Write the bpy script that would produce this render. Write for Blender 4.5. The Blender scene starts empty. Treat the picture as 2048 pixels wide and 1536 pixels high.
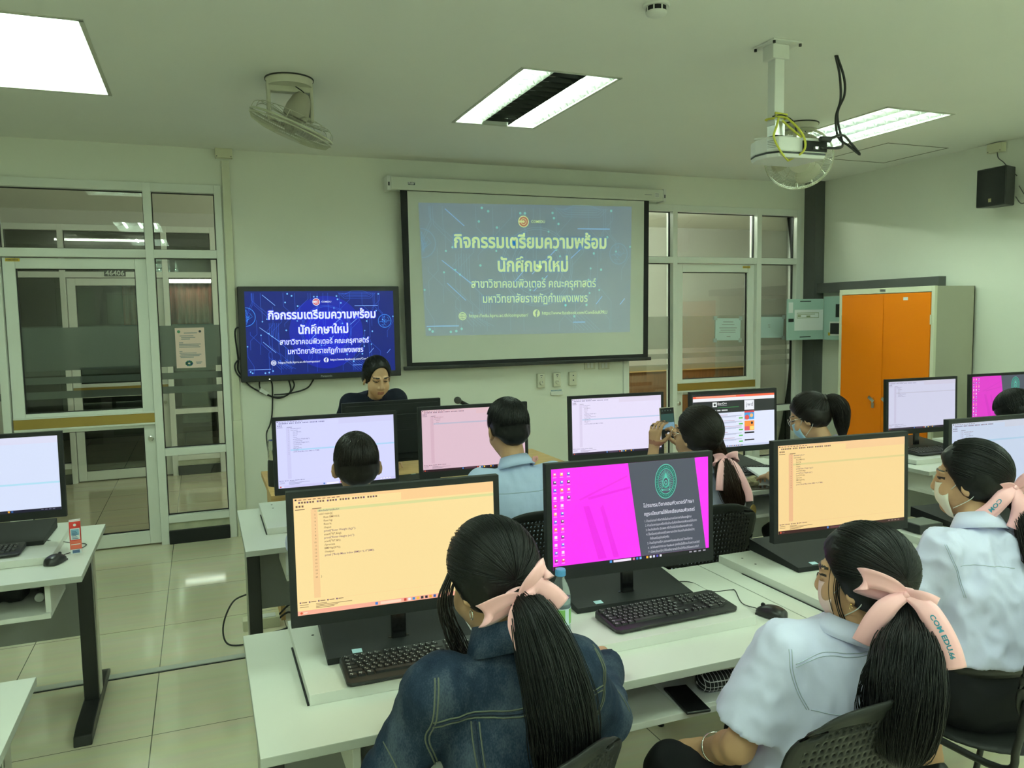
import bpy, bmesh, math, random
import numpy as np
from mathutils import Vector, Matrix, noise
from mathutils.bvhtree import BVHTree
rnd = random.Random(7)
PI = math.pi
sc = bpy.context.scene
COL = sc.collection

# ------------------------------------------------------------------ camera, world, exposure
cam = bpy.data.cameras.new('camera')
cam.sensor_width = 36.0
cam.lens = 1574.7 / 2048 * 36.0
cam.clip_start = 0.05
camo = bpy.data.objects.new('camera', cam)
COL.objects.link(camo)
YAW, PIT, ROL = (math.radians(a) for a in (21.5436, -4.9655, -0.9536))
_f = Vector((math.sin(YAW) * math.cos(PIT), math.cos(YAW) * math.cos(PIT), math.sin(PIT)))
_r = Vector((math.cos(YAW), -math.sin(YAW), 0))
_u = _r.cross(_f)
_r2 = math.cos(ROL) * _r + math.sin(ROL) * _u
_u2 = -math.sin(ROL) * _r + math.cos(ROL) * _u
camo.matrix_world = Matrix(((_r2.x, _u2.x, -_f.x, 0), (_r2.y, _u2.y, -_f.y, 0), (_r2.z, _u2.z, -_f.z, 1.75), (0, 0, 0, 1)))
sc.camera = camo
sc.view_settings.view_transform = 'Standard'
sc.view_settings.look = 'None'
sc.view_settings.gamma = 1
sc.view_settings.use_curve_mapping = False
sc.view_settings.exposure = 0.0
w = bpy.data.worlds.new('world')
sc.world = w
w.use_nodes = True
w.node_tree.nodes['Background'].inputs[0].default_value = (.02, .025, .02, 1)
w.node_tree.nodes['Background'].inputs[1].default_value = .3
TUBE = 40.0          # radiance of a lit fluorescent tube
TUBE_COL = (.735, 1.0, .79)
CEIL = 3.08
WY = 6.666           # inner face of the front wall
WX = 6.09            # inner face of the right wall

# ------------------------------------------------------------------ materials
_M = {}
def mat(name, col, rough=.5, metal=0., spec=.5, emit=None, es=1., noise_amt=0., noise_scale=20., bump=0., bump_scale=60., stretch=(1, 1, 1), coat=0., alpha=1., sheen=0.):
    if name in _M: return _M[name]
    m = bpy.data.materials.new(name); m.use_nodes = True
    nt = m.node_tree; b = nt.nodes['Principled BSDF']
    b.inputs['Base Color'].default_value = (*col, 1)
    b.inputs['Roughness'].default_value = rough
    b.inputs['Metallic'].default_value = metal
    b.inputs['Specular IOR Level'].default_value = spec
    b.inputs['Coat Weight'].default_value = coat
    b.inputs['Sheen Weight'].default_value = sheen
    if emit:
        b.inputs['Emission Color'].default_value = (*emit, 1)
        b.inputs['Emission Strength'].default_value = es
    if noise_amt or bump:
        tc = nt.nodes.new('ShaderNodeTexCoord'); mp = nt.nodes.new('ShaderNodeMapping')
        mp.inputs['Scale'].default_value = stretch
        nt.links.new(tc.outputs['Object'], mp.inputs[0])
    if noise_amt:
        n = nt.nodes.new('ShaderNodeTexNoise'); n.inputs['Scale'].default_value = noise_scale
        n.inputs['Detail'].default_value = 5
        nt.links.new(mp.outputs[0], n.inputs['Vector'])
        r = nt.nodes.new('ShaderNodeMix'); r.data_type = 'RGBA'
        r.inputs[6].default_value = (*[c * (1 - noise_amt) for c in col], 1)
        r.inputs[7].default_value = (*[min(1, c * (1 + noise_amt)) for c in col], 1)
        nt.links.new(n.outputs['Fac'], r.inputs[0]); nt.links.new(r.outputs[2], b.inputs['Base Color'])
    if bump:
        n2 = nt.nodes.new('ShaderNodeTexNoise'); n2.inputs['Scale'].default_value = bump_scale
        n2.inputs['Detail'].default_value = 4
        nt.links.new(mp.outputs[0], n2.inputs['Vector'])
        bp = nt.nodes.new('ShaderNodeBump'); bp.inputs['Strength'].default_value = bump; bp.inputs['Distance'].default_value = .01
        nt.links.new(n2.outputs['Fac'], bp.inputs['Height']); nt.links.new(bp.outputs[0], b.inputs['Normal'])
    _M[name] = m
    return m

def srgb(r, g, b):
    f = lambda c: ((c / 255 + .055) / 1.055) ** 2.4 if c > 10 else c / 255 / 12.92
    return (f(r), f(g), f(b))

def emi(name, rgb, s=1.):
    """something that gives off its own colour (a lit screen)"""
    if name in _M: return _M[name]
    c = srgb(*rgb)
    m = mat(name, (.012, .012, .012), rough=.35, spec=.3, emit=c, es=s)
    return m

def glass_mat(name, tint=(.93, .97, .94)):
    if name in _M: return _M[name]
    m = bpy.data.materials.new(name); m.use_nodes = True
    nt = m.node_tree; nt.nodes.clear()
    o = nt.nodes.new('ShaderNodeOutputMaterial'); mx = nt.nodes.new('ShaderNodeMixShader')
    t = nt.nodes.new('ShaderNodeBsdfTransparent'); t.inputs[0].default_value = (*tint, 1)
    g = nt.nodes.new('ShaderNodeBsdfGlossy'); g.inputs['Roughness'].default_value = .0
    fr = nt.nodes.new('ShaderNodeFresnel'); fr.inputs[0].default_value = 1.52
    nt.links.new(fr.outputs[0], mx.inputs[0]); nt.links.new(t.outputs[0], mx.inputs[1]); nt.links.new(g.outputs[0], mx.inputs[2])
    nt.links.new(mx.outputs[0], o.inputs[0])
    _M[name] = m
    return m

def frosted_mat(name, col, fac):
    if name in _M: return _M[name]
    m = bpy.data.materials.new(name); m.use_nodes = True
    nt = m.node_tree; nt.nodes.clear()
    o = nt.nodes.new('ShaderNodeOutputMaterial'); mx = nt.nodes.new('ShaderNodeMixShader')
    t = nt.nodes.new('ShaderNodeBsdfTransparent')
    d = nt.nodes.new('ShaderNodeBsdfDiffuse'); d.inputs[0].default_value = (*col, 1)
    mx.inputs[0].default_value = fac
    nt.links.new(t.outputs[0], mx.inputs[1]); nt.links.new(d.outputs[0], mx.inputs[2]); nt.links.new(mx.outputs[0], o.inputs[0])
    _M[name] = m
    return m

def floor_mat():
    m = bpy.data.materials.new('floor_tile'); m.use_nodes = True
    nt = m.node_tree; b = nt.nodes['Principled BSDF']
    tc = nt.nodes.new('ShaderNodeTexCoord'); mp = nt.nodes.new('ShaderNodeMapping')
    mp.inputs['Location'].default_value = (.268, -3.5 + .6, 0)
    nt.links.new(tc.outputs['Object'], mp.inputs[0])
    br = nt.nodes.new('ShaderNodeTexBrick')
    br.offset = 0; br.inputs['Scale'].default_value = 1
    br.inputs['Brick Width'].default_value = .65; br.inputs['Row Height'].default_value = .65
    br.inputs['Mortar Size'].default_value = .0022; br.inputs['Mortar Smooth'].default_value = 0
    br.inputs['Color1'].default_value = (.82, .76, .56, 1); br.inputs['Color2'].default_value = (.82, .76, .56, 1)
    br.inputs['Mortar'].default_value = (.16, .15, .11, 1)
    nt.links.new(mp.outputs[0], br.inputs['Vector'])
    n = nt.nodes.new('ShaderNodeTexNoise'); n.inputs['Scale'].default_value = 3; n.inputs['Detail'].default_value = 6
    mp2 = nt.nodes.new('ShaderNodeMapping'); mp2.inputs['Scale'].default_value = (.6, 6, 1)
    nt.links.new(tc.outputs['Object'], mp2.inputs[0]); nt.links.new(mp2.outputs[0], n.inputs['Vector'])
    mx = nt.nodes.new('ShaderNodeMix'); mx.data_type = 'RGBA'; mx.blend_type = 'MULTIPLY'; mx.inputs[0].default_value = .22
    nt.links.new(br.outputs['Color'], mx.inputs[6]); nt.links.new(n.outputs['Color'], mx.inputs[7])
    nt.links.new(mx.outputs[2], b.inputs['Base Color'])
    b.inputs['Roughness'].default_value = .07; b.inputs['Specular IOR Level'].default_value = .75
    return m

def denim_mat():
    m = bpy.data.materials.new('denim'); m.use_nodes = True
    nt = m.node_tree; b = nt.nodes['Principled BSDF']
    tc = nt.nodes.new('ShaderNodeTexCoord'); mp = nt.nodes.new('ShaderNodeMapping'); mp.inputs['Scale'].default_value = (1, 1, .45)
    nt.links.new(tc.outputs['Object'], mp.inputs[0])
    n = nt.nodes.new('ShaderNodeTexNoise'); n.inputs['Scale'].default_value = 11; n.inputs['Detail'].default_value = 8; n.inputs['Roughness'].default_value = .62
    nt.links.new(mp.outputs[0], n.inputs['Vector'])
    n2 = nt.nodes.new('ShaderNodeTexNoise'); n2.inputs['Scale'].default_value = 380; n2.inputs['Detail'].default_value = 2
    nt.links.new(mp.outputs[0], n2.inputs['Vector'])
    ad = nt.nodes.new('ShaderNodeMath'); ad.operation = 'MULTIPLY_ADD'; ad.inputs[1].default_value = .35
    nt.links.new(n2.outputs['Fac'], ad.inputs[0]); nt.links.new(n.outputs['Fac'], ad.inputs[2])
    cr = nt.nodes.new('ShaderNodeValToRGB')
    e = cr.color_ramp.elements
    e[0].position = .45; e[0].color = (.006, .012, .030, 1); e[1].position = .92; e[1].color = (.075, .095, .125, 1)
    x = e.new(.66); x.color = (.018, .031, .058, 1)
    nt.links.new(ad.outputs[0], cr.inputs[0]); nt.links.new(cr.outputs[0], b.inputs['Base Color'])
    bp = nt.nodes.new('ShaderNodeBump'); bp.inputs['Strength'].default_value = .5; bp.inputs['Distance'].default_value = .006
    nt.links.new(n.outputs['Fac'], bp.inputs['Height']); nt.links.new(bp.outputs[0], b.inputs['Normal'])
    b.inputs['Roughness'].default_value = .85; b.inputs['Specular IOR Level'].default_value = .15
    return m

def wood_mat(name, c0, c1, scale=(1, 14, 14), rough=.5):
    if name in _M: return _M[name]
    m = bpy.data.materials.new(name); m.use_nodes = True
    nt = m.node_tree; b = nt.nodes['Principled BSDF']
    tc = nt.nodes.new('ShaderNodeTexCoord'); mp = nt.nodes.new('ShaderNodeMapping'); mp.inputs['Scale'].default_value = scale
    nt.links.new(tc.outputs['Object'], mp.inputs[0])
    n = nt.nodes.new('ShaderNodeTexNoise'); n.inputs['Scale'].default_value = 3; n.inputs['Detail'].default_value = 6; n.inputs['Distortion'].default_value = .6
    nt.links.new(mp.outputs[0], n.inputs['Vector'])
    cr = nt.nodes.new('ShaderNodeValToRGB'); e = cr.color_ramp.elements
    e[0].position = .35; e[0].color = (*c0, 1); e[1].position = .7; e[1].color = (*c1, 1)
    nt.links.new(n.outputs['Fac'], cr.inputs[0]); nt.links.new(cr.outputs[0], b.inputs['Base Color'])
    b.inputs['Roughness'].default_value = rough
    _M[name] = m
    return m

WALL = mat('wall_paint', (.83, .84, .755), rough=.75, spec=.25, noise_amt=.025, noise_scale=2.5, bump=.05, bump_scale=180)
CEILM = mat('ceiling_paint', (.86, .86, .81), rough=.8, spec=.2, noise_amt=.02, noise_scale=2)
FLOORM = floor_mat()
ALU = mat('white_aluminium', (.80, .82, .77), rough=.38, spec=.5)
RUBBER = mat('black_gasket', (.012, .012, .012), rough=.6)
GLASS = glass_mat('window_glass')
FROST = frosted_mat('frosted_film', (.24, .25, .25), .75)
FROST_R = frosted_mat('frosted_film_pale', (.66, .62, .57), .42)
GOLD = mat('push_bar_gold', (.36, .24, .055), rough=.42, metal=.35)
LAM = mat('white_laminate', (.73, .73, .685), rough=.42, spec=.45, noise_amt=.02, noise_scale=9)
LAME = mat('grey_edge_band', (.42, .43, .39), rough=.5)
PANELG = mat('grey_modesty_panel', (.30, .31, .29), rough=.55)
BLACKP = mat('black_plastic', (.014, .015, .015), rough=.42, spec=.5)
BLACKM = mat('matt_black', (.010, .011, .012), rough=.6, spec=.35, bump=.1, bump_scale=500)
BLACKG = mat('gloss_black', (.008, .008, .009), rough=.12, spec=.6)
DKMETAL = mat('black_metal_leg', (.018, .018, .018), rough=.4, metal=.2)
STEEL = mat('brushed_steel', (.55, .55, .52), rough=.3, metal=1.)
CHROME = mat('chrome', (.8, .8, .78), rough=.12, metal=1.)
CREAM = mat('cream_plastic', (.72, .70, .52), rough=.4)
IVORY = mat('ivory_plastic', (.68, .66, .54), rough=.45)
DKGREY = mat('dark_grey_trunking', (.085, .09, .085), rough=.45)
WHITEP = mat('white_plastic', (.78, .78, .75), rough=.4)
PAPER = mat('white_paper', (.82, .83, .84), rough=.8, spec=.2)
PAPERP = mat('pink_paper', (.82, .62, .56), rough=.8, spec=.2)
PAPERB = mat('pale_blue_paper', (.60, .74, .74), rough=.8, spec=.2)
INK = mat('print_ink', (.06, .065, .08), rough=.8)
INKG = mat('grey_ink', (.30, .31, .32), rough=.8)
ORANGE = mat('orange_steel', (.78, .19, .0015), rough=.55, spec=.18, noise_amt=.02, noise_scale=3)
CABW = mat('cream_steel', (.72, .72, .56), rough=.42)
CABG = mat('greige_steel', (.40, .39, .30), rough=.5)
PANELB = mat('blue_grey_steel', (.40, .56, .52), rough=.42)
YELLOW = mat('yellow_sticker', (.62, .42, .03), rough=.5)
ROPE = mat('yellow_rope', (.62, .60, .08), rough=.7)
FANW = mat('fan_cream', (.60, .58, .47), rough=.45)
FANB = mat('fan_blade', (.50, .47, .38), rough=.4)
WIRE = mat('wire_cream', (.50, .50, .38), rough=.4)
BLK = mat('cable_black', (.012, .012, .012), rough=.5)
SKIN = mat('skin_tan', (.50, .285, .165), rough=.55, spec=.35, noise_amt=.06, noise_scale=30)
SKINL = mat('skin_light', (.60, .36, .22), rough=.55, spec=.35, noise_amt=.05, noise_scale=30)
SKIND = mat('skin_brown', (.40, .225, .125), rough=.55, spec=.35, noise_amt=.05, noise_scale=30)
LIP = mat('lip', (.33, .125, .085), rough=.5)
EYE = mat('eye_dark', (.02, .012, .01), rough=.4)
HAIR = mat('black_hair', (.004, .004, .0045), rough=.42, spec=.28)
HAIRB = mat('brown_black_hair', (.010, .007, .006), rough=.42, spec=.28)
HAIRR = mat('brown_hair', (.026, .011, .006), rough=.45, spec=.3)
DENIM = denim_mat()
STITCH = mat('denim_stitch', (.11, .12, .09), rough=.8)
STITCHD = mat('denim_seam', (.012, .022, .045), rough=.9)
SHIRT = mat('white_shirt', (.69, .69, .95), rough=.75, spec=.2, sheen=.1, bump=.42, bump_scale=13, stretch=(1, 1, .6))
SHIRTB = mat('blue_shirt', (.50, .60, .86), rough=.75, spec=.2, bump=.35, bump_scale=12, stretch=(1, 1, .6))
SEAM = mat('shirt_seam', (.42, .46, .58), rough=.8)
NAVY = mat('black_navy_blouse', (.008, .010, .022), rough=.7, spec=.2)
SKIRT = mat('black_skirt', (.008, .008, .010), rough=.75, spec=.2)
SATIN = mat('pink_satin', (.98, .50, .56), rough=.36, spec=.5, sheen=.4)
TEALINK = mat('teal_print', (.03, .22, .33), rough=.6)
MASKP = mat('pink_mask', (.84, .60, .58), rough=.8)
MASKW = mat('white_mask', (.86, .80, .70), rough=.8)
MASKB = mat('pale_blue_mask', (.38, .58, .74), rough=.8)
MASKK = mat('dark_mask', (.03, .03, .045), rough=.8)
PINKL = mat('pink_lanyard', (.80, .36, .36), rough=.6)
WOODL = wood_mat('light_wood', (.55, .33, .13), (.68, .44, .20))
WOODD = wood_mat('brown_wood', (.16, .075, .03), (.25, .12, .05), scale=(14, 14, 1))
MAROON = wood_mat('maroon_curtain', (.16, .030, .016), (.32, .075, .045), scale=(22, 1, .6), rough=.8)
WHITE_TUBE = mat('lit_tube', (.8, .8, .8), emit=TUBE_COL, es=TUBE)
TUBE_OFF = mat('unlit_tube', (.30, .31, .29), rough=.4)
REFL = mat('louvre_reflector', (.80, .82, .80), rough=.22, metal=.85)
REFL_SHADE = mat('louvre_shade', (.055, .06, .055), rough=.4, metal=.3)  # darkened copy of the reflector; the unlit channel's shade is in this colour

# ------------------------------------------------------------------ mesh builder
class MB:
    def __init__(s): s.v = []; s.f = []; s.m = []
    def add(s, vs, fs, mi=0):
        o = len(s.v); s.v += [tuple(p) for p in vs]
        s.f += [tuple(i + o for i in f) for f in fs]; s.m += [mi] * len(fs)
        return s
    def box(s, x0, x1, y0, y1, z0, z1, mi=0):
        return s.add([(x0, y0, z0), (x1, y0, z0), (x1, y1, z0), (x0, y1, z0), (x0, y0, z1), (x1, y0, z1), (x1, y1, z1), (x0, y1, z1)],
                     [(0, 3, 2, 1), (4, 5, 6, 7), (0, 1, 5, 4), (1, 2, 6, 5), (2, 3, 7, 6), (3, 0, 4, 7)], mi)
    def obox(s, c, ax, ay, az, mi=0):
        c, ax, ay, az = map(Vector, (c, ax, ay, az)); P = []
        for k in (-1, 1):
            for i, j in ((-1, -1), (1, -1), (1, 1), (-1, 1)): P.append(c + ax * i + ay * j + az * k)
        return s.add(P, [(0, 3, 2, 1), (4, 5, 6, 7), (0, 1, 5, 4), (1, 2, 6, 5), (2, 3, 7, 6), (3, 0, 4, 7)], mi)
    def quad(s, a, b, c, d, mi=0): return s.add([a, b, c, d], [(0, 1, 2, 3)], mi)
    def tube(s, pts, r, n=8, mi=0, caps=True, up=None):
        pts = [Vector(p) for p in pts]; N = len(pts)
        rs = r if isinstance(r, (list, tuple)) else [r] * N
        t0 = (pts[1] - pts[0]).normalized()
        a = Vector(up) if up else (Vector((0, 0, 1)) if abs(t0.z) < .9 else Vector((1, 0, 0)))
        nrm = (a - t0 * a.dot(t0)).normalized(); V = []
        for i in range(N):
            t = (pts[min(i + 1, N - 1)] - pts[max(i - 1, 0)])
            t = t.normalized() if t.length > 1e-9 else t0
            nrm = nrm - t * nrm.dot(t)
            nrm = nrm.normalized() if nrm.length > 1e-6 else t.orthogonal().normalized()
            b = t.cross(nrm)
            for k in range(n):
                an = 2 * PI * k / n
                V.append(pts[i] + (nrm * math.cos(an) + b * math.sin(an)) * rs[i])
        F = [(i * n + k, i * n + (k + 1) % n, (i + 1) * n + (k + 1) % n, (i + 1) * n + k) for i in range(N - 1) for k in range(n)]
        if caps: F += [tuple(range(n - 1, -1, -1)), tuple((N - 1) * n + k for k in range(n))]
        return s.add(V, F, mi)
    def lathe(s, prof, n=24, c=(0, 0, 0), rot=None, mi=0, caps=True):
        V = []; c = Vector(c)
        for r, z in prof:
            for k in range(n):
                an = 2 * PI * k / n; p = Vector((r * math.cos(an), r * math.sin(an), z))
                V.append(c + (rot @ p if rot else p))
        N = len(prof)
        F = [(i * n + k, i * n + (k + 1) % n, (i + 1) * n + (k + 1) % n, (i + 1) * n + k) for i in range(N - 1) for k in range(n)]
        if caps: F += [tuple(range(n - 1, -1, -1)), tuple((N - 1) * n + k for k in range(n))]
        return s.add(V, F, mi)
    def prism(s, poly, f0, f1, mi=0):
        """poly: 2-D points; f0/f1 map a 2-D point to the two end faces"""
        n = len(poly); V = [f0(p) for p in poly] + [f1(p) for p in poly]
        F = [tuple(range(n - 1, -1, -1)), tuple(range(n, 2 * n))] + [(i, (i + 1) % n, n + (i + 1) % n, n + i) for i in range(n)]
        return s.add(V, F, mi)
    def ell(s, c, r, nu=16, nv=10, rot=None, mi=0):
        c = Vector(c); V = []; F = []
        for j in range(nv + 1):
            th = PI * j / nv
            for i in range(nu):
                ph = 2 * PI * i / nu
                p = Vector((r[0] * math.sin(th) * math.cos(ph), r[1] * math.sin(th) * math.sin(ph), r[2] * math.cos(th)))
                V.append(c + (rot @ p if rot else p))
        for j in range(nv):
            for i in range(nu): F.append((j * nu + i, (j + 1) * nu + i, (j + 1) * nu + (i + 1) % nu, j * nu + (i + 1) % nu))
        return s.add(V, F, mi)
    def grid(s, P, nu, nv, mi=0, thick=0.):
        """P: list of nv rows x nu columns of points"""
        F = [(j * nu + i, j * nu + i + 1, (j + 1) * nu + i + 1, (j + 1) * nu + i) for j in range(nv - 1) for i in range(nu - 1)]
        return s.add(P, F, mi)
    def xf(s, M):
        s.v = [tuple(M @ Vector(p)) for p in s.v]; return s
    def build(s, name, mats, parent=None, smooth=35, bevel=0., seg=2, loc=None, solid=0.):
        me = bpy.data.meshes.new(name)
        me.from_pydata(s.v, [], s.f)
        for m in (mats if isinstance(mats, (list, tuple)) else [mats]): me.materials.append(m)
        if any(s.m): me.polygons.foreach_set('material_index', s.m)
        return finish(name, me, parent, smooth, bevel, seg, loc, solid)

def finish(name, me, parent=None, smooth=35, bevel=0., seg=2, loc=None, solid=0.):
    bm = bmesh.new(); bm.from_mesh(me)
    if not solid: bmesh.ops.recalc_face_normals(bm, faces=bm.faces)
    bm.to_mesh(me); bm.free()
    if smooth:
        me.polygons.foreach_set('use_smooth', [True] * len(me.polygons))
        if smooth < 180: me.set_sharp_from_angle(angle=math.radians(smooth))
    me.update()
    o = bpy.data.objects.new(name, me); COL.objects.link(o)
    if parent: o.parent = parent
    if loc: o.location = loc
    if solid:
        so = o.modifiers.new('solid', 'SOLIDIFY'); so.thickness = solid; so.offset = 0
    if bevel:
        bv = o.modifiers.new('bevel', 'BEVEL'); bv.width = bevel; bv.segments = seg; bv.limit_method = 'ANGLE'; bv.angle_limit = math.radians(40)
    return o

def thing(name, label, cat, loc=(0, 0, 0), rz=0., group=None):
    o = bpy.data.objects.new(name, None); COL.objects.link(o)
    o.empty_display_size = .1; o.location = loc; o.rotation_euler = (0, 0, rz)
    return tag(o, label, cat, group)
def tag(o, label, cat, group=None):
    o['label'] = label; o['category'] = cat
    if group: o['group'] = group
    return o
def struct(o): o['kind'] = 'structure'; return o
def dup(root, loc, rz, label, group=None):
    r = root.copy(); COL.objects.link(r); r.location = loc; r.rotation_euler = (0, 0, rz); r['label'] = label
    if group: r['group'] = group
    for ch in list(root.children):
        c = ch.copy(); COL.objects.link(c); c.parent = r
        for g in list(ch.children):
            d = g.copy(); COL.objects.link(d); d.parent = c
    return r
def bez(p, n=12):
    """smooth path through points (Catmull-Rom)"""
    p = [Vector(q) for q in p]; q = [p[0] * 2 - p[1]] + p + [p[-1] * 2 - p[-2]]; out = []
    for i in range(1, len(q) - 2):
        for k in range(n):
            t = k / n; a, b, c, d = q[i - 1], q[i], q[i + 1], q[i + 2]
            out.append(.5 * ((2 * b) + (c - a) * t + (2 * a - 5 * b + 4 * c - d) * t * t + (3 * b - a - 3 * c + d) * t ** 3))
    return out + [p[-1]]

# text: curve -> flat mesh (cached), returned as 2-D points and faces
_T = {}
def text2d(body, bold=0.):
    k = (body, bold)
    if k not in _T:
        cu = bpy.data.curves.new('t', 'FONT'); cu.body = body; cu.size = 1; cu.resolution_u = 2; cu.offset = bold; cu.fill_mode = 'FRONT'
        o = bpy.data.objects.new('t', cu); COL.objects.link(o)
        dg = bpy.context.evaluated_depsgraph_get(); me = bpy.data.meshes.new_from_object(o.evaluated_get(dg))
        vs = [(v.co.x, v.co.y) for v in me.vertices]; fs = [tuple(p.vertices) for p in me.polygons]
        bpy.data.objects.remove(o); bpy.data.curves.remove(cu); bpy.data.meshes.remove(me)
        _T[k] = (vs, fs)
    return _T[k]
def put_text(mb, body, fmap, x, y, h=None, width=None, align='l', mi=0, bold=0.):
    """fmap(x, y) -> 3-D point; h = letter size, width = fitted width"""
    vs, fs = text2d(body, bold)
    if not vs: return
    x0 = min(v[0] for v in vs); x1 = max(v[0] for v in vs)
    if h is None: h = width / (x1 - x0)
    sx = width / (x1 - x0) if width else h
    off = {'l': 0, 'c': -.5, 'r': -1}[align] * (x1 - x0) * sx
    mb.add([fmap(x + off + (v[0] - x0) * sx, y + v[1] * h) for v in vs], fs, mi)
def line2d(mb, pts, wd, fmap, mi=0):
    for (a, b) in zip(pts[:-1], pts[1:]):
        dx, dy = b[0] - a[0], b[1] - a[1]; L = math.hypot(dx, dy) or 1
        nx, ny = -dy / L * wd / 2, dx / L * wd / 2
        mb.add([fmap(a[0] + nx, a[1] + ny), fmap(a[0] - nx, a[1] - ny), fmap(b[0] - nx, b[1] - ny), fmap(b[0] + nx, b[1] + ny)], [(0, 1, 2, 3)], mi)
def disc2d(mb, x, y, r, fmap, mi=0, n=16, r0=0., ry=None, ):
    k = (ry or r) / r
    if r0:
        V = [fmap(x + q * math.cos(2 * PI * i / n), y + k * q * math.sin(2 * PI * i / n)) for q in (r0, r) for i in range(n)]
        mb.add(V, [(i, (i + 1) % n, n + (i + 1) % n, n + i) for i in range(n)], mi)
    else:
        mb.add([fmap(x + r * math.cos(2 * PI * i / n), y + k * r * math.sin(2 * PI * i / n)) for i in range(n)], [tuple(range(n))], mi)
def rect2d(mb, x0, y0, x1, y1, fmap, mi=0):
    mb.add([fmap(x0, y0), fmap(x1, y0), fmap(x1, y1), fmap(x0, y1)], [(0, 1, 2, 3)], mi)


# ================================================================== THE SETTING
XL, YB = -4.6, -4.2
# lights: (x centre, y centre); ceiling cut-outs 0.61 x 1.25
LX = (-.72, 1.985, 4.59); LYS = (4.66, 1.0, -1.3, -3.3)  # rear rows are out of view; one extra row added to lift the ambient light
LIGHTS = [(x, y) for y in LYS for x in LX]
def slab_with_holes(mb, xs, ys, holes, z):
    for i in range(len(xs) - 1):
        for j in range(len(ys) - 1):
            cx, cy = (xs[i] + xs[i + 1]) / 2, (ys[j] + ys[j + 1]) / 2
            if any(a < cx < b and c < cy < d for a, b, c, d in holes): continue
            mb.quad((xs[i], ys[j], z), (xs[i], ys[j + 1], z), (xs[i + 1], ys[j + 1], z), (xs[i + 1], ys[j], z))
holes = [(x - .302, x + .302, y - .628, y + .628) for x, y in LIGHTS]
xs = sorted({XL, WX} | {h[0] for h in holes} | {h[1] for h in holes}); ys = sorted({YB, WY} | {h[2] for h in holes} | {h[3] for h in holes})
m = MB(); slab_with_holes(m, xs, ys, holes, CEIL)
struct(m.build('ceiling', CEILM, smooth=0))
m = MB(); m.box(XL, WX, YB, 13.6, -.1, 0); struct(m.build('floor', FLOORM, smooth=0))
# front wall with the two glazed openings
m = MB(); Y0, Y1 = WY, WY + .12
GL0, GL1, GR0, GR1, GT = -1.915, .207, 3.83, 5.907, 2.80
m.box(XL, GL0, Y0, Y1, 0, CEIL); m.box(GL0, GL1, Y0, Y1, GT, CEIL); m.box(GL1, GR0, Y0, Y1, 0, CEIL)
m.box(GR0, GR1, Y0, Y1, GT, CEIL); m.box(GR1, WX + .12, Y0, Y1, 0, CEIL)
struct(m.build('wall_front', WALL, smooth=0))
m = MB(); m.box(WX, WX + .12, YB, WY, 0, CEIL); struct(m.build('wall_right', WALL, smooth=0))
m = MB(); m.box(XL - .12, XL, YB, WY, 0, CEIL); struct(m.build('wall_left', WALL, smooth=0))
m = MB(); m.box(XL, WX, YB - .12, YB, 0, CEIL); struct(m.build('wall_back', WALL, smooth=0))
# corridor and the room across it
PINKW = mat('corridor_paint', (.62, .61, .56), rough=.8)
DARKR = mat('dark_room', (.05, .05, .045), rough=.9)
CY = 9.65
m = MB()
m.box(-6, -1.915, CY, CY + .12, 0, 2.95); m.box(-1.915, .207, CY, CY + .12, 2.8, 2.95); m.box(.207, 9, CY, CY + .12, 0, 2.95)
m.box(-6.1, -6, WY + .12, CY, 0, 2.95); m.box(9, 9.1, WY + .12, CY, 0, 2.95)
struct(m.build('wall_corridor', PINKW, smooth=0))
m = MB(); m.box(-6, 9, WY + .12, CY, 2.95, 3.0); struct(m.build('ceiling', CEILM, smooth=0))
m = MB(); m.box(WX, 9, WY + .12, CY, -.1, 0); struct(m.build('floor', FLOORM, smooth=0))
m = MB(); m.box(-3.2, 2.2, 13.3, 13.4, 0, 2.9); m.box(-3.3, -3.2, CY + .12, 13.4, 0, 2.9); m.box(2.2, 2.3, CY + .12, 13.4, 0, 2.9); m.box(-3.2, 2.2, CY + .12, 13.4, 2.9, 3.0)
struct(m.build('wall_back', DARKR, smooth=0))

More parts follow.
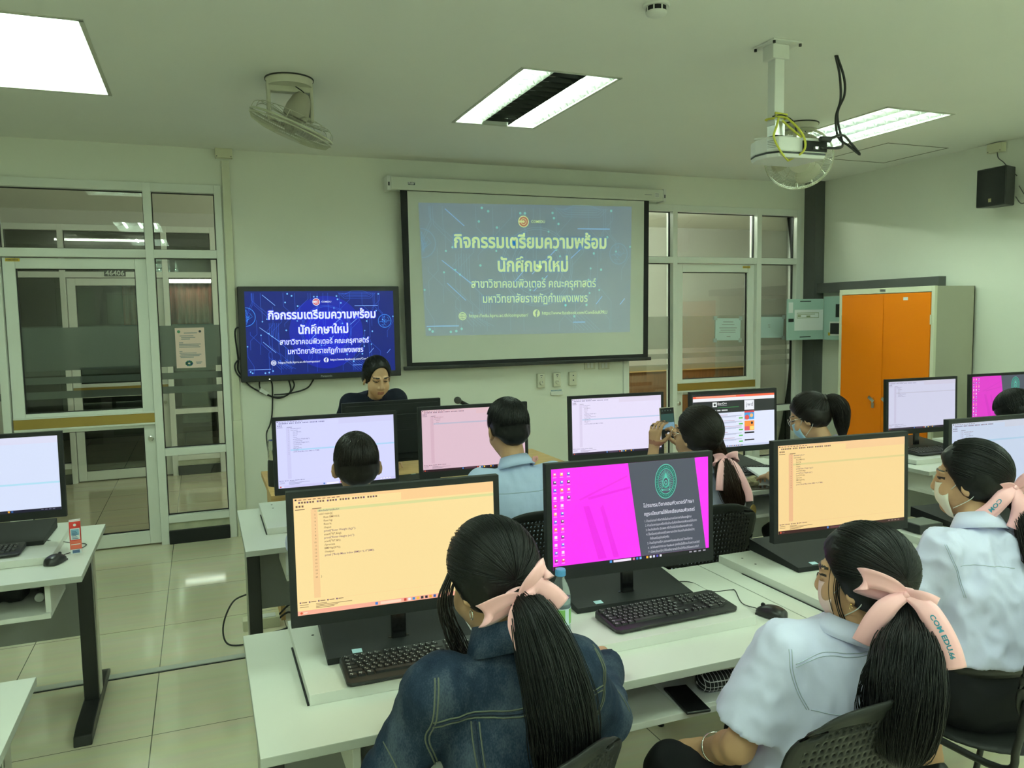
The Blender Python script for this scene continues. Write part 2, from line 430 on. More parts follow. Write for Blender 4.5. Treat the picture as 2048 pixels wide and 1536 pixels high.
GASK = .006
def pane(mb_g, mb_k, x0, x1, z0, z1, y, mi=0):
    mb_g.box(x0, x1, y - .003, y + .003, z0, z1, mi)
    for a in ((x0, x1, z0, z0 + GASK), (x0, x1, z1 - GASK, z1), (x0, x0 + GASK, z0, z1), (x1 - GASK, x1, z0, z1)):
        mb_k.box(a[0], a[1], y - .012, y + .012, a[2], a[3])
def partition(n, xL, y, sill=True):
    """aluminium-and-glass front: sidelight | door leaf | sidelight, transoms over all three; xL = left outer edge"""
    X = lambda t: xL + t
    yc = y + .05
    A = (0, .06); S1 = (.06, .555); B = (.555, .607); DR = (.613, 1.56); Cc = (1.562, 1.62); S2 = (1.62, 2.07); D = (2.07, 2.122)
    win = thing('window_%d' % n, 'white aluminium glazed partition with transom lights', 'window'); win['kind'] = 'structure'
    fr = MB()
    for a in (A, B, Cc, D): fr.box(X(a[0]), X(a[1]), y - .02, y + .1, 0, 2.80)
    fr.box(X(.06), X(2.07), y - .018, y + .098, 2.735, 2.80); fr.box(X(.06), X(2.07), y - .016, y + .096, 2.235, 2.298)
    for s in (S1, S2):
        fr.box(X(s[0]), X(s[1]), y - .014, y + .09, .70, .757); fr.box(X(s[0]), X(s[1]), y - .014, y + .09, .165, .222)
    fr.build('window_frame', ALU, win, smooth=0, bevel=.003)
    k = MB()
    for a, b, z0, z1 in ((S1[0], S1[1], 2.298, 2.735), (.607, 1.562, 2.298, 2.735), (S2[0], S2[1], 2.298, 2.735), (S1[0], S1[1], .757, 2.235), (S2[0], S2[1], .757, 2.235), (S1[0], S1[1], .222, .70), (S2[0], S2[1], .222, .70)):
        g = MB(); pane(g, k, X(a), X(b), z0, z1, yc); g.build('glass_pane', GLASS, win, smooth=0)
    k.build('gasket', RUBBER, win, smooth=0)
    cb = MB()
    for s in (S1, S2): cb.box(X(s[0]), X(s[1]), y, y + .1, .105, .165)
    cb.build('curb', mat('dirty_curb', (.46, .47, .34), rough=.85, noise_amt=.3, noise_scale=14), win, smooth=0)
    bk = MB()
    for s in (S1, S2): bk.box(X(s[0]), X(s[1]), y - .035, y + .11, 0, .105)
    bk.build('skirting', BLACKM, win, smooth=0, bevel=.004)
    fm = MB()
    for s in (S1, S2):
        for z0, z1 in ((1.395, 1.716), (1.296, 1.347), (1.185, 1.24)): fm.box(X(s[0] + .006), X(s[1] - .006), yc + .004, yc + .006, z0, z1)
    fm.build('frosted_band', FROST if n != 2 else FROST_R, win, smooth=0)
    # the door leaf
    dr = thing('door_%d' % n, 'white aluminium glass door with gold push bar', 'door'); dr['kind'] = 'structure'
    a, b = X(DR[0]), X(DR[1]); f = MB()
    f.box(a, a + .08, y + .02, y + .075, .012, 2.228); f.box(b - .08, b, y + .02, y + .075, .012, 2.228)
    f.box(a + .08, b - .08, y + .02, y + .075, 2.15, 2.228); f.box(a + .08, b - .08, y + .02, y + .075, .012, .115); f.box(a + .08, b - .08, y + .02, y + .075, .93, 1.082)
    f.build('door_frame', ALU, dr, smooth=0, bevel=.004)
    k = MB()
    for z0, z1 in ((1.082, 2.15), (.115, .93)):
        g = MB(); pane(g, k, a + .08, b - .08, z0, z1, yc); g.build('glass_pane', GLASS, dr, smooth=0)
    k.build('gasket', RUBBER, dr, smooth=0)
    fm = MB()
    for z0, z1 in ((1.395, 1.716), (1.296, 1.347), (1.185, 1.24)): fm.box(a + .086, b - .086, yc + .004, yc + .006, z0, z1)
    fm.build('frosted_band', FROST if n != 2 else FROST_R, dr, smooth=0)
    g = MB(); g.box(a + .004, b + .004, y - .008, y + .022, .972, 1.046); gb = g.build('push_bar', GOLD, dr, smooth=0, bevel=.003)
    g = MB(); g.box(a + .004, b + .004, y - .012, y + .02, .958, .972); g.box(a + .004, b + .004, y - .012, y + .02, 1.046, 1.056); g.build('bar_edge', ALU, gb, smooth=0)
    lx = (b - .035) if n != 2 else (a + .035)
    g = MB(); g.lathe([(.022, 0), (.022, .012), (.014, .016), (.014, .022), (.001, .022)], 20, (lx, y + .02, .845), Matrix.Rotation(PI / 2, 3, 'X')); g.build('lock_cylinder', STEEL, dr)
    return win, dr
partition(1, GL0, WY); partition(2, GR0 - .045, WY); partition(3, GL0, CY)
def sticker(x, z, label):
    g = MB(); g.box(x - .045, x + .045, WY + .017, WY + .0195, z - .011, z + .011)
    for i in range(9): g.box(x - .036 + i * .008, x - .031 + i * .008, WY + .0165, WY + .0175, z - .004, z + .004, 1)
    tag(g.build('door_sticker', [YELLOW, INK], smooth=0), label, 'sticker')
sticker(-1.235, 2.212, 'small yellow label on the top corner of the left glass door')
sticker(5.245, 2.205, 'small yellow label on the top corner of the door right of the screen')

# trims
g = MB(); g.box(-2.6, .30, 4.20, 4.25, 0, .006); g.box(-2.6, .30, 4.19, 4.20, 0, .003, 1); struct(g.build('trim_1', [mat('silver_strip', (.62, .64, .60), rough=.35, metal=.25), RUBBER], smooth=0))
g = MB(); g.box(5.965, WX, WY - .16, WY, 0, CEIL)
for z in (2.45, 2.3, 1.2): g.lathe([(.006, 0), (.005, .004), (.001, .005)], 8, (6.03, WY - .16, z), Matrix.Rotation(PI / 2, 3, 'X'))
struct(g.build('trim_2', DKGREY, smooth=0))
g = MB(); g.box(WX - .09, WX, 5.05, WY - .16, 1.93, 2.03); struct(g.build('trim_3', DKGREY, smooth=0))
g = MB(); g.box(.219, .278, WY - .03, WY, .95, 2.99); g.box(.215, .284, WY - .028, WY, 0, .95); struct(g.build('trim_4', mat('cream_trunking', (.70, .70, .55), rough=.5), smooth=0, bevel=.003))
g = MB()
for x0, x1, y0, y1 in ((5.2, 5.21, 4.88, 5.55), (5.86, 5.87, 4.88, 5.55), (5.2, 5.87, 4.88, 4.89), (5.2, 5.87, 5.54, 5.55)): g.box(x0, x1, y0, y1, CEIL - .002, CEIL + .002)
struct(g.build('trim_5', mat('hatch_gap', (.16, .16, .12), rough=.8), smooth=0))
g = MB(); g.box(.285, GR0, WY - .004, WY, 0, .10); struct(g.build('baseboard_front', mat('grey_skirting', (.22, .22, .19), rough=.6), smooth=0))

# ------------------------------------------------------------------ recessed ceiling lights
def ceiling_light(x, y, label, lit=(1, 1, 1), seen=True):
    t = thing('ceiling_light', label, 'light fixture', (x, y, CEIL), 0, 'recessed fluorescent lights')
    W, L = .60, 1.25
    h = MB()
    h.box(-W / 2, W / 2, -L / 2, L / 2, .10, .105)
    h.box(-W / 2, -W / 2 + .004, -L / 2, L / 2, 0, .10); h.box(W / 2 - .004, W / 2, -L / 2, L / 2, 0, .10)
    h.box(-W / 2, W / 2, -L / 2, -L / 2 + .004, 0, .10); h.box(-W / 2, W / 2, L / 2 - .004, L / 2, 0, .10)
    h.build('housing', mat('light_tray', (.85, .87, .83), rough=.35), t, smooth=0)
    r = MB()
    for a in ((-W / 2 - .008, W / 2 + .008, -L / 2 - .008, -L / 2 + .012), (-W / 2 - .008, W / 2 + .008, L / 2 - .012, L / 2 + .008), (-W / 2 - .008, -W / 2 + .012, -L / 2, L / 2), (W / 2 - .012, W / 2 + .008, -L / 2, L / 2)):
        r.box(*a, -.004, 0)
    r.build('rim', mat('light_rim', (.55, .55, .47), rough=.45), t, smooth=0)
    if seen:
        for k, xo in enumerate((-.2, 0, .2)):
            lv = MB()
            for s in (-1, 1):
                e = xo + s * .1; q = xo + s * (.075 if lit[k] else .099)
                lv.add([(e, -L / 2 + .01, .002), (e, L / 2 - .01, .002), (q, L / 2 - .01, .042 if lit[k] else .098), (q, -L / 2 + .01, .042 if lit[k] else .098)], [(0, 1, 2, 3)])
            for i in range(1, 13):
                yy = -L / 2 + i * L / 13
                lv.add([(xo - .1, yy, .002), (xo + .1, yy, .002), (xo + .078, yy, .024), (xo, yy, .030), (xo - .078, yy, .024)], [(0, 1, 2, 3, 4)])
            if not lit[k]: lv.quad((xo - .099, -L / 2 + .01, .098), (xo + .099, -L / 2 + .01, .098), (xo + .099, L / 2 - .01, .098), (xo - .099, L / 2 - .01, .098))  # dark lid added above the unlit tube to keep its channel dark
            lv.build('louvre', REFL if lit[k] else REFL_SHADE, t, smooth=0)
    for k, xo in enumerate((-.2, 0, .2)):
        b = MB(); b.tube([(xo, -L / 2 + .03, .062), (xo, L / 2 - .03, .062)], .017, 8)
        b.build('fluorescent_tube', WHITE_TUBE if lit[k] else TUBE_OFF, t)
    return t
ceiling_light(*LIGHTS[0], 'bright recessed ceiling light at the top left over the aisle, all tubes lit')
ceiling_light(*LIGHTS[1], 'recessed ceiling light in front of the screen with its middle tube dark', (1, 0, 1))
ceiling_light(*LIGHTS[2], 'recessed ceiling light behind the hanging projector, diamond pattern louvre')
for p in LIGHTS[3:]: ceiling_light(*p, 'unseen recessed ceiling light further back, one of these rows added for fill', seen=False)
def corridor_fill(x, y, label, es=215):  # battens kept out of view, added to brighten the corridor
    t = thing('corridor_fill', label, 'light fixture', (x, y, 2.95))
    b = MB(); b.box(-.3, .3, -.06, .06, -.04, 0); b.build('housing', WHITEP, t, smooth=0)
    b = MB(); b.tube([(-.58, 0, -.06), (.58, 0, -.06)], .016, 8); b.build('fluorescent_tube', mat('lit_tube_corridor_%d' % es, (.8, .8, .8), emit=(.93, 1.0, .84), es=es), t)
corridor_fill(5.0, 7.55, 'unseen batten added to brighten the corridor beyond the right door')
corridor_fill(3.2, 7.55, 'unseen batten added to brighten the corridor behind the screen wall')
corridor_fill(-1.2, 7.0, 'weak unseen batten added to brighten the corridor just beyond the left door', 30)
t = thing('wall_light', 'lit fluorescent tube above the maroon curtain across the corridor', 'light fixture', (-.07, 13.14, 2.36))
b = MB(); b.box(-.36, .36, 0, .05, -.03, .03); b.build('housing', WHITEP, t, smooth=0)
b = MB(); b.tube([(-.32, -.03, 0), (.32, -.03, 0)], .02, 8); b.build('fluorescent_tube', mat('lit_tube_far', (.8, .8, .8), emit=(1, 1, .9), es=14), t)
g = MB(); P = []
for j in range(2):
    for i in range(121): P.append((-1.05 + i * .012, 13.24 + .02 * math.sin(i * .9), 1.2 + j * 1.13))
g.grid(P, 121, 2); tag(g.build('curtain', MAROON, smooth=180, solid=.006), 'maroon pleated curtain in the dark room across the corridor', 'curtain')
# room number sign above the far door
t = thing('room_sign', 'dark room number sign 46406 above the door across the corridor', 'sign', (-.826, CY - .025, 2.282))
b = MB(); b.box(-.105, .105, 0, .01, -.035, .035); b.build('plate', mat('sign_plate', (.03, .035, .035), rough=.5), t, smooth=0)
b = MB(); put_text(b, '46406', lambda x, y: (x, -.002, y), 0, -.024, width=.185, align='c', bold=.02); b.build('number', mat('sign_ink', (.75, .78, .75), rough=.6), t, smooth=0)
# wooden counter in the corridor, right
t = thing('wooden_counter', 'brown wooden counter in the corridor behind the right glass door', 'counter', (5.6, CY - .42, 0))
b = MB(); b.box(-1.2, 1.8, 0, .38, 0, .96); b.build('body', WOODD, t, smooth=0)
b = MB(); b.box(-1.23, 1.83, -.03, .4, .96, 1.0); b.build('top', WOODL, t, smooth=0)

# ------------------------------------------------------------------ notices on the glass
def notice(x0, x1, z0, z1, m, label, rows, tilt=0, y=None):
    y = WY + .0435 if y is None else y
    t = thing('notice', label, 'paper notice', ((x0 + x1) / 2, y, (z0 + z1) / 2)); t.rotation_euler = (0, tilt, 0)
    wx, wz = (x1 - x0) / 2, (z1 - z0) / 2
    b = MB(); b.box(-wx, wx, -.0015, .0015, -wz, wz); b.build('sheet', m, t, smooth=0)
    b = MB(); fm = lambda x, z: (x, -.0022, z)
    for z, a, c in rows: rect2d(b, -wx + a * wx * 2, -wz + z * wz * 2, -wx + c * wx * 2, -wz + z * wz * 2 + .006, fm)
    b.build('print', INKG, t, smooth=0)
    return t, fm, wx, wz
t, fm, wx, wz = notice(-.179, .035, 1.381, 1.697, PAPERP, 'pink notice with blue and green logos taped to the glass beside the left door',
    [(.86, .3, .75), (.79, .15, .62), (.75, .2, .68), (.71, .2, .5), (.62, .12, .26), (.58, .12, .86), (.545, .12, .8), (.51, .12, .84), (.40, .12, .22), (.36, .12, .7), (.325, .15, .86), (.29, .12, .8), (.255, .15, .6), (.13, .66, .88), (.10, .68, .84)])
b = MB()
for i in range(9):
    a = 2 * PI * i / 9; disc2d(b, -.015 + .019 * math.cos(a), -wz + .036 + .014 * math.sin(a), .010, fm, i % 2, 8)
b.build('flower_logo', [mat('logo_blue', (.06, .18, .32), rough=.7), mat('logo_green', (.10, .30, .16), rough=.7)], t, smooth=0)
b = MB(); disc2d(b, -.08, wz - .03, .012, fm, 0, 10); b.build('crest', mat('logo_green', ()), t, smooth=0)
b = MB(); disc2d(b, .075, wz - .03, .010, fm, 0, 10); b.build('cap_logo', INK, t, smooth=0)
for x0, x1, z0, z1, lab, rr in ((4.885, 5.195, 1.46, 1.686, 'pale blue paper sheet taped on the right glass door', [(.82, .3, .7), (.7, .25, .75), (.55, .15, .85), (.45, .2, .8), (.35, .15, .8), (.15, .45, .6)]),
                          (5.433, 5.747, 1.472, 1.692, 'pale blue paper sheet taped beside the open fuse box door', [(.6, .35, .45), (.5, .37, .45)])):
    t, fm, wx, wz = notice(x0, x1, z0, z1, PAPERB, lab, rr, .02)
    for sx, sz in ((-1, -1), (-1, 1), (1, -1), (1, 1)):
        b = MB(); rect2d(b, sx * wx - .02, sz * wz - .02, sx * wx + .02, sz * wz + .02, fm)
        b.build('tape', mat('grey_tape', (.40, .48, .48), rough=.5), t, smooth=0)

# ================================================================== DESKS
def desk(x0, x1, y0, y1, label, risers=(), shelves=(), left=True, right=True):
    """white computer desk; coordinates in the room, the thing sits at its front-left corner on the floor"""
    t = thing('computer_desk', label, 'desk', (x0, y0, 0), 0, 'white computer desks')
    W, D = x1 - x0, y1 - y0
    b = MB(); b.box(0, W, 0, D, .725, .75); b.m = [1, 0, 1, 1, 1, 1]; b.build('tabletop', [LAM, LAME], t, smooth=0, bevel=.002)
    for on, lx in ((left, .05), (right, W - .05)):
        if not on: continue
        b = MB(); yc = D * .55
        b.box(lx - .03, lx + .03, yc - .055, yc + .055, .05, .725)
        s = 1 if lx > W / 2 else -1
        b.box(lx + s * .03 - .006, lx + s * .03 + .006, yc - .03, yc + .045, .06, .72, 1)
        b.prism([(.10, 0), (.66 * D / .78 + .10, 0), (.66 * D / .78 + .10, .022), (.66 * D / .78, .05), (.2, .055), (.115, .04)],
                lambda p: (lx - .035, p[0], p[1]), lambda p: (lx + .035, p[0], p[1]))
        b.build('leg', [DKMETAL, STEEL], t, smooth=30, bevel=.004)
    b = MB(); b.box(.09, W - .09, D - .17, D - .15, .26, .725); b.build('modesty_panel', PANELG, t, smooth=0)
    for a, c in shelves:
        b = MB(); a -= x0; c -= x0
        b.box(a, c, .03, .40, .585, .605); b.box(a, a + .02, .05, .40, .605, .725); b.box(c - .02, c, .05, .40, .605, .725); b.box(a + .02, c - .02, .385, .40, .605, .725)
        b.build('under_shelf', LAM, t, smooth=0, bevel=.0015)
    for a, c, f in risers:
        b = MB(); a -= x0; c -= x0
        b.box(a, c, f - y0, D - .01, .7505, .78); b.box(a - .006, a, f - y0 + .004, D - .16, .7502, .7525, 1)  # thin black strip on the tabletop paints the shade of the gap
        for px in (a + .06, c - .06):
            for py in (D - .08, D - .16): b.lathe([(.005, .0), (.004, .0008)], 10, (px, py, .78), mi=1)
        b.build('keyboard_platform', [LAM, BLACKM], t, smooth=0, bevel=.0015)
    return t
desk(.083, 1.797, 1.815, 2.575, 'nearest white desk, where the girl in the denim jacket sits', ((.22, .86, 2.02), (.985, 1.612, 1.99)), ((.30, .78), (1.0, 1.60)))
desk(1.80, 3.53, 1.815, 2.575, 'white desk at the right, in front of the two girls in white shirts', ((1.89, 2.62, 1.985), (2.80, 3.45, 1.985)), ((1.95, 2.55), (2.85, 3.40)))
desk(.14, 1.865, 3.53, 4.335, 'white desk in the middle row, where the two boys sit', ((.25, .93, 3.77), (1.06, 1.72, 3.77)), ((.31, .85), (1.1, 1.65)))
desk(1.868, 3.56, 3.53, 4.335, 'white desk in the middle row, in front of the girl holding up a phone', ((1.95, 2.63, 3.77), (2.74, 3.42, 3.77)), ((2.0, 2.55), (2.8, 3.35)))
desk(4.13, 5.86, 3.50, 4.30, 'white desk by the right wall in front of the orange cabinet', ((4.24, 4.96, 3.69), (5.08, 5.76, 3.69)), ((4.22, 4.9), (5.1, 5.7)))
desk(-2.2, -.48, 3.465, 4.33, 'white desk at the left of the aisle with a red drink carton on it', ((-1.9, -.62, 3.70),), ((-1.5, -.6),))
desk(-2.2, -.477, 1.80, 2.51, 'white desk corner at the bottom left of the aisle', (), ((-1.5, -.62),))
# teacher's wooden desk
t = thing('teacher_desk', 'light wood teacher desk behind the middle row of monitors', 'desk', (.335, 4.62, 0))
b = MB(); b.box(0, 1.95, 0, .78, .715, .75); b.build('tabletop', WOODL, t, smooth=0, bevel=.002)
for a, c in ((.03, .055), (1.895, 1.92)):
    b = MB(); b.box(a, c, .03, .75, 0, .715); b.build('side_panel', WOODL, t, smooth=0)
b = MB(); b.box(.055, 1.895, .06, .08, .15, .715); b.build('front_panel', WOODL, t, smooth=0)

# ================================================================== SCREENS
CODE1 = ['#include<stdio.h>', 'void main(){', '    float BMI=0.0;', '    float kg;', '    float h;', '    //input', '    printf("Enter Weight (kg):");', '    scanf("%f",&kg);',
         '    printf("Enter Height (m):");', '    scanf("%f",&h);', '    //process', '    BMI=kg/(h*h);', '    //output', '    printf ("Body Mass Index (BMI)= %.1f",BMI);', '', '', '', '', '', '}']
RULES = ['1. ห้ามเล่นเกมส์ หรือทำสิ่งอื่นใดนอกเหนือจากคำสั่งของผู้สอน', '2. ห้ามนำอาหารและเครื่องดื่มเข้ามาในห้องเรียนคอมพิวเตอร์เด็ดขาด', '3. ห้ามส่งเสียงดัง เปิดเพลง หรือวิ่งเล่นในห้องเรียนคอมพิวเตอร์',
         '4. ใช้เครื่องคอมพิวเตอร์ด้วยความระมัดระวังและห้ามขีดเขียนใดๆ', '    ทั้งสิ้นลงในอุปกรณ์ทุกชิ้น', '5. ห้ามนำอุปกรณ์ใดๆ ออกนอกห้องคอมพิวเตอร์ โดยเด็ดขาด',
         '6.  อย่าลืมออกจากระบบ Facebook ทุกครั้งเมื่อใช้งาน ด้วยความหวังดี', '7  เมื่อพบปัญหาใดๆ ให้รีบแจ้งอาจารย์/เจ้าหน้าที่ประจำห้องทราบทันที']
SW, SH = .578, .330     # lit area of a student monitor
class Pal:
    """collects materials as they are used"""
    def __init__(s): s.l = []
    def __call__(s, rgb, st=1.):
        n = 'lit_%d_%d_%d' % tuple(rgb)
        m = emi(n, rgb, st)
        if m not in s.l: s.l.append(m)
        return s.l.index(m)
def layer(k, y0=-.0004): return lambda x, z: (x, y0 - .0004 * k, z)
def ide(mb, P, bg, side, bar, hi, ink, ink2, code, ruler=None, task=(20, 12, 24), hl=0, zoom=1., console=True, taskicons=True):
    """a code editor window filling the display, origin at the display's lower left"""
    a, c, d = layer(0), layer(1), layer(2)
    rect2d(mb, 0, 0, SW, SH, a, P(bg))
    rect2d(mb, 0, .30, SW, SH, c, P(bar)); rect2d(mb, .002, .3005, .30, .322, d, P(bg))
    rect2d(mb, .004, .323, .009, .327, d, P((30, 20, 40)))
    for i in range(9): rect2d(mb, .014 + i * .013, .3235, .022 + i * .013, .3255, d, P(ink))
    x = .006
    for i in range(26):
        x += .0075 + (.005 if i in (6, 9, 13, 17, 22) else 0)
        rect2d(mb, x, .3145, x + .0048, .3195, layer(3), P(ink if i % 3 else ink2))
    for i in range(3): rect2d(mb, .006 + i * .008, .3035, .011 + i * .008, .309, layer(3), P(ink))
    rect2d(mb, .004, .2965, .030, .2985, d, P(ink)); rect2d(mb, .05, .2965, .075, .2985, d, P(ink))
    rect2d(mb, .046, .045, .064, .296, c, P(side))
    ln = .0098 * zoom; z = .288
    rect2d(mb, .064, z - hl * ln - .001, SW, z - hl * ln + .0068 * zoom, c, P(hi))
    for i, s in enumerate(code):
        put_text(mb, str(i + 1), d, .058, z, h=.0062 * zoom, align='r', mi=P(ink))
        st = s.lstrip(); ind = (len(s) - len(st)) * .0032 * zoom
        if st: put_text(mb, st, d, .067 + ind, z, h=.0078 * zoom, mi=P(ink2 if i in (0, 6, 8, 13) else ink), bold=.006)
        z -= ln
    if console:
        rect2d(mb, 0, .038, SW, .0385, c, P(side))
        for i in range(5): rect2d(mb, .006 + i * .025, .0335, .010 + i * .025, .0375, d, P(ink2)); rect2d(mb, .012 + i * .025, .0345, .026 + i * .025, .0365, d, P(ink))
        for i, q in enumerate((.03, .10, .06, .05)): rect2d(mb, .05, .028 - i * .004, .05 + q, .0293 - i * .004, d, P(ink))
        for i in range(2): rect2d(mb, .006, .028 - i * .006, .03, .0293 - i * .006, d, P(ink))
    rect2d(mb, 0, 0, SW, .0125, d, P(task))
    if taskicons:
        k = layer(3)
        rect2d(mb, .215, .003, .2225, .0105, k, P((70, 130, 210))); rect2d(mb, .23, .0025, .29, .0105, k, P([min(255, q + 40) for q in task]))
        cols = ((200, 70, 60), (240, 240, 240), (60, 140, 200), (250, 200, 70), (40, 40, 50), (30, 30, 50), (240, 170, 50), (40, 90, 160))
        for i, q in enumerate(cols): rect2d(mb, .298 + i * .0125, .003, .3055 + i * .0125, .0105, k, P(q))
        disc2d(mb, .010, .0065, .0035, k, P((220, 90, 60)), 10); rect2d(mb, .016, .005, .026, .0075, k, P([min(255, q + 60) for q in task]))
        for i in range(4): rect2d(mb, .50 + i * .015, .005, .509 + i * .015, .0085, k, P([min(255, q + 90) for q in task]))

def desktop(mb, P, mag=(255, 45, 250), mag2=(244, 28, 236)):
    a, c, d = layer(0), layer(1), layer(2)
    rect2d(mb, 0, 0, SW, SH, a, P(mag))
    mb.add([c(.10, .22), c(.27, .285), c(.27, .29), c(.095, .225)], [(0, 1, 2, 3)], P(mag2))
    mb.add([c(.11, .20), c(.13, .20), c(.19, .02), c(.16, .02)], [(0, 1, 2, 3)], P(mag2))
    mb.add([c(.17, .19), c(.18, .20), c(.235, .02), c(.215, .02)], [(0, 1, 2, 3)], P(mag2))
    mb.add([c(.13, .22), c(.28, .245), c(.28, .252), c(.125, .228)], [(0, 1, 2, 3)], P(mag2))
    G = (78, 82, 97)
    mb.add([c(.273, SH), c(.525, SH), c(.566, .013), c(.316, .013)], [(0, 1, 2, 3)], P(G))
    T = (90, 205, 180); ex, ez = .413, .258
    k = layer(3); q = layer(2)
    disc2d(mb, ex, ez, .041, q, P(T), 40, .039, ry=.059); disc2d(mb, ex, ez, .0375, q, P((40, 110, 100)), 40, .030, ry=.0545)
    disc2d(mb, ex, ez, .030, k, P(T), 36, .0285, ry=.044)
    for i in range(32):
        an = 2 * PI * i / 32; s, co = math.cos(an), math.sin(an)
        if co < -.75: continue
        line2d(mb, [(ex + .012 * s, ez + .018 * co), (ex + .026 * s, ez + .039 * co)], .0014, k, P(T))
    for i in range(34):
        an = 2 * PI * i / 34; disc2d(mb, ex + .0338 * math.cos(an), ez + .0495 * math.sin(an), .0014, k, P(T), 5)
    disc2d(mb, ex, ez - .003, .0125, k, P(T), 20, .0095, ry=.019); disc2d(mb, ex, ez - .004, .006, k, P(T), 14, .0035, ry=.008)
    mb.add([k(ex - .006, ez + .012), k(ex + .006, ez + .012), k(ex, ez + .032)], [(0, 1, 2)], P(T))
    disc2d(mb, ex, ez - .018, .010, k, P((50, 140, 122)), 18, ry=.005); rect2d(mb, ex - .016, ez - .032, ex + .016, ez - .026, k, P(T)); rect2d(mb, ex - .011, ez - .0305, ex + .011, ez - .0275, layer(4), P(G))
    Wt = (226, 226, 240)
    put_text(mb, 'โปรแกรมวิชาคอมพิวเตอร์ศึกษา', k, .327, .176, h=.0175, width=.193, mi=P(Wt), bold=.008)
    put_text(mb, 'กฎระเบียบการใช้ห้องเรียนคอมพิวเตอร์', k, .330, .148, h=.0165, width=.193, mi=P(Wt), bold=.012)
    for i, (s, wd) in enumerate(zip(RULES, (.178, .197, .178, .184, .072, .172, .198, .193))):
        put_text(mb, s, k, .3315 + i * .0018 + (.012 if i == 4 else 0), .126 - i * .0152, h=.0108, width=wd, mi=P((205, 205, 218)), bold=.004)
    cols = ((250, 120, 160), (60, 60, 90), (90, 110, 230), (240, 200, 240), (230, 80, 90), (250, 200, 90), (70, 110, 220), (250, 150, 60), (245, 225, 240), (245, 200, 240), (70, 110, 210), (80, 60, 70))
    for cl in range(3):
        for i in range(12 if cl < 2 else 4):
            x = .011 + cl * .024; z = .312 - i * .0255
            rect2d(mb, x - .005, z - .005, x + .005, z + .005, k, P(cols[(i + cl * 5) % 12])); rect2d(mb, x - .0025, z - .001, x + .004, z + .004, layer(4), P((250, 240, 250)))
            rect2d(mb, x - .006, z - .0105, x + .006, z - .0085, k, P((255, 190, 250)))
    rect2d(mb, 0, 0, SW, .013, q, P((12, 8, 22)))
    rect2d(mb, .200, .003, .2085, .0108, k, P((70, 150, 220))); rect2d(mb, .214, .003, .279, .0108, k, P((240, 230, 245)))
    for i, cc in enumerate(((220, 120, 160), (60, 120, 210), (120, 170, 230), (20, 20, 60), (250, 190, 60), (240, 240, 240), (210, 210, 240), (90, 80, 190), (230, 230, 240))):
        rect2d(mb, .285 + i * .0126, .003, .2925 + i * .0126, .0105, k, P(cc))
    disc2d(mb, .010, .0065, .0035, k, P((240, 150, 90)), 10); rect2d(mb, .017, .0045, .036, .0065, k, P((200, 190, 200))); rect2d(mb, .017, .008, .024, .0098, k, P((200, 190, 200)))
    for i in range(4): rect2d(mb, .50 + i * .018, .004, .51 + i * .018, .0085, k, P((170, 165, 180)))

def browser(mb, P):
    a, c, d, k = layer(0), layer(1), layer(2), layer(3); Wt = (226, 232, 255)
    rect2d(mb, 0, 0, SW, SH, a, P(Wt)); rect2d(mb, 0, .318, SW, SH, c, P((28, 24, 34))); rect2d(mb, 0, .305, SW, .318, c, P((245, 105, 70))); rect2d(mb, .02, .309, .30, .3155, d, P((250, 170, 140)))
    rect2d(mb, .33, .3085, .36, .316, d, P((240, 90, 130))); rect2d(mb, 0, .285, SW, .305, c, P((240, 240, 245))); rect2d(mb, 0, .212, SW, .285, c, P((38, 40, 44)))
    rect2d(mb, .135, .25, .165, .278, d, P((235, 240, 240))); disc2d(mb, .15, .263, .008, k, P((38, 40, 44)), 12)
    put_text(mb, 'Dev-C++', d, .17, .263, h=.017, mi=P((250, 250, 250)), bold=.02)
    rect2d(mb, .17, .256, .235, .259, d, P((170, 170, 175))); rect2d(mb, .17, .243, .32, .2455, d, P((60, 160, 80)))
    for i, q in enumerate((.022, .022, .042)): rect2d(mb, .138 + i * .03, .224, .138 + i * .03 + q, .231, d, P((210, 212, 215)))
    rect2d(mb, .36, .222, .43, .282, d, P((238, 240, 248))); put_text(mb, 'jwd', k, .372, .245, h=.035, mi=P((120, 122, 140)))
    rect2d(mb, .36, .162, .43, .216, d, P((70, 160, 225))); rect2d(mb, .36, .205, .43, .216, k, P((215, 60, 70))); disc2d(mb, .378, .176, .016, k, P((225, 80, 80)), 12); disc2d(mb, .41, .186, .012, k, P((245, 190, 120)), 12)
    rect2d(mb, .36, .094, .43, .154, d, P((250, 150, 60))); rect2d(mb, .36, .094, .395, .12, k, P((230, 90, 110))); rect2d(mb, .40, .098, .428, .12, k, P((250, 220, 120))); disc2d(mb, .413, .14, .008, k, P((40, 40, 60)), 10)
    rect2d(mb, .36, .076, .43, .086, d, P((30, 30, 36))); rect2d(mb, .36, .032, .43, .040, d, P((30, 30, 36)))
    for i in range(5):
        z = .196 - i * .036
        rect2d(mb, .135, z, .24 + .05 * (i % 3), z + .003, d, P((190, 150, 165))); rect2d(mb, .135, z - .008, .34, z - .0055, d, P((150, 155, 180))); rect2d(mb, .135, z - .013, .30, z - .011, d, P((150, 155, 180)))
        rect2d(mb, .32, z - .026, .348, z - .018, d, P((80, 195, 75)))
    rect2d(mb, 0, 0, SW, .012, c, P((205, 212, 240)))
    for i in range(10): rect2d(mb, .22 + i * .013, .003, .227 + i * .013, .0095, d, P((60, 70, 120) if i % 2 else (170, 110, 60)))

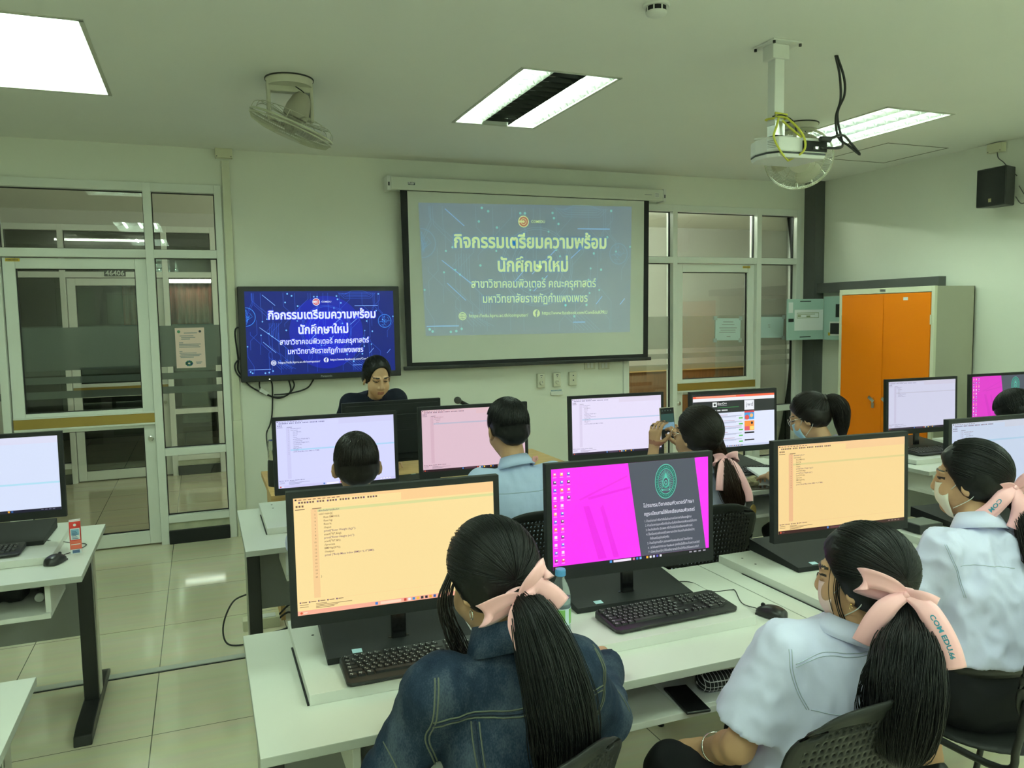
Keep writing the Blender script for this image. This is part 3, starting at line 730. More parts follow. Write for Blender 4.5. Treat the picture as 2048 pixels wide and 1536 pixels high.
def screen_mesh(kind):
    mb = MB(); P = Pal()
    if kind == 'code_amber': ide(mb, P, (252, 224, 158), (248, 206, 148), (252, 208, 148), (222, 220, 152), (120, 86, 66), (110, 74, 110), CODE1, task=(250, 178, 152))
    elif kind == 'code_amber_small': ide(mb, P, (248, 215, 150), (238, 186, 138), (247, 204, 150), (226, 208, 142), (112, 80, 58), (112, 70, 100), CODE1[:15], task=(60, 22, 26), zoom=.86, hl=4)
    elif kind == 'code_lilac': ide(mb, P, (214, 216, 254), (206, 206, 246), (210, 210, 248), (172, 214, 246), (120, 122, 170), (100, 96, 160), CODE1[:15], task=(206, 204, 246), zoom=.9, hl=12)
    elif kind == 'code_pink': ide(mb, P, (224, 192, 206), (216, 180, 196), (226, 190, 200), (190, 186, 206), (120, 92, 116), (140, 70, 90), ['#include<stdio.h>', 'void main(){', '    float h;', '    int n;', '}'], task=(42, 8, 26), hl=4, zoom=.9)
    elif kind == 'code_white': ide(mb, P, (232, 224, 250), (222, 212, 240), (226, 216, 240), (190, 208, 236), (140, 130, 160), (120, 110, 160), CODE1[:14], task=(40, 20, 50), hl=10, zoom=.86)
    elif kind == 'code_pale': ide(mb, P, (208, 208, 232), (200, 196, 222), (206, 202, 224), (194, 192, 214), (140, 134, 160), (120, 116, 160), CODE1[:9], task=(40, 18, 48), hl=5, zoom=.8)
    elif kind == 'code_blue': ide(mb, P, (196, 208, 232), (188, 196, 222), (200, 204, 222), (170, 200, 226), (110, 104, 130), (120, 70, 90), CODE1[:6], task=(60, 16, 40), hl=5, zoom=.9)
    elif kind == 'blank_blue': ide(mb, P, (216, 226, 252), (206, 214, 244), (220, 222, 246), (178, 224, 244), (120, 122, 160), (100, 96, 150), ['#include<stdio.h>', 'void main(){', '', '', '}'], task=(24, 20, 46), hl=17, console=False)
    elif kind == 'desktop': desktop(mb, P)
    elif kind == 'desktop_far': desktop(mb, P, (226, 50, 204), (216, 44, 196))
    elif kind == 'browser': browser(mb, P)
    else: rect2d(mb, 0, 0, SW, SH, layer(0), P((8, 8, 10)))
    return mb, P

STK = mat('chip_sticker', (.42, .62, .72), rough=.4)
def computer(x, y, z, kind, label, rz=-3., back=False):
    """all-in-one desktop computer; origin at the middle of the base on the surface; the screen faces -y"""
    t = thing('desktop_computer', label, 'computer', (x, y, z), math.radians(rz) + (PI if back else 0), 'all-in-one computers')
    W, H, Z0 = .615, .382, .112
    tl = math.radians(1.5)
    R = Matrix.Translation((0, 0, Z0)) @ Matrix.Rotation(-tl, 4, 'X')
    b = MB(); b.box(-W / 2, W / 2, 0, .028, 0, H); b.box(-W / 2 + .02, W / 2 - .02, .028, .04, .02, H - .02)
    b.box(-.17, .17, .04, .062, .06, .30)
    for i in range(7): b.box(-.14, .14, .062, .064, .20 + i * .012, .205 + i * .012)
    b.xf(R).build('monitor_housing', BLACKM, t, smooth=0, bevel=.003)
    mb, P = screen_mesh(kind)
    mb.xf(R @ Matrix.Translation((-SW / 2, 0, .034))).build('display', P.l, t, smooth=0)
    b = MB(); b.box(-.022, .022, .045, .062, -.09, .12); b.box(-.034, .034, .05, .075, -.105, -.085)
    b.xf(R).build('neck', BLACKG, t, smooth=0, bevel=.004)
    b = MB(); b.prism([(-.0, 0), (.31, 0), (.31, .046), (0, .018)], lambda p: (-.215, p[0] - .02, p[1]), lambda p: (.215, p[0] - .02, p[1]))
    b.box(-.2, .2, .10, .103, .010, .0285)
    for i in range(3): b.lathe([(.0035, 0), (.003, .001)], 8, (.05 + i * .02, .0, .0195))
    b.build('base', BLACKM, t, smooth=0, bevel=.004)
    b = MB(); b.obox((-.13, .002, .0206), (.014, 0, 0), (0, .011, .001), (0, 0, .0004)); b.build('chip_sticker', STK, t, smooth=0)
    return t
PLT = .7812
# (x, y, label): y is the screen plane
for x, y, z, k, lab, rz in (
    (.506, 2.187, PLT, 'code_amber', 'amber code screen nearest the camera, in front of the denim jacket', -2.7),
    (1.313, 2.244, PLT, 'desktop', 'large screen with magenta desktop and green seal, behind the blue capped bottle', -3.),
    (2.24, 2.27, PLT, 'code_amber_small', 'amber code screen on the right desk, in front of the pink masked girl', -4.),
    (3.262, 2.39, PLT, 'code_blue', 'pale blue code screen at the right picture edge behind the white masked girl', -3.),
    (.612, 3.937, PLT, 'code_lilac', 'lilac code screen behind the short haired boy with protruding ears', -.6),
    (1.359, 4.002, PLT, 'code_pink', 'pinkish code screen right of the black backed teacher monitor', -2.5),
    (2.287, 4.09, PLT, 'code_white', 'white code screen in the middle row, left of the raised phone', -4.5),
    (3.019, 3.944, PLT, 'browser', 'screen showing a web page with orange top bar and colourful adverts', -3.2),
    (4.624, 3.985, PLT, 'code_pale', 'pale code screen in front of the orange cabinet doors', -4.),
    (5.42, 3.99, PLT, 'desktop_far', 'magenta desktop screen by the right wall behind the bowed boy', -3.),
    (-.895, 3.94, PLT, 'blank_blue', 'bluish white screen on the left desk by the glass door', -1.5)):
    computer(x, y, z, k, lab, rz)
computer(1.075, 4.76, .75 + .0, 'off', 'black back of the teacher monitor, in front of the standing teacher', 1.5, back=True)

# ================================================================== KEYBOARDS AND MICE
KEYTOP = mat('key_black', (.016, .016, .017), rough=.4); LEGEND = mat('key_legend', (.62, .62, .62), rough=.6)
def key_layout():
    ks = []; U = .0188; x0 = -.2185
    rows = [(.062, [1, None, 1, 1, 1, 1, None, 1, 1, 1, 1, None, 1, 1, 1, 1]), (.040, [1] * 13 + [2]), (.0212, [1.5] + [1] * 12 + [1.5]), (.0024, [1.75] + [1] * 11 + [2.25]), (-.0164, [2.25] + [1] * 10 + [2.75]), (-.0352, [1.25, 1.25, 1.25, 6.25, 1.25, 1.25, 1.25, 1.25])]
    for y, r in rows:
        x = x0
        for q in r:
            if q is None: x += U * .5 if y > .05 else 0; continue
            ks.append((x + q * U / 2, y, q)); x += q * U
    for y, r in ((.062, 3), (.040, 3), (.0212, 3), (-.0352, 3)):
        for i in range(r): ks.append((.079 + i * U, y, 1))
    ks.append((.079 + U, -.0164, 1))
    for j, y in enumerate((.040, .0212, .0024, -.0164)):
        for i in range(4 if j < 1 else 3): ks.append((.1425 + i * U, y, 1))
    ks += [(.1425 + .5 * U, -.0352, 2), (.1425 + 2 * U, -.0352, 1), (.1425 + 3 * U, .0118, 1), (.1425 + 3 * U, -.0258, 1)]
    return ks
def key_mesh(wu):
    b = MB(); hx, hy = (wu * .0188) / 2 - .0013, .0081
    P = []
    for z, k in ((0, 0), (.006, .0018)):
        for sx, sy in ((-1, -1), (1, -1), (1, 1), (-1, 1)): P.append((sx * (hx - k), sy * (hy - k) + (.0004 if z else 0), z))
    b.add(P, [(3, 2, 1, 0), (4, 5, 6, 7), (0, 1, 5, 4), (1, 2, 6, 5), (2, 3, 7, 6), (3, 0, 4, 7)])
    if wu < 3:
        f = lambda x, y: (x, y, .0062)
        rect2d(b, -hx + .004, .001, -hx + .0062, .0045, f, 1); rect2d(b, -hx + .0085, -.0045, -hx + .0105, -.0012, f, 1)
        if wu > 1: rect2d(b, -hx + .006, .001, -hx + .012, .003, f, 1)
    return b
_keys = {}
def keyboard(x, y, z, rz, label, detail=True):
    t = thing('keyboard', label, 'keyboard', (x, y, z), math.radians(rz), 'black keyboards')
    b = MB(); hw, hd = .2275, .077
    out = [(-hw + .012, -hd), (hw - .012, -hd), (hw, -hd + .012), (hw, hd - .012), (hw - .012, hd), (-hw + .012, hd), (-hw, hd - .012), (-hw, -hd + .012)]
    b.prism(out, lambda p: (p[0], p[1], .004), lambda p: (p[0], p[1], .013 + (p[1] + hd) * .085)); b.build('case', BLACKP, t, smooth=0, bevel=.003)
    if detail:
        for fx, fy in ((-.16, -.062), (.16, -.062), (-.18, .062), (.18, .062)):
            b = MB(); b.box(fx - .02, fx + .02, fy - .007, fy + .007, 0, .006); b.build('foot_pad', BLACKM, t, smooth=0)
    rot = Matrix.Rotation(math.radians(4.85), 4, 'X'); ks = key_layout()
    if detail:
        rest = MB()
        for i, (kx, ky, q) in enumerate(ks):
            zz = .0128 + (ky - .004 + hd) * .085
            if i < 100:
                if q not in _keys:
                    _keys[q] = key_mesh(q).build('key', [KEYTOP, LEGEND], t, smooth=0); o = _keys[q]
                else:
                    o = bpy.data.objects.new('key', _keys[q].data); COL.objects.link(o); o.parent = t
                o.location = (kx, ky - .004, zz); o.rotation_euler = (math.radians(4.85), 0, 0)
            else:
                km = key_mesh(q); km.xf(Matrix.Translation((kx, ky - .004, zz)) @ rot)
                for f, mi in zip(km.f, km.m): rest.add([km.v[j] for j in f], [tuple(range(len(f)))], mi)
        o = rest.build('keys', [KEYTOP, LEGEND], t, smooth=0); o['kind'] = 'stuff'
    else:
        rest = MB()
        for (kx, ky, q) in ks:
            km = key_mesh(q); km.xf(Matrix.Translation((kx, ky - .004, .0128 + (ky - .004 + hd) * .085)) @ rot)
            rest.add(km.v, km.f); rest.m[-len(km.m):] = km.m
        o = rest.build('keys', [KEYTOP, LEGEND], t, smooth=0); o['kind'] = 'stuff'
    return t
keyboard(.545, 2.085, PLT, -1, 'black keyboard under the amber screen, partly behind the denim jacket')
keyboard(1.357, 2.112, PLT, 1.5, 'black keyboard in front of the magenta desktop screen')
keyboard(-.97, 3.83, PLT, -1, 'black keyboard at the left picture edge below the bluish screen', False)
keyboard(4.60, 3.84, PLT, -2, 'black keyboard in front of the pale screen by the orange cabinet', False)
keyboard(3.0, 3.83, PLT, -2, 'black keyboard below the web page screen', False)
keyboard(2.25, 2.10, PLT, -2, 'black keyboard hidden behind the pink masked girl', False)
def mouse(x, y, z, rz, label, cable):
    t = thing('computer_mouse', label, 'mouse', (x, y, z), math.radians(rz), 'black mice')
    b = MB(); V = []; nu, nv = 20, 12
    for j in range(nv + 1):
        v = -1 + 2 * j / nv; wv = .031 * (1 - abs(v) ** 3.2 * .999) ** .5 * (1 - .12 * v)
        for i in range(nu + 1):
            a = PI * i / nu; xx = -math.cos(a); hgt = .036 * (1 - ((v + .15) / 1.16) ** 2 * .85) ** .8 if abs(v) < 1 else 0.004
            V.append((xx * max(wv, .001), v * .056, .003 + max(hgt, .002) * math.sin(a) ** .62))
    b.grid(V, nu + 1, nv + 1); b.box(-.024, .024, -.045, .045, 0, .006)
    b.build('body', mat('mouse_black', (.013, .013, .014), rough=.36), t, smooth=60)
    b = MB(); b.lathe([(.007, -.003), (.008, 0), (.007, .003)], 14, (0, .03, .031), Matrix.Rotation(PI / 2, 3, 'Y')); b.build('scroll_wheel', BLACKM, t)
    M = t.matrix_basis.inverted()
    M = (Matrix.Translation((x, y, z)) @ Matrix.Rotation(math.radians(rz), 4, 'Z')).inverted()
    b = MB(); b.tube(bez([M @ Vector(p) for p in cable], 8), .0017, 6); b.build('cable', BLK, t, smooth=180)
mouse(1.705, 2.03, .75, 20, 'black mouse on the desk right of the magenta screen keyboard',
      [(1.692, 2.082, .76), (1.69, 2.16, .752), (1.745, 2.27, .752), (1.735, 2.285, .752), (1.66, 2.30, .753), (1.60, 2.34, .783), (1.52, 2.385, .782), (1.45, 2.43, .812), (1.36, 2.47, .82)])
mouse(-.605, 3.705, .75, -25, 'black mouse beside the red drink carton', [(-.585, 3.76, .76), (-.60, 3.80, .753), (-.55, 3.86, .753), (-.52, 3.95, .753), (-.60, 4.02, .753), (-.68, 3.98, .783), (-.78, 4.02, .783), (-.9, 4.1, .79)])

# ================================================================== SLIDE (shown on the wall display and projected on the screen)
def slide(mb, fm, c):
    """slide in units 1.6 x 0.9; c: dict of material indices"""
    L = lambda k: (lambda u, v: fm(u, v, k))
    rect2d(mb, 0, 0, 1.6, .9, L(0), c['bg'])
    disc2d(mb, .845, .45, .40, L(1), c['bg2'], 40); disc2d(mb, .845, .45, .24, L(2), c['bg3'], 40)
    r = random.Random(11); k = L(3)
    for i in range(46):
        side = i % 4; u = r.uniform(.05, 1.55); v = r.choice((.88, .02)) if i % 3 else r.uniform(.1, .8)
        sg = -1 if v > .45 else 1; a = (u, v); b = (u, v + sg * r.uniform(.06, .22)); d = r.uniform(.04, .14) * r.choice((-1, 1))
        p = [a, b, (b[0] + d, b[1] + sg * abs(d)), (b[0] + d, b[1] + sg * (abs(d) + r.uniform(.02, .14)))]
        p = [(min(1.59, max(.01, x)), min(.89, max(.01, y))) for x, y in p]
        line2d(mb, p, .0026, k, c['dim'])
        if i % 2: disc2d(mb, p[-1][0], p[-1][1], .0075, L(4), c['dot'], 10)
    for i in range(6):
        o = i * .016; line2d(mb, [(.98 + o, .885 - o * .2), (1.05 + o, .82 + o), (1.34 - o, .82 + o), (1.40 - o, .88)], .003, k, c['dim'])
        line2d(mb, [(.24 + o * 1.2, .56), (.24 + o * 1.2, .44 - o), (.40 + o, .30 - o), (.40 + o, .1)], .003, k, c['dim'])
        line2d(mb, [(.22 + o * 2, .20 - o), (.34 + o * 2, .06)], .003, k, c['dim']); line2d(mb, [(1.05 + o * 2, .13), (1.18 + o * 2, .02)], .003, k, c['dim'])
    for rr in (.276, .262, .20, .17): disc2d(mb, .845, .47, rr, k, c['dim'], 48, rr - .0035)
    for p in ([(.18, .862), (.31, .748)], [(.14, .515), (.36, .345)], [(.17, .36), (.30, .24)], [(1.105, .53), (1.19, .60)], [(.80, .42), (1.02, .62)], [(.66, .36), (.78, .49)], [(1.31, .205), (1.36, .262)], [(1.51, .20), (1.55, .243)], [(.81, .30), (.92, .41)]):
        line2d(mb, p, .005, L(4), c['glow'])
    for p in ([(1.16, .738), (1.42, .738)], [(.01, .066), (.24, .066)], [(1.12, .078), (1.22, .078)]): line2d(mb, p, .006, L(4), c['glow'])
    for p in ((.44, .872), (.485, .85), (.415, .78), (.545, .74), (.965, .845), (.975, .81), (1.01, .77), (1.43, .866), (1.40, .68), (1.29, .565), (1.35, .45), (.415, .48), (1.06, .20), (1.13, .12), (1.23, .20), (.72, .84), (.755, .84), (.05, .03), (.18, .025), (.22, .03), (.26, .045), (.03, .045)):
        disc2d(mb, p[0], p[1], .009, L(4), c['dot'], 10)
    for (u, v, R, a0, a1) in ((0., .63, .098, -PI / 2, PI / 2), (1.49, .563, .073, 0, 2 * PI)):
        n = 28; line2d(mb, [(u + .004 + R * math.cos(a0 + (a1 - a0) * i / n), v + R * math.sin(a0 + (a1 - a0) * i / n)) for i in range(n + 1)], .006, L(4), c['ring'])
        for i in range(14):
            p = [(u + .004 + R * .9 * r.random() * math.cos(q), v + R * .9 * math.sin(q) * r.random()) for q in (r.uniform(a0, a1), r.uniform(a0, a1))]; line2d(mb, p, .003, L(3), c['ring'])
    for i in range(9): disc2d(mb, .33 + .045 * r.random() * i * .4, .16 - .05 * r.random(), .006, L(3), c['dim'], 6)
    # heading texts: a blue halo under white letters
    for s, cx, y, wd, h, bo in (('กิจกรรมเตรียมความพร้อม', .812, .602, 1.16, .125, .030), ('นักศึกษาใหม่', .812, .440, .54, .125, .030), ('สาขาวิชาคอมพิวเตอร์ คณะครุศาสตร์', .825, .327, .965, .080, .016), ('มหาวิทยาลัยราชภัฏกำแพงเพชร', .832, .223, .815, .080, .016)):
        put_text(mb, s, L(5), cx, y, h=h, width=wd * 1.012, align='c', mi=c['halo'], bold=bo + .05)
        put_text(mb, s, L(6), cx, y, h=h, width=wd, align='c', mi=c['txt'], bold=bo)
    for s, u, y, wd in (('https://edu.kpru.ac.th/computer/', .318, .123, .445), ('https://www.facebook.com/ComEduKPRU', .872, .135, .53)):
        put_text(mb, s, L(6), u, y, h=.034, width=wd, mi=c['txt'], bold=.006)
    disc2d(mb, .270, .132, .028, L(5), c['txt'], 20); disc2d(mb, .270, .132, .023, L(6), c['bg2'], 18, .020); line2d(mb, [(.247, .132), (.293, .132)], .003, L(6), c['bg2']); line2d(mb, [(.27, .109), (.27, .155)], .003, L(6), c['bg2']); disc2d(mb, .270, .132, .012, L(6), c['bg2'], 16, .0095, ry=.022)
    disc2d(mb, .828, .145, .027, L(5), c['txt'], 20); put_text(mb, 'f', L(6), .829, .122, h=.062, align='c', mi=c['bg2'], bold=.04)
    disc2d(mb, .743, .783, .040, L(5), c['txt'], 24); disc2d(mb, .743, .783, .034, L(6), c['red'], 22, .022); disc2d(mb, .743, .783, .018, L(6), c['red'], 18, .009)
    rect2d(mb, .705, .776, .742, .790, L(7), c['txt'])
    put_text(mb, 'COMEDU', L(6), .80, .775, h=.026, width=.105, mi=c['txt'], bold=.01)

# ---- wall-mounted display
t = thing('wall_display', 'large black wall display with a bright blue slide, left of the projection screen', 'display', (.935, WY, 1.256), 0)
b = MB(); b.box(-.645, .645, -.10, -.02, 0, .757); b.build('bezel', BLACKP, t, smooth=0, bevel=.006)
b = MB(); b.box(-.3, .3, -.02, -.002, .2, .55); b.build('wall_bracket', BLACKM, t, smooth=0)
P = Pal(); cm = dict(bg=P((6, 26, 120)), bg2=P((10, 26, 170)), bg3=P((14, 20, 205)), dim=P((52, 98, 226)), dot=P((120, 190, 255)), glow=P((130, 175, 255)), ring=P((60, 140, 245)), halo=P((28, 48, 235)), txt=P((232, 240, 250)), red=P((206, 70, 92)))
mb = MB(); slide(mb, lambda u, v, k: (-.5945 + u / 1.6 * 1.189, -.1005 - .0005 * k, .049 + v / .9 * .669), cm); mb.build('display', P.l, t, smooth=0)
b = MB(); put_text(b, 'Panasonic', lambda x, y: (x, -.1008, y), .02, .018, width=.09, align='c', bold=.02); b.build('brand_text', mat('grey_print', (.30, .31, .32), rough=.5), t, smooth=0)
b = MB(); b.box(-.435, -.425, -.1012, -.099, .015, .022); b.build('power_light', mat('led', (.8, .8, .8), emit=(1, .95, .85), es=1.5), t, smooth=0)

# ---- projection screen
t = thing('projection_screen', 'pull-down projection screen in a white case with a pale projected slide', 'projection screen', (2.85, WY, 2.81))
cx, cz = 2.85, 2.81
b = MB(); b.box(1.53 - cx, 4.16 - cx, -.135, -.03, 0, .108); b.build('case', mat('screen_case', (.66, .68, .60), rough=.45), t, smooth=0, bevel=.012, seg=3)
for x in (1.50, 4.16):
    b = MB(); b.box(x - cx, x + .03 - cx, -.13, -.003, -.005, .112)
    b.box(x + .008 - cx, x + .022 - cx, -.132, -.129, .03, .06, 1); b.build('end_cap', [WHITEP, INK], t, smooth=0, bevel=.004)
b = MB(); rect2d(b, 1.675 - cx, .042, 1.735 - cx, .064, lambda x, z: (x, -.1362, z), 0); put_text(b, 'Razr', lambda x, z: (x, -.1372, z), 1.705 - cx, .047, width=.052, align='c', mi=1, bold=.02); b.build('brand_plate', [INK, PAPER], t, smooth=0)
b = MB(); rect2d(b, 4.06 - cx, .03, 4.11 - cx, .075, lambda x, z: (x, -.1362, z), 0)
for i in range(3): rect2d(b, 4.065 - cx, .037 + i * .012, 4.105 - cx, .042 + i * .012, lambda x, z: (x, -.1368, z), 1)
rect2d(b, 3.95 - cx, .05, 4.03 - cx, .056, lambda x, z: (x, -.1362, z), 1); b.build('rating_label', [WHITEP, INKG], t, smooth=0)
b = MB(); b.add([(1.612 - cx, -.11, .0), (4.012 - cx, -.11, .0), (3.998 - cx, -.11, -1.48), (1.63 - cx, -.11, -1.48)], [(0, 1, 2, 3)]); b.build('black_border', mat('black_fabric', (.012, .012, .014), rough=.8), t, smooth=0, solid=.002)
b = MB(); b.quad((1.673 - cx, -.1125, -.006), (3.958 - cx, -.1125, -.006), (3.943 - cx, -.1125, 1.363 - cz), (1.676 - cx, -.1125, 1.363 - cz)); b.build('white_fabric', mat('screen_white', (.70, .72, .66), rough=.9, spec=.1), t, smooth=0)
b = MB(); b.box(1.60 - cx, 4.03 - cx, -.122, -.098, -1.51, -1.478); b.build('bottom_bar', BLACKP, t, smooth=0, bevel=.006)
def proj(name, alb, e): return mat(name, (alb, alb * 1.02, alb * .96), rough=.9, spec=.1, emit=e, es=1.)   # white cloth plus the projector's light
PJ = [proj('beam_bg', .52, (.02, .045, .12)), proj('beam_bg2', .52, (.014, .042, .115)), proj('beam_bg3', .51, (.010, .04, .12)), proj('beam_dim', .52, (.06, .14, .23)), proj('beam_dot', .56, (.06, .36, .35)), proj('beam_glow', .56, (.07, .26, .58)), proj('beam_ring', .52, (.03, .12, .24)), proj('beam_halo', .46, (.0, .09, .28)), proj('beam_txt', .68, (.30, .43, .12)), proj('beam_red', .34, (.30, .03, .02))]
cm = dict(zip(('bg', 'bg2', 'bg3', 'dim', 'dot', 'glow', 'ring', 'halo', 'txt', 'red'), range(10)))
def pf(u, v, k):
    u /= 1.6; v /= .9
    x = (1 - v) * ((1 - u) * 1.80 + u * 3.80) + v * ((1 - u) * 1.765 + u * 3.823); z = (1 - v) * ((1 - u) * 1.588 + u * 1.576) + v * ((1 - u) * 2.711 + u * 2.75)
    return (x - cx, -.1132 - .0006 * k, z - cz)
mb = MB(); slide(mb, pf, cm); mb.build('projected_image', PJ, t, smooth=0)

# ---- cables of the wall display
def cable_thing(name, label, cat, paths, r=.005, m=BLK, extra=None):
    o = Vector(paths[0][0]); t = thing(name, label, cat, o)
    for p in paths:
        b = MB(); b.tube([q - o for q in bez(p, 8)], r, 6); b.build('cable', m, t, smooth=180)
    if extra: extra(t, o)
    return t
yw = WY - .02
def adaptor(t, o):
    b = MB(); b.obox(Vector((.46, yw - .012, 1.17)) - o, (.03, 0, -.02), (0, .01, 0), (.008, 0, .012)); b.build('white_adaptor', WHITEP, t, smooth=0, bevel=.003)
cable_thing('display_cables', 'bundle of black cables looping below the wall display', 'cable',
    [[(.32, yw, 1.262), (.37, yw, 1.21), (.47, yw, 1.15), (.58, yw, 1.11), (.67, yw, 1.16), (.66, yw, 1.262)],
     [(.43, yw, 1.262), (.44, yw, 1.19), (.53, yw, 1.125), (.64, yw, 1.13), (.70, yw, 1.20), (.69, yw, 1.262)],
     [(.52, yw, 1.262), (.53, yw, 1.20), (.52, yw, 1.0), (.50, yw, .9), (.46, 6.55, .82), (.40, 5.40, .76)],
     [(.54, yw, 1.14), (.66, yw, 1.145), (.80, yw, 1.18), (.86, yw, 1.25)]], .006, BLK, adaptor)
cable_thing('side_cables', 'black cables bulging out at the left side of the wall display', 'cable',
    [[(.305, WY - .04, 1.70), (.262, WY - .04, 1.66), (.275, WY - .04, 1.45), (.27, WY - .04, 1.36), (.30, WY - .04, 1.30)],
     [(.30, WY - .05, 1.46), (.25, WY - .05, 1.40), (.26, WY - .05, 1.33), (.31, WY - .05, 1.27)]], .006)
# ---- switches and sockets
def plate(name, label, cat, x, z, w, h, kind, group=None):
    t = thing(name, label, cat, (x, WY, z), 0, group)
    b = MB(); b.box(-w / 2, w / 2, -.035 if kind != 'rocker' else -.012, 0, -h / 2, h / 2); b.build('plate', IVORY, t, smooth=0, bevel=.005)
    if kind == 'dial':
        b = MB(); b.lathe([(.021, 0), (.021, .012), (.018, .018), (.001, .018)], 20, (0, -.035, -.02), Matrix.Rotation(PI / 2, 3, 'X')); b.box(-.002, .002, -.056, -.052, -.02, -.004, 1); b.build('dial', [IVORY, INKG], t)
        b = MB(); rect2d(b, -.012, .043, .012, .05, lambda x, z: (x, -.0356, z)); b.build('print', INK, t, smooth=0)
        b = MB(); b.lathe([(.004, 0), (.004, .002)], 8, (0, -.035, .03), Matrix.Rotation(PI / 2, 3, 'X')); b.build('indicator', INK, t)
    elif kind == 'dots':
        for z2 in (.032, -.012): b = MB(); b.lathe([(.006, 0), (.006, .003)], 10, (.002, -.035, z2), Matrix.Rotation(PI / 2, 3, 'X')); b.build('button', INK, t)
    else:
        for x2 in (-.018, .018): b = MB(); b.box(x2 - .013, x2 + .013, -.018, -.012, -.024, .024); b.build('rocker', WHITEP, t, smooth=0, bevel=.002)
plate('fan_dimmer', 'ivory dial switch on the front wall, leftmost under the projection screen', 'switch', 2.911, 1.148, .075, .128, 'dial')
plate('fan_dimmer', 'ivory dial switch on the front wall above the small white label strip', 'switch', 3.071, 1.148, .075, .128, 'dial')
plate('wall_switch', 'ivory switch with two small dark buttons right of the dial switches', 'switch', 3.235, 1.15, .075, .125, 'dots')
plate('light_switch', 'beige rocker plate just under the screen bar, nearer the dial switches', 'switch', 3.425, 1.268, .118, .075, 'rocker')
plate('light_switch', 'beige rocker plate just under the screen bar, nearer the right door', 'switch', 3.578, 1.262, .118, .075, 'rocker')
t = thing('label_strip', 'small white strip with bluish lettering below the middle dial switch', 'label', (3.075, WY, 1.02))
b = MB(); b.box(-.062, .062, -.02, 0, -.016, .014); b.build('strip', WHITEP, t, smooth=0, bevel=.003)
b = MB()
for i in range(8): rect2d(b, -.055 + i * .014, .02, -.045 + i * .014, .032, lambda x, z: (x, -.003, z))
b.build('lettering', mat('blue_print', (.25, .42, .55), rough=.7), t, smooth=0)
# ---- junction boxes, speaker
def jbox(label, M):
    b = MB(); b.box(-.063, .063, -.055, 0, -.036, .036)
    for s in (-1, 1): b.lathe([(.004, 0), (.004, .002)], 8, (s * .052, -.055, -.026), Matrix.Rotation(PI / 2, 3, 'X'), 1)
    o = b.build('junction_box', [CREAM, INK], smooth=0, bevel=.004); o.matrix_world = M; tag(o, label, 'junction box')
jbox('cream junction box on the front wall at the top of the cable trunking', Matrix.Translation((.240, WY, 3.043)))
jbox('cream junction box on the right wall above the loudspeaker', Matrix.Translation((WX, 4.60, 3.035)) @ Matrix.Rotation(-PI / 2, 4, 'Z'))
t = thing('wall_speaker', 'black loudspeaker on a bracket on the right wall', 'loudspeaker', (5.87, 4.49, 2.70), math.radians(-2))
b = MB(); b.prism([(0, -.13), (0, .13), (.15, .09), (.15, -.09)], lambda p: (p[0], p[1], -.15), lambda p: (p[0], p[1], .15)); b.build('cabinet', BLACKP, t, smooth=0, bevel=.008)
b = MB(); b.box(-.006, 0, -.12, .12, -.14, .14); b.build('grille', mat('speaker_grille', (.010, .011, .011), rough=.7, bump=.5, bump_scale=700), t, smooth=0, bevel=.003)
b = MB(); b.box(-.008, -.005, -.012, .012, -.118, -.09); b.build('emblem', mat('emblem_gold', (.42, .36, .2), rough=.4, metal=.6), t, smooth=0)
b = MB(); b.box(.15, .215, -.03, .03, -.05, .05); b.build('bracket', BLACKM, t, smooth=0)
cable_thing('speaker_cable', 'thin dark cable from the cream junction box to the loudspeaker', 'cable',
    [[(6.06, 4.59, 3.0), (6.05, 4.57, 2.95), (6.02, 4.50, 2.90), (6.0, 4.44, 2.84), (6.04, 4.40, 2.78)], [(6.04, 4.38, 2.70), (6.06, 4.34, 2.62), (6.07, 4.30, 2.60), (6.05, 4.36, 2.56), (6.03, 4.40, 2.62)]], .004, mat('cable_grey', (.10, .10, .09), rough=.5))
# ---- smoke detector
t = thing('smoke_detector', 'white round smoke detector on the ceiling', 'smoke detector', (1.905, 3.05, CEIL))
b = MB(); b.lathe([(.001, -.012), (.055, -.012), (.058, -.008), (.058, 0), (.001, 0)], 28); b.build('base', WHITEP, t)
b = MB(); b.lathe([(.001, -.05), (.025, -.05), (.042, -.042), (.046, -.036), (.046, -.031), (.04, -.03)], 28, caps=False); b.build('cap', WHITEP, t)
b = MB(); b.lathe([(.04, -.031), (.044, -.0305), (.044, -.012), (.04, -.012)], 28); b.build('sensor_gap', BLACKM, t)
for i in range(8): b = MB(); a = i * PI / 4; b.obox((.0445 * math.cos(a), .0445 * math.sin(a), -.022), (.002 * math.cos(a), .002 * math.sin(a), 0), (-.003 * math.sin(a), .003 * math.cos(a), 0), (0, 0, .01)); b.build('rib', WHITEP, t, smooth=0)

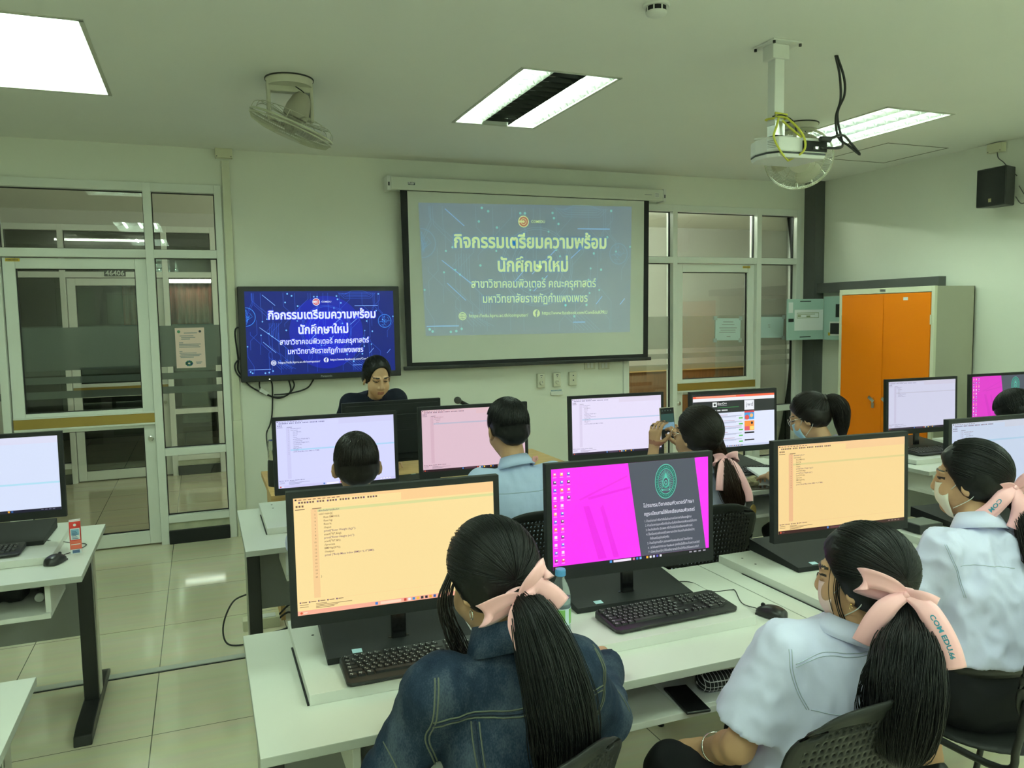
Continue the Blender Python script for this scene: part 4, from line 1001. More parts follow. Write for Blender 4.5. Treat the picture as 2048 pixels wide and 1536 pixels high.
# ---- ceiling fans
def fan(x, y, axis, label, cz, roll=0.):
    t = thing('ceiling_fan', label, 'fan', (x, y, CEIL), 0, 'orbit fans on the ceiling')
    b = MB(); b.lathe([(.001, -.0), (.132, -.0), (.132, -.006), (.125, -.012), (.122, -.045), (.001, -.045)], 32); b.build('ceiling_plate', FANW, t)
    b = MB(); b.lathe([(.133, 0), (.134, -.004), (.133, -.008)], 32); b.build('plate_rim', mat('rim_dark', (.03, .03, .025), rough=.6), t)
    R0 = Matrix.Rotation(roll, 3, 'Z')
    b = MB(); b.box(-.125, -.105, -.03, .03, -.23, -.02); b.box(.105, .125, -.03, .03, -.23, -.02); b.box(-.125, .125, -.028, .028, -.075, -.03)
    b.box(-.12, .12, -.02, .02, -.225, -.205); b.xf(R0.to_4x4()); b.build('yoke', FANW, t, smooth=0, bevel=.006)
    ax = Vector(axis).normalized(); Q = Vector((0, 0, -1)).rotation_difference(ax).to_matrix()
    C = Vector((0, 0, cz - CEIL))
    M4 = Matrix.Translation(C) @ Q.to_4x4()
    # everything below in the head's frame: -z is where the fan blows
    b = MB(); b.lathe([(.001, .205), (.03, .20), (.052, .17), (.066, .12), (.070, .075), (.068, .06), (.045, .055), (.04, .03), (.001, .03)], 24); b.xf(M4).build('motor', mat('fan_motor', (.40, .38, .30), rough=.45), t)
    b = MB()
    for k in range(3):
        a0 = 2 * PI * k / 3 + .4; P = []; nu, nv = 7, 9
        for j in range(nv):
            rr = .03 + .165 * j / (nv - 1); half = .38 + .32 * math.sin(PI * min(1, j / (nv - 1) * .8 + .1))
            for i in range(nu):
                s = -1 + 2 * i / (nu - 1); an = a0 + s * half; P.append((rr * math.cos(an), rr * math.sin(an), .008 - s * .018 * (1 - .3 * j / nv)))
        q = MB(); q.grid(P, nu, nv); q.xf(M4).build('blade', FANB, t, smooth=180, solid=.003)
    b.lathe([(.001, -.028), (.025, -.026), (.035, -.015), (.035, .03), (.001, .03)], 20); b.xf(M4).build('hub', FANB, t)
    b = MB(); n = 40; R = .232
    b.tube([(R * math.cos(2 * PI * i / n), R * math.sin(2 * PI * i / n), .012) for i in range(n + 1)], .0065, 6, caps=False); b.tube([(R * math.cos(2 * PI * i / n), R * math.sin(2 * PI * i / n), -.006) for i in range(n + 1)], .0045, 6, caps=False); b.xf(M4).build('guard_rim', WIRE, t)
    b = MB(); n = 110
    for i in range(n):
        a = 2 * PI * i / n; ca, sa = math.cos(a), math.sin(a)
        b.tube([(R * ca, R * sa, -.004), (.215 * ca, .215 * sa, -.032), (.16 * ca, .16 * sa, -.046), (.075 * ca, .075 * sa, -.054)], .0013, 4, caps=False)
    for rr, zz in ((.16, -.046), (.11, -.051)): b.tube([(rr * math.cos(2 * PI * i / 36), rr * math.sin(2 * PI * i / 36), zz) for i in range(37)], .0016, 4, caps=False)
    b.xf(M4).build('front_guard', WIRE, t)
    b = MB(); b.lathe([(.001, -.060), (.03, -.060), (.072, -.056), (.076, -.050), (.001, -.050)], 28); b.xf(M4).build('guard_cap', FANW, t)
    b = MB()
    for i in range(14):
        a = 2 * PI * i / 14; ca, sa = math.cos(a), math.sin(a)
        b.tube(bez([(R * ca, R * sa, .012), (.225 * ca, .225 * sa, .05), (.19 * ca, .19 * sa, .068), (.11 * ca, .11 * sa, .06), (.055 * ca, .055 * sa, .05)], 4), .0019, 5, caps=False)
    for rr, zz in ((.19, .068), (.06, .05)): b.tube([(rr * math.cos(2 * PI * i / 36), rr * math.sin(2 * PI * i / 36), zz) for i in range(37)], .0019, 5, caps=False)
    b.xf(M4).build('rear_guard', WIRE, t)
    b = MB(); b.tube(bez([(.03, -.03, -.045), (.07, -.05, -.08), (.09, -.04, -.12), (.07, -.05, -.17), (.03, -.06, -.18)], 6), .003, 6); b.xf(R0.to_4x4()); b.build('wire', BLK, t)
    return t
fan(.53, 4.64, (-.36, .15, -.92), 'ceiling fan tilted to the left, near the aisle', 2.815)
fan(4.06, 4.60, (-.46, -.62, -.60), 'ceiling fan partly hidden behind the hanging projector', 2.83, .6)

# ---- projector on its ceiling mount
t = thing('projector', 'white projector on a ceiling pole tied with yellow rope', 'projector', (2.75, 3.29, CEIL))
T = lambda b: b.xf(Matrix.Translation((-2.75, -3.29, -CEIL)))
b = MB(); b.box(2.67, 2.85, 3.21, 3.37, 3.07, 3.08); b.box(2.70, 2.80, 3.25, 3.33, 3.00, 3.07); T(b).build('ceiling_plate', WHITEP, t, smooth=0, bevel=.003)
for x, y in ((2.68, 3.22), (2.84, 3.22), (2.68, 3.36), (2.84, 3.36)): b = MB(); b.lathe([(.007, -.018), (.007, 0)], 8, (x, y, 3.075)); T(b).build('bolt', DKMETAL, t)
b = MB(); b.box(2.722, 2.782, 3.262, 3.318, 2.68, 3.04); T(b).build('pole', WHITEP, t, smooth=0, bevel=.004)
b = MB(); b.box(2.725, 2.785, 3.26, 3.32, 2.63, 2.70); b.obox((2.84, 3.315, 2.622), (.11, .01, 0), (0, .012, 0), (0, 0, .004)); b.obox((2.84, 3.315, 2.622), (.01, .0, 0), (0, .09, 0), (0, 0, .004)); b.obox((2.74, 3.29, 2.622), (.07, -.06, 0), (.006, .008, 0), (0, 0, .004)); T(b).build('mount_arm', STEEL, t, smooth=0)
body = [(2.70, 3.20), (2.985, 3.19), (2.99, 3.41), (2.97, 3.43), (2.72, 3.43), (2.688, 3.40), (2.66, 3.33), (2.665, 3.25)]
b = MB(); b.prism(body, lambda p: (p[0], p[1], 2.538), lambda p: (p[0], p[1], 2.612)); T(b).build('body', WHITEP, t, smooth=0, bevel=.008)
b = MB(); b.prism(body, lambda p: (p[0], p[1], 2.530), lambda p: (p[0], p[1], 2.538)); T(b).build('black_seam', BLACKP, t, smooth=0)
b = MB(); b.prism(body, lambda p: (p[0] * .97 + 2.83 * .03, p[1] * .95 + 3.31 * .05, 2.512), lambda p: (p[0], p[1], 2.530)); T(b).build('bottom_cover', WHITEP, t, smooth=0, bevel=.003)
b = MB(); b.box(2.84, 2.987, 3.184, 3.194, 2.545, 2.595); T(b).build('port_panel', BLACKM, t, smooth=0)
b = MB(); b.box(2.90, 2.925, 3.17, 3.19, 2.553, 2.565); T(b).build('plug', STEEL, t, smooth=0)
b = MB(); b.add([(2.6955, 3.2085, 2.548), (2.6955, 3.2085, 2.602), (2.6635, 3.2545, 2.602), (2.6635, 3.2545, 2.548)], [(0, 1, 2, 3)]); T(b)
b = MB(); V = Vector((-.02, .04, 0)).normalized(); nn = Vector((-.82, -.57, 0)) * .002
def lf(u, z): return tuple(Vector((2.699, 3.202, z)) + Vector((-.035, .05, 0)) * u + nn)
rect2d(b, .05, 2.55, .95, 2.60, lf, 0)
for i in range(5): rect2d(b, .12, 2.557 + i * .008, .88, 2.560 + i * .008, lambda u, z: tuple(Vector(lf(u, z)) + nn * .4), 1)
T(b).build('side_label', [PAPER, INKG], t, smooth=0)
b = MB(); b.lathe([(.036, 0), (.036, .02), (.03, .02), (.03, .008), (.001, .008)], 20, (2.78, 3.43, 2.575), Matrix.Rotation(-PI / 2, 3, 'X')); T(b).build('lens', BLACKG, t)
b = MB()
for p in ([(2.74, 3.25, 2.72), (2.70, 3.22, 2.66), (2.668, 3.20, 2.60), (2.70, 3.185, 2.53), (2.80, 3.25, 2.505)], [(2.78, 3.25, 2.72), (2.81, 3.20, 2.66), (2.84, 3.18, 2.60), (2.835, 3.182, 2.54), (2.80, 3.25, 2.505)], [(2.76, 3.25, 2.70), (2.80, 3.22, 2.65), (2.83, 3.19, 2.61)], [(2.715, 3.255, 2.71), (2.715, 3.32, 2.715), (2.79, 3.325, 2.72), (2.79, 3.255, 2.715), (2.715, 3.25, 2.72)], [(2.718, 3.252, 2.735), (2.79, 3.25, 2.73)]):
    b.tube(bez(p, 6), .0055, 6)
T(b).build('rope', ROPE, t)
b = MB(); b.tube(bez([(2.70, 3.25, 2.715), (2.76, 3.245, 2.725), (2.83, 3.25, 2.70), (2.87, 3.27, 2.65)], 6), .003, 6); T(b).build('cable_tie', BLK, t)
cable_thing('projector_cables', 'pair of black cables hanging from a ceiling hole into the projector', 'cable',
    [[(3.16, 3.32, CEIL - .002), (3.19, 3.32, 2.98), (3.20, 3.32, 2.86), (3.17, 3.32, 2.76), (3.19, 3.32, 2.66), (3.25, 3.31, 2.62), (3.32, 3.30, 2.575), (3.25, 3.29, 2.625), (3.10, 3.20, 2.64), (2.965, 3.16, 2.60)],
     [(3.17, 3.32, CEIL - .002), (3.22, 3.32, 2.97), (3.225, 3.32, 2.88), (3.18, 3.32, 2.78), (3.21, 3.32, 2.66), (3.20, 3.30, 2.62), (3.08, 3.20, 2.575), (2.925, 3.165, 2.56)]], .0065, BLK,
    lambda t, o: MB().lathe([(.012, -.03), (.015, -.02), (.015, .03), (.008, .04)], 12, Vector((2.945, 3.155, 2.60)) - o, Matrix.Rotation(PI / 2, 3, 'Y')).build('connector', BLACKP, t))

# ---- cabinet and fuse box by the right wall
t = thing('steel_cabinet', 'tall steel cabinet with orange double doors against the right wall', 'cabinet', (5.60, 4.744, 0))
D, Wd, Hc = .46, 1.03, 1.935
b = MB(); b.box(.004, D, 0, .008, .06, Hc); b.box(.004, D, Wd - .008, Wd, .06, Hc); b.box(.02, D, .008, Wd - .008, Hc - .02, Hc - .004); b.box(D - .008, D, 0, Wd, .06, Hc); b.box(.03, D, .02, Wd - .02, .0, .06)
b.build('body', CABG, t, smooth=0)
b = MB(); b.box(0, .03, -.002, .03, .06, Hc + .002); b.box(0, .03, Wd - .03, Wd + .002, .06, Hc + .002); b.box(0, .03, .03, Wd - .03, Hc - .045, Hc + .002); b.box(0, .03, .03, Wd - .03, .06, .10); b.build('front_frame', CABW, t, smooth=0, bevel=.002)
for k, (a, c) in enumerate(((.034, .513), (.517, Wd - .034))):
    b = MB(); b.box(-.004, .016, a, c, .105, Hc - .05); d = b.build('door', ORANGE, t, smooth=0, bevel=.003)
    yh = .455 if k == 0 else .605
    b = MB(); b.lathe([(.016, 0), (.016, .02), (.001, .024)], 14, (-.004, yh, .95), Matrix.Rotation(-PI / 2, 3, 'Y')); b.obox((-.026, yh + .0, .95), (.006, 0, 0), (0, .03, .02), (0, -.008, .012)); b.build('handle', CHROME, d)
    b = MB(); b.box(-.012, -.004, yh - .012, yh + .012, .87, .935)
    b.build('key', STEEL, d, smooth=0)
    for z in (.35, .98, 1.66):
        b = MB(); yh2 = .026 if k == 0 else Wd - .026; b.tube([(-.006, yh2, z - .04), (-.006, yh2, z + .04)], .007, 8); b.build('hinge', CABW, d)
b = MB(); b.box(-.0052, -.004, .258, .305, Hc - .11, Hc - .085); b.build('label_tag', PAPER, t, smooth=0)
b = MB(); b.box(-.0012, -.0004, .50, .56, Hc - .03, Hc - .01); b.build('brand_plate', STEEL, t, smooth=0)
t = thing('fuse_box', 'blue grey fuse box on the right wall with its door standing open', 'fuse box', (WX, 6.36, 1.45))
b = MB(); b.box(-.13, 0, -.42, 0, 0, .44); b.build('box', PANELB, t, smooth=0, bevel=.004)
b = MB(); b.box(-.136, -.13, -.24, -.10, .06, .17, 1); b.box(-.134, -.13, -.26, -.09, .045, .185); b.build('breaker_block', [WHITEP, BLACKP], t, smooth=0)
for y0, y1, z0, z1 in ((-.27, -.17, .23, .36), (-.4, -.3, .06, .17)): b = MB(); b.box(-.136, -.13, y0, y1, z0, z1); b.build('breaker', BLACKP, t, smooth=0)
b = MB(); b.box(-.1345, -.13, -.10, -.07, .045, .075); b.build('warning_sticker', YELLOW, t, smooth=0)
b = MB(); b.box(-.60, -.135, -.006, .012, .005, .418); d = b.build('box_door', PANELB, t, smooth=0, bevel=.004)
b = MB(); b.box(-.51, -.145, -.008, -.006, .10, .31); b.build('circuit_chart', PAPER, d, smooth=0)
b = MB(); fm = lambda x, z: (x, -.0085, z)
for x0, z0, x1, z1 in ((-.48, .275, -.20, .28), (-.48, .225, -.20, .23), (-.48, .225, -.475, .28), (-.205, .225, -.20, .28), (-.47, .24, -.43, .255), (-.36, .235, -.31, .25), (-.47, .262, -.25, .267)): rect2d(b, x0, z0, x1, z1, fm)
b.build('chart_lines', mat('chart_ink', (.28, .33, .18), rough=.8), d, smooth=0)
b = MB(); b.box(-.585, -.53, -.008, -.006, .28, .385); b.build('door_label', PAPER, d, smooth=0)
b = MB(); b.box(-.585, -.525, -.014, -.006, .19, .222); b.build('door_latch', BLACKP, d, smooth=0)
for z in (.035, .395): b = MB(); b.box(-.44, -.30, -.0068, -.0055, z - .004, z + .004); b.build('vent_slot', BLACKM, d, smooth=0)

# ================================================================== ORGANIC SHAPES: smooth union of simple volumes, meshed with surface nets
def V3(*a): return np.array(a, float)
class SDF:
    def __init__(s): s.p = []
    def cap(s, a, b, ra, rb=None, k=.03, clip=None, sub=False, flat=None):
        """tapered capsule; flat=(axis, factor) squashes along a direction"""
        s.p.append(('c', np.array(a, float), np.array(b, float), ra, ra if rb is None else rb, k, clip, sub, flat)); return s
    def ell(s, c, r, k=.03, rot=None, clip=None, sub=False):
        s.p.append(('e', np.array(c, float), np.array(r, float), np.eye(3) if rot is None else np.array(rot), 0, k, clip, sub, None)); return s
    def bounds(s):
        lo = np.full(3, 9e9); hi = -lo
        for q in s.p:
            if q[7]: continue
            l, h = s.pb(q); lo = np.minimum(lo, l); hi = np.maximum(hi, h)
        return lo, hi
    @staticmethod
    def pb(q):
        if q[0] == 'c':
            r = max(q[3], q[4]); return np.minimum(q[1], q[2]) - r, np.maximum(q[1], q[2]) + r
        e = np.sqrt(((q[3] * q[2][None, :]) ** 2).sum(1)); return q[1] - e, q[1] + e
    def field(s, h):
        lo, hi = s.bounds(); lo = lo - 3 * h; hi = hi + 3 * h
        n = np.ceil((hi - lo) / h).astype(int) + 1
        D = np.full(n, .5, np.float32)
        ax = [lo[i] + h * np.arange(n[i]) for i in range(3)]
        for q in s.p:
            l, u = s.pb(q); mg = q[5] + 4 * h + .015
            i0 = np.maximum(0, np.floor((l - mg - lo) / h).astype(int)); i1 = np.minimum(n, np.ceil((u + mg - lo) / h).astype(int) + 1)
            if (i1 <= i0).any(): continue
            X, Y, Z = np.meshgrid(ax[0][i0[0]:i1[0]], ax[1][i0[1]:i1[1]], ax[2][i0[2]:i1[2]], indexing='ij')
            Pt = np.stack((X, Y, Z), -1)
            if q[0] == 'c':
                ab = q[2] - q[1]; L2 = max(ab @ ab, 1e-12); w_ = Pt - q[1]
                t = np.clip((w_ @ ab) / L2, 0, 1); df = w_ - t[..., None] * ab
                if q[8] is not None:
                    a_ = np.array(q[8][0], float); pr = df @ a_; df = df + pr[..., None] * a_ * (1 / q[8][1] - 1)
                d = np.sqrt((df ** 2).sum(-1)) - (q[3] + t * (q[4] - q[3]))
            else:
                l_ = (Pt - q[1]) @ q[3]; k0 = np.sqrt(((l_ / q[2]) ** 2).sum(-1)); k1 = np.sqrt(((l_ / q[2] ** 2) ** 2).sum(-1)) + 1e-9
                d = k0 * (k0 - 1) / k1
            if q[6] is not None:
                for nn, pp in (q[6] if isinstance(q[6], list) else [q[6]]): d = np.maximum(d, (Pt - np.array(pp, float)) @ np.array(nn, float))
            sub = D[i0[0]:i1[0], i0[1]:i1[1], i0[2]:i1[2]]; k = q[5]
            if q[7]:
                hh = np.clip(.5 - .5 * (sub + d) / k, 0, 1); r = sub * (1 - hh) + (-d) * hh + k * hh * (1 - hh)
            else:
                hh = np.clip(.5 + .5 * (d - sub) / k, 0, 1); r = d * (1 - hh) + sub * hh - k * hh * (1 - hh)
            D[i0[0]:i1[0], i0[1]:i1[1], i0[2]:i1[2]] = r
        return D, lo
    def mesh(s, h, warp=None):
        D, lo = s.field(h); n = D.shape; neg = D < 0
        c = [neg[i:n[0] - 1 + i, j:n[1] - 1 + j, k:n[2] - 1 + k] for i in (0, 1) for j in (0, 1) for k in (0, 1)]
        sm = sum(q.astype(np.int8) for q in c); act = (sm > 0) & (sm < 8)
        idx = -np.ones(act.shape, np.int64); I = np.argwhere(act); idx[act] = np.arange(len(I))
        acc = np.zeros((len(I), 3)); cnt = np.zeros(len(I))
        cor = [(i, j, k) for i in (0, 1) for j in (0, 1) for k in (0, 1)]
        for a in range(8):
            for b in range(a + 1, 8):
                df = [abs(cor[a][m] - cor[b][m]) for m in range(3)]
                if sum(df) != 1: continue
                da = D[I[:, 0] + cor[a][0], I[:, 1] + cor[a][1], I[:, 2] + cor[a][2]]; db = D[I[:, 0] + cor[b][0], I[:, 1] + cor[b][1], I[:, 2] + cor[b][2]]
                x = (da < 0) != (db < 0); t = np.where(x, da / np.where(x, da - db, 1), 0)
                P = np.array(cor[a])[None, :] + t[:, None] * (np.array(cor[b]) - np.array(cor[a]))[None, :]
                acc[x] += P[x]; cnt[x] += 1
        V = lo + h * (I + acc / cnt[:, None]); F = []
        for ax_ in range(3):
            u, v = [(1, 2), (2, 0), (0, 1)][ax_]
            sl0 = [slice(None)] * 3; sl1 = [slice(None)] * 3; sl0[ax_] = slice(0, -1); sl1[ax_] = slice(1, None)
            E = np.argwhere(neg[tuple(sl0)] != neg[tuple(sl1)])
            E = E[(E[:, u] > 0) & (E[:, v] > 0) & (E[:, u] < n[u] - 1) & (E[:, v] < n[v] - 1)]
            def at(du, dv):
                q = E.copy(); q[:, u] -= du; q[:, v] -= dv; return idx[q[:, 0], q[:, 1], q[:, 2]]
            Q = np.stack((at(0, 0), at(1, 0), at(1, 1), at(0, 1)), 1)
            fl = neg[E[:, 0], E[:, 1], E[:, 2]]; Q[~fl] = Q[~fl][:, ::-1]
            F.append(Q)
        F = np.concatenate(F); F = F[(F >= 0).all(1)]
        return V, F
def np_mesh(name, V, F, mats, parent=None, matfn=None, smooth_it=1, origin=(0, 0, 0), smooth=180):
    # light Laplacian smoothing
    for _ in range(smooth_it):
        acc = np.zeros_like(V); cnt = np.zeros(len(V))
        for a, b in ((0, 1), (1, 2), (2, 3), (3, 0)):
            np.add.at(acc, F[:, a], V[F[:, b]]); np.add.at(acc, F[:, b], V[F[:, a]]); np.add.at(cnt, F[:, a], 1); np.add.at(cnt, F[:, b], 1)
        V = V * .4 + .6 * acc / np.maximum(cnt, 1)[:, None]
    me = bpy.data.meshes.new(name)
    me.vertices.add(len(V)); me.vertices.foreach_set('co', (V - np.array(origin)).astype(np.float32).ravel())
    me.loops.add(F.size); me.loops.foreach_set('vertex_index', F.astype(np.int32).ravel())
    me.polygons.add(len(F)); me.polygons.foreach_set('loop_start', (np.arange(len(F)) * 4).astype(np.int32))
    me.update(calc_edges=True); me.validate()
    for m in (mats if isinstance(mats, (list, tuple)) else [mats]): me.materials.append(m)
    if matfn is not None:
        me.polygons.foreach_set('material_index', matfn(V[F].mean(1)).astype(np.int32))
    me.polygons.foreach_set('use_smooth', [True] * len(me.polygons)); me.update()
    o = bpy.data.objects.new(name, me); COL.objects.link(o)
    if parent: o.parent = parent
    return o
def fold(V, F, amp, fr, seed=0, stretch=(1, 1, 1)):
    """cloth folds: push the surface along its normals by ridged noise"""
    N = np.zeros_like(V); fn = np.cross(V[F[:, 2]] - V[F[:, 0]], V[F[:, 3]] - V[F[:, 1]])
    for a in range(4): np.add.at(N, F[:, a], fn)
    N /= np.linalg.norm(N, axis=1)[:, None] + 1e-9
    s = np.array([1 - 2 * abs(noise.noise(Vector((p[0] * fr * stretch[0] + seed, p[1] * fr * stretch[1], p[2] * fr * stretch[2])))) for p in V])
    return V + N * (amp * (s - .6))[:, None]

# ------------------------------------------------------------------ people
def rotm(yaw, pitch=0., roll=0.):
    """head frame: x right, y forward, z up; yaw > 0 turns left, pitch > 0 looks down"""
    return np.array(Matrix.Rotation(math.radians(yaw), 3, 'Z') @ Matrix.Rotation(math.radians(-pitch), 3, 'X') @ Matrix.Rotation(math.radians(roll), 3, 'Y'))
def head_prims(S, c, R, s=1.):
    L = lambda x, y, z: c + R @ (V3(x, y, z) * s)
    S.ell(L(0, -.012, .028), V3(.074, .094, .086) * s, .02, R)
    S.ell(L(0, .030, -.028), V3(.062, .062, .082) * s, .02, R)
    S.ell(L(0, .040, -.075), V3(.047, .045, .040) * s, .02, R)
    S.cap(L(0, .070, -.102), L(0, .062, -.106), .020 * s, .022 * s, .02)
    for x in (-1, 1):
        S.ell(L(x * .034, .062, -.045), V3(.026, .024, .026) * s, .02, R)
        S.ell(L(x * .032, .100, .004), V3(.017, .013, .010) * s, .012, R, sub=True)
        S.ell(L(x * .031, .080, .003), V3(.013, .013, .011) * s, .006, R)
        S.cap(L(x * .016, .090, .022), L(x * .05, .076, .022), .009 * s, .007 * s, .012)
        S.ell(L(x * .077, -.004, -.018), V3(.010, .021, .031) * s, .008, R @ rotm(x * -14))
        S.ell(L(x * .085, .002, -.014), V3(.006, .010, .017) * s, .006, R @ rotm(x * -14), sub=True)
        S.ell(L(x * .012, .099, -.042), V3(.009, .010, .008) * s, .008, R)
    S.cap(L(0, .090, .010), L(0, .107, -.036), .008 * s, .012 * s, .012)
    S.cap(L(-.016, .090, -.069), L(.016, .090, -.069), .0065 * s, .0065 * s, .008); S.cap(L(-.013, .089, -.079), L(.013, .089, -.079), .008 * s, .008 * s, .008)
def hand_prims(S, w, d, nrm, side, curl=(25, 30, 20), thumb=None, s=1., spread=5, rad=1.):
    """palm and five fingers; w wrist, d direction of the fingers, nrm = palm normal (out of the palm), side = +1 thumb to cross(d, nrm)"""
    d = d / np.linalg.norm(d); nrm = nrm - d * (nrm @ d); nrm /= np.linalg.norm(nrm); sd = np.cross(d, nrm) * side
    for u in (-.026, -.009, .009, .026):
        S.cap(w + d * .018 * s + sd * u * .6 * s, w + d * .082 * s + sd * u * s, .0135 * s, .0118 * s, .012)
    for i, (u, ln) in enumerate(((.030, .072), (.010, .080), (-.010, .074), (-.029, .058))):
        p = w + d * .084 * s + sd * u * s; an = 0.; r = .0088 * s * rad * (1 - .05 * i)
        sp = math.radians((1.5 - i) * spread)
        for j, (fr, cu) in enumerate(zip((.45, .31, .24), curl)):
            an += math.radians(cu); dd = (d * math.cos(sp) + sd * math.sin(sp)) * math.cos(an) + nrm * math.sin(an)
            q = p + dd * ln * fr * s; S.cap(p, q, r, r * .93, .004); p = q; r *= .93
    p = w + d * .026 * s + sd * .026 * s
    t = thumb if thumb is not None else (d * .62 + sd * .62 + nrm * .45)
    t = t / np.linalg.norm(t); q = p + t * .040 * s; S.cap(p, q, .0125 * s, .0105 * s, .008)
    t2 = t + d * .45 + nrm * .15; t2 /= np.linalg.norm(t2); q2 = q + t2 * .030 * s; S.cap(q, q2, .0102 * s, .0092 * s, .004)
    t3 = t2 + d * .3; t3 /= np.linalg.norm(t3); S.cap(q2, q2 + t3 * .020 * s, .0092 * s, .0075 * s, .004)

def arm_prims(S, sh, el, wr, r=(.046, .038, .026)):
    S.cap(sh, el, r[0], r[1], .03); S.cap(el, el + (wr - el) * .3, r[1] * .98, r[1] * 1.02, .02); S.cap(el + (wr - el) * .3, wr, r[1] * 1.02, r[2], .02)

def person(label, J, skin, vox=.0075, legs=True, female=True, face=True, extra=None, group=None):
    """J: joints in room coordinates. Returns (thing, J). The body is one continuous mesh."""
    b = J['pelvis']; t = thing('person', label, 'person', (b[0], b[1], 0), 0, group)
    o = (b[0], b[1], 0); S = SDF()
    ch, ne, hd, R = J['chest'], J['neck'], J['head'], J['R']
    w = J.get('w', 1.)
    lat = J['shR'] - J['shL']; lat = lat / np.linalg.norm(lat)
    up = ne - b; up = up / np.linalg.norm(up); fw = np.cross(up, lat); B = np.stack((lat, fw, up), 1)
    S.ell(b, V3(.155 * w, .115, .12), .05, B); S.ell(b * .5 + ch * .5, V3(.122 * w, .09, .16), .05, B); S.ell(ch, V3(.145 * w, .098, .155), .05, B)
    S.cap(J['shL'], J['shR'], .048, .048, .05); S.cap(ne - up * .03, ne + (hd - ne) * .62, .050 if female else .056, .046 if female else .052, .03)
    head_prims(S, hd, R, J.get('hs', 1.))
    for s in 'LR':
        arm_prims(S, J['sh' + s], J['el' + s], J['wr' + s], J.get('armr', (.043, .036, .025)))
        hp = J.get('hand' + s)
        if hp: hand_prims(S, J['wr' + s], *hp)
        if legs:
            sg = -1 if s == 'L' else 1
            hip = b + lat * .085 * sg - V3(0, 0, .02); kn = J.get('kn' + s, hip + fw * .42 + lat * .03 * sg + V3(0, 0, .02)); kn = np.array(kn); kn[2] = max(kn[2], .46); an = J.get('an' + s, V3(kn[0], kn[1] - .04, .09))
            J['hip' + s], J['kn' + s], J['an' + s] = hip, kn, an
            S.cap(hip, kn, .085, .055, .05); S.cap(kn, kn * .65 + an * .35, .054, .055, .03); S.cap(kn * .65 + an * .35, an, .055, .036, .03)
            S.cap(an, an + fw * .13 - V3(0, 0, .045), .036, .024, .03)
    if extra: extra(S)
    V, F = S.mesh(vox)
    hs = J.get('hs', 1.)
    def mf(c):
        l = ((c - hd) @ R) / hs; m = np.zeros(len(c), int)
        if face:
            m[(abs(l[:, 0]) < .021) & (abs(l[:, 2] + .074) < .010) & (l[:, 1] > .085)] = 1
            for x in (-1, 1):
                m[(abs(l[:, 0] - x * .032) < .017) & (abs(l[:, 2] - .001) < .0035) & (l[:, 1] > .06)] = 2
                m[(abs(l[:, 0] - x * .034) < .019) & (abs(l[:, 2] - .026 - .06 * (.034 - abs(l[:, 0]))) < .0030) & (l[:, 1] > .06)] = 2
        return m
    np_mesh('body', V, F, [skin, LIP, EYE], t, mf, 1, o)
    J['fw'], J['lat'], J['up'], J['B'], J['o'] = fw, lat, up, B, np.array(o, float)
    return t, J

def shirt(t, J, m, sleeve=.75, loose=1., seams=True, hem=None, name='shirt', long=False, h=.008, fold_amp=.006, collar=True, colm=None, collar_h=.035):
    S = SDF(); b, ch, ne = J['pelvis'], J['chest'], J['neck']; B = J['B']; w = J.get('w', 1.)
    up, fw, lat = J['up'], J['fw'], J['lat']; q = .014 * loose
    S.ell(b + up * .04, V3(.165 * w + q, .125 + q, .14), .05, B); S.ell(b * .5 + ch * .5, V3(.14 * w + q, .105 + q, .19), .06, B); S.ell(ch + up * .01, V3(.152 * w + q, .106 + q, .165), .05, B)
    S.cap(J['shL'], J['shR'], .058 + q * .4, .058 + q * .4, .05); S.cap(ne - up * .05, ne + up * .012, .072, .060, .03)
    for s in 'LR':
        sh, el, wr = J['sh' + s], J['el' + s], J['wr' + s]
        d = el - sh; L = np.linalg.norm(d); d = d / L
        if long:
            S.cap(sh, el, .064 + q * .5, .056 + q * .3, .03); e = wr - el; le = np.linalg.norm(e); e = e / le
            S.cap(el, wr + e * .02, .057 + q * .3, .044, .025, clip=(e, wr - e * .005))
        else:
            S.cap(sh, sh + d * (L * sleeve + .06), .064 + q * .5, .074 + q, .03, clip=(d, sh + d * L * sleeve))
    if hem is not None:
        z = hem; S.ell(V3(b[0], b[1], z - .3), V3(.6, .6, .3), .005, sub=True)
    # neck opening
    S.cap(ne - up * .01, ne + up * .12, .050, .060, .01, sub=True)
    V, F = S.mesh(h); V = fold(V, F, fold_amp, 9, 3, (1, 1, .55)); V = fold(V, F, fold_amp * .5, 21, 9, (1, 1, .7))
    o = np_mesh(name, V, F, m, t, None, 1, J['o'])
    bv = BVHTree.FromPolygons([tuple(v) for v in V], [tuple(int(i) for i in f) for f in F])
    if collar:
        mb = MB(); n = 40; rows = 5; P = []
        hd = J['head']; ax = (hd - ne); ax = ax / np.linalg.norm(ax); e1 = lat - ax * (lat @ ax); e1 /= np.linalg.norm(e1); e2 = np.cross(ax, e1)
        prof = [(.062, -.012), (.060, collar_h), (.063, collar_h + .004), (.078, collar_h * .35), (.088, -.008)]
        for r, z in prof:
            for i in range(n):
                a = PI / 2 + .28 + (2 * PI - .56) * i / (n - 1)
                k = (a - PI / 2) / PI
                drop = -.022 * math.cos((a + PI / 2)) * 0
                c = ne + ax * z + (e1 * math.cos(a) + e2 * math.sin(a) * 1.02) * r + ax * (-.030 * max(0, math.sin(a)))
                P.append(tuple(c - J['o']))
        mb.grid(P, n, rows); co = mb.build('collar', colm or m, o, smooth=180, solid=.003)
    return o, bv

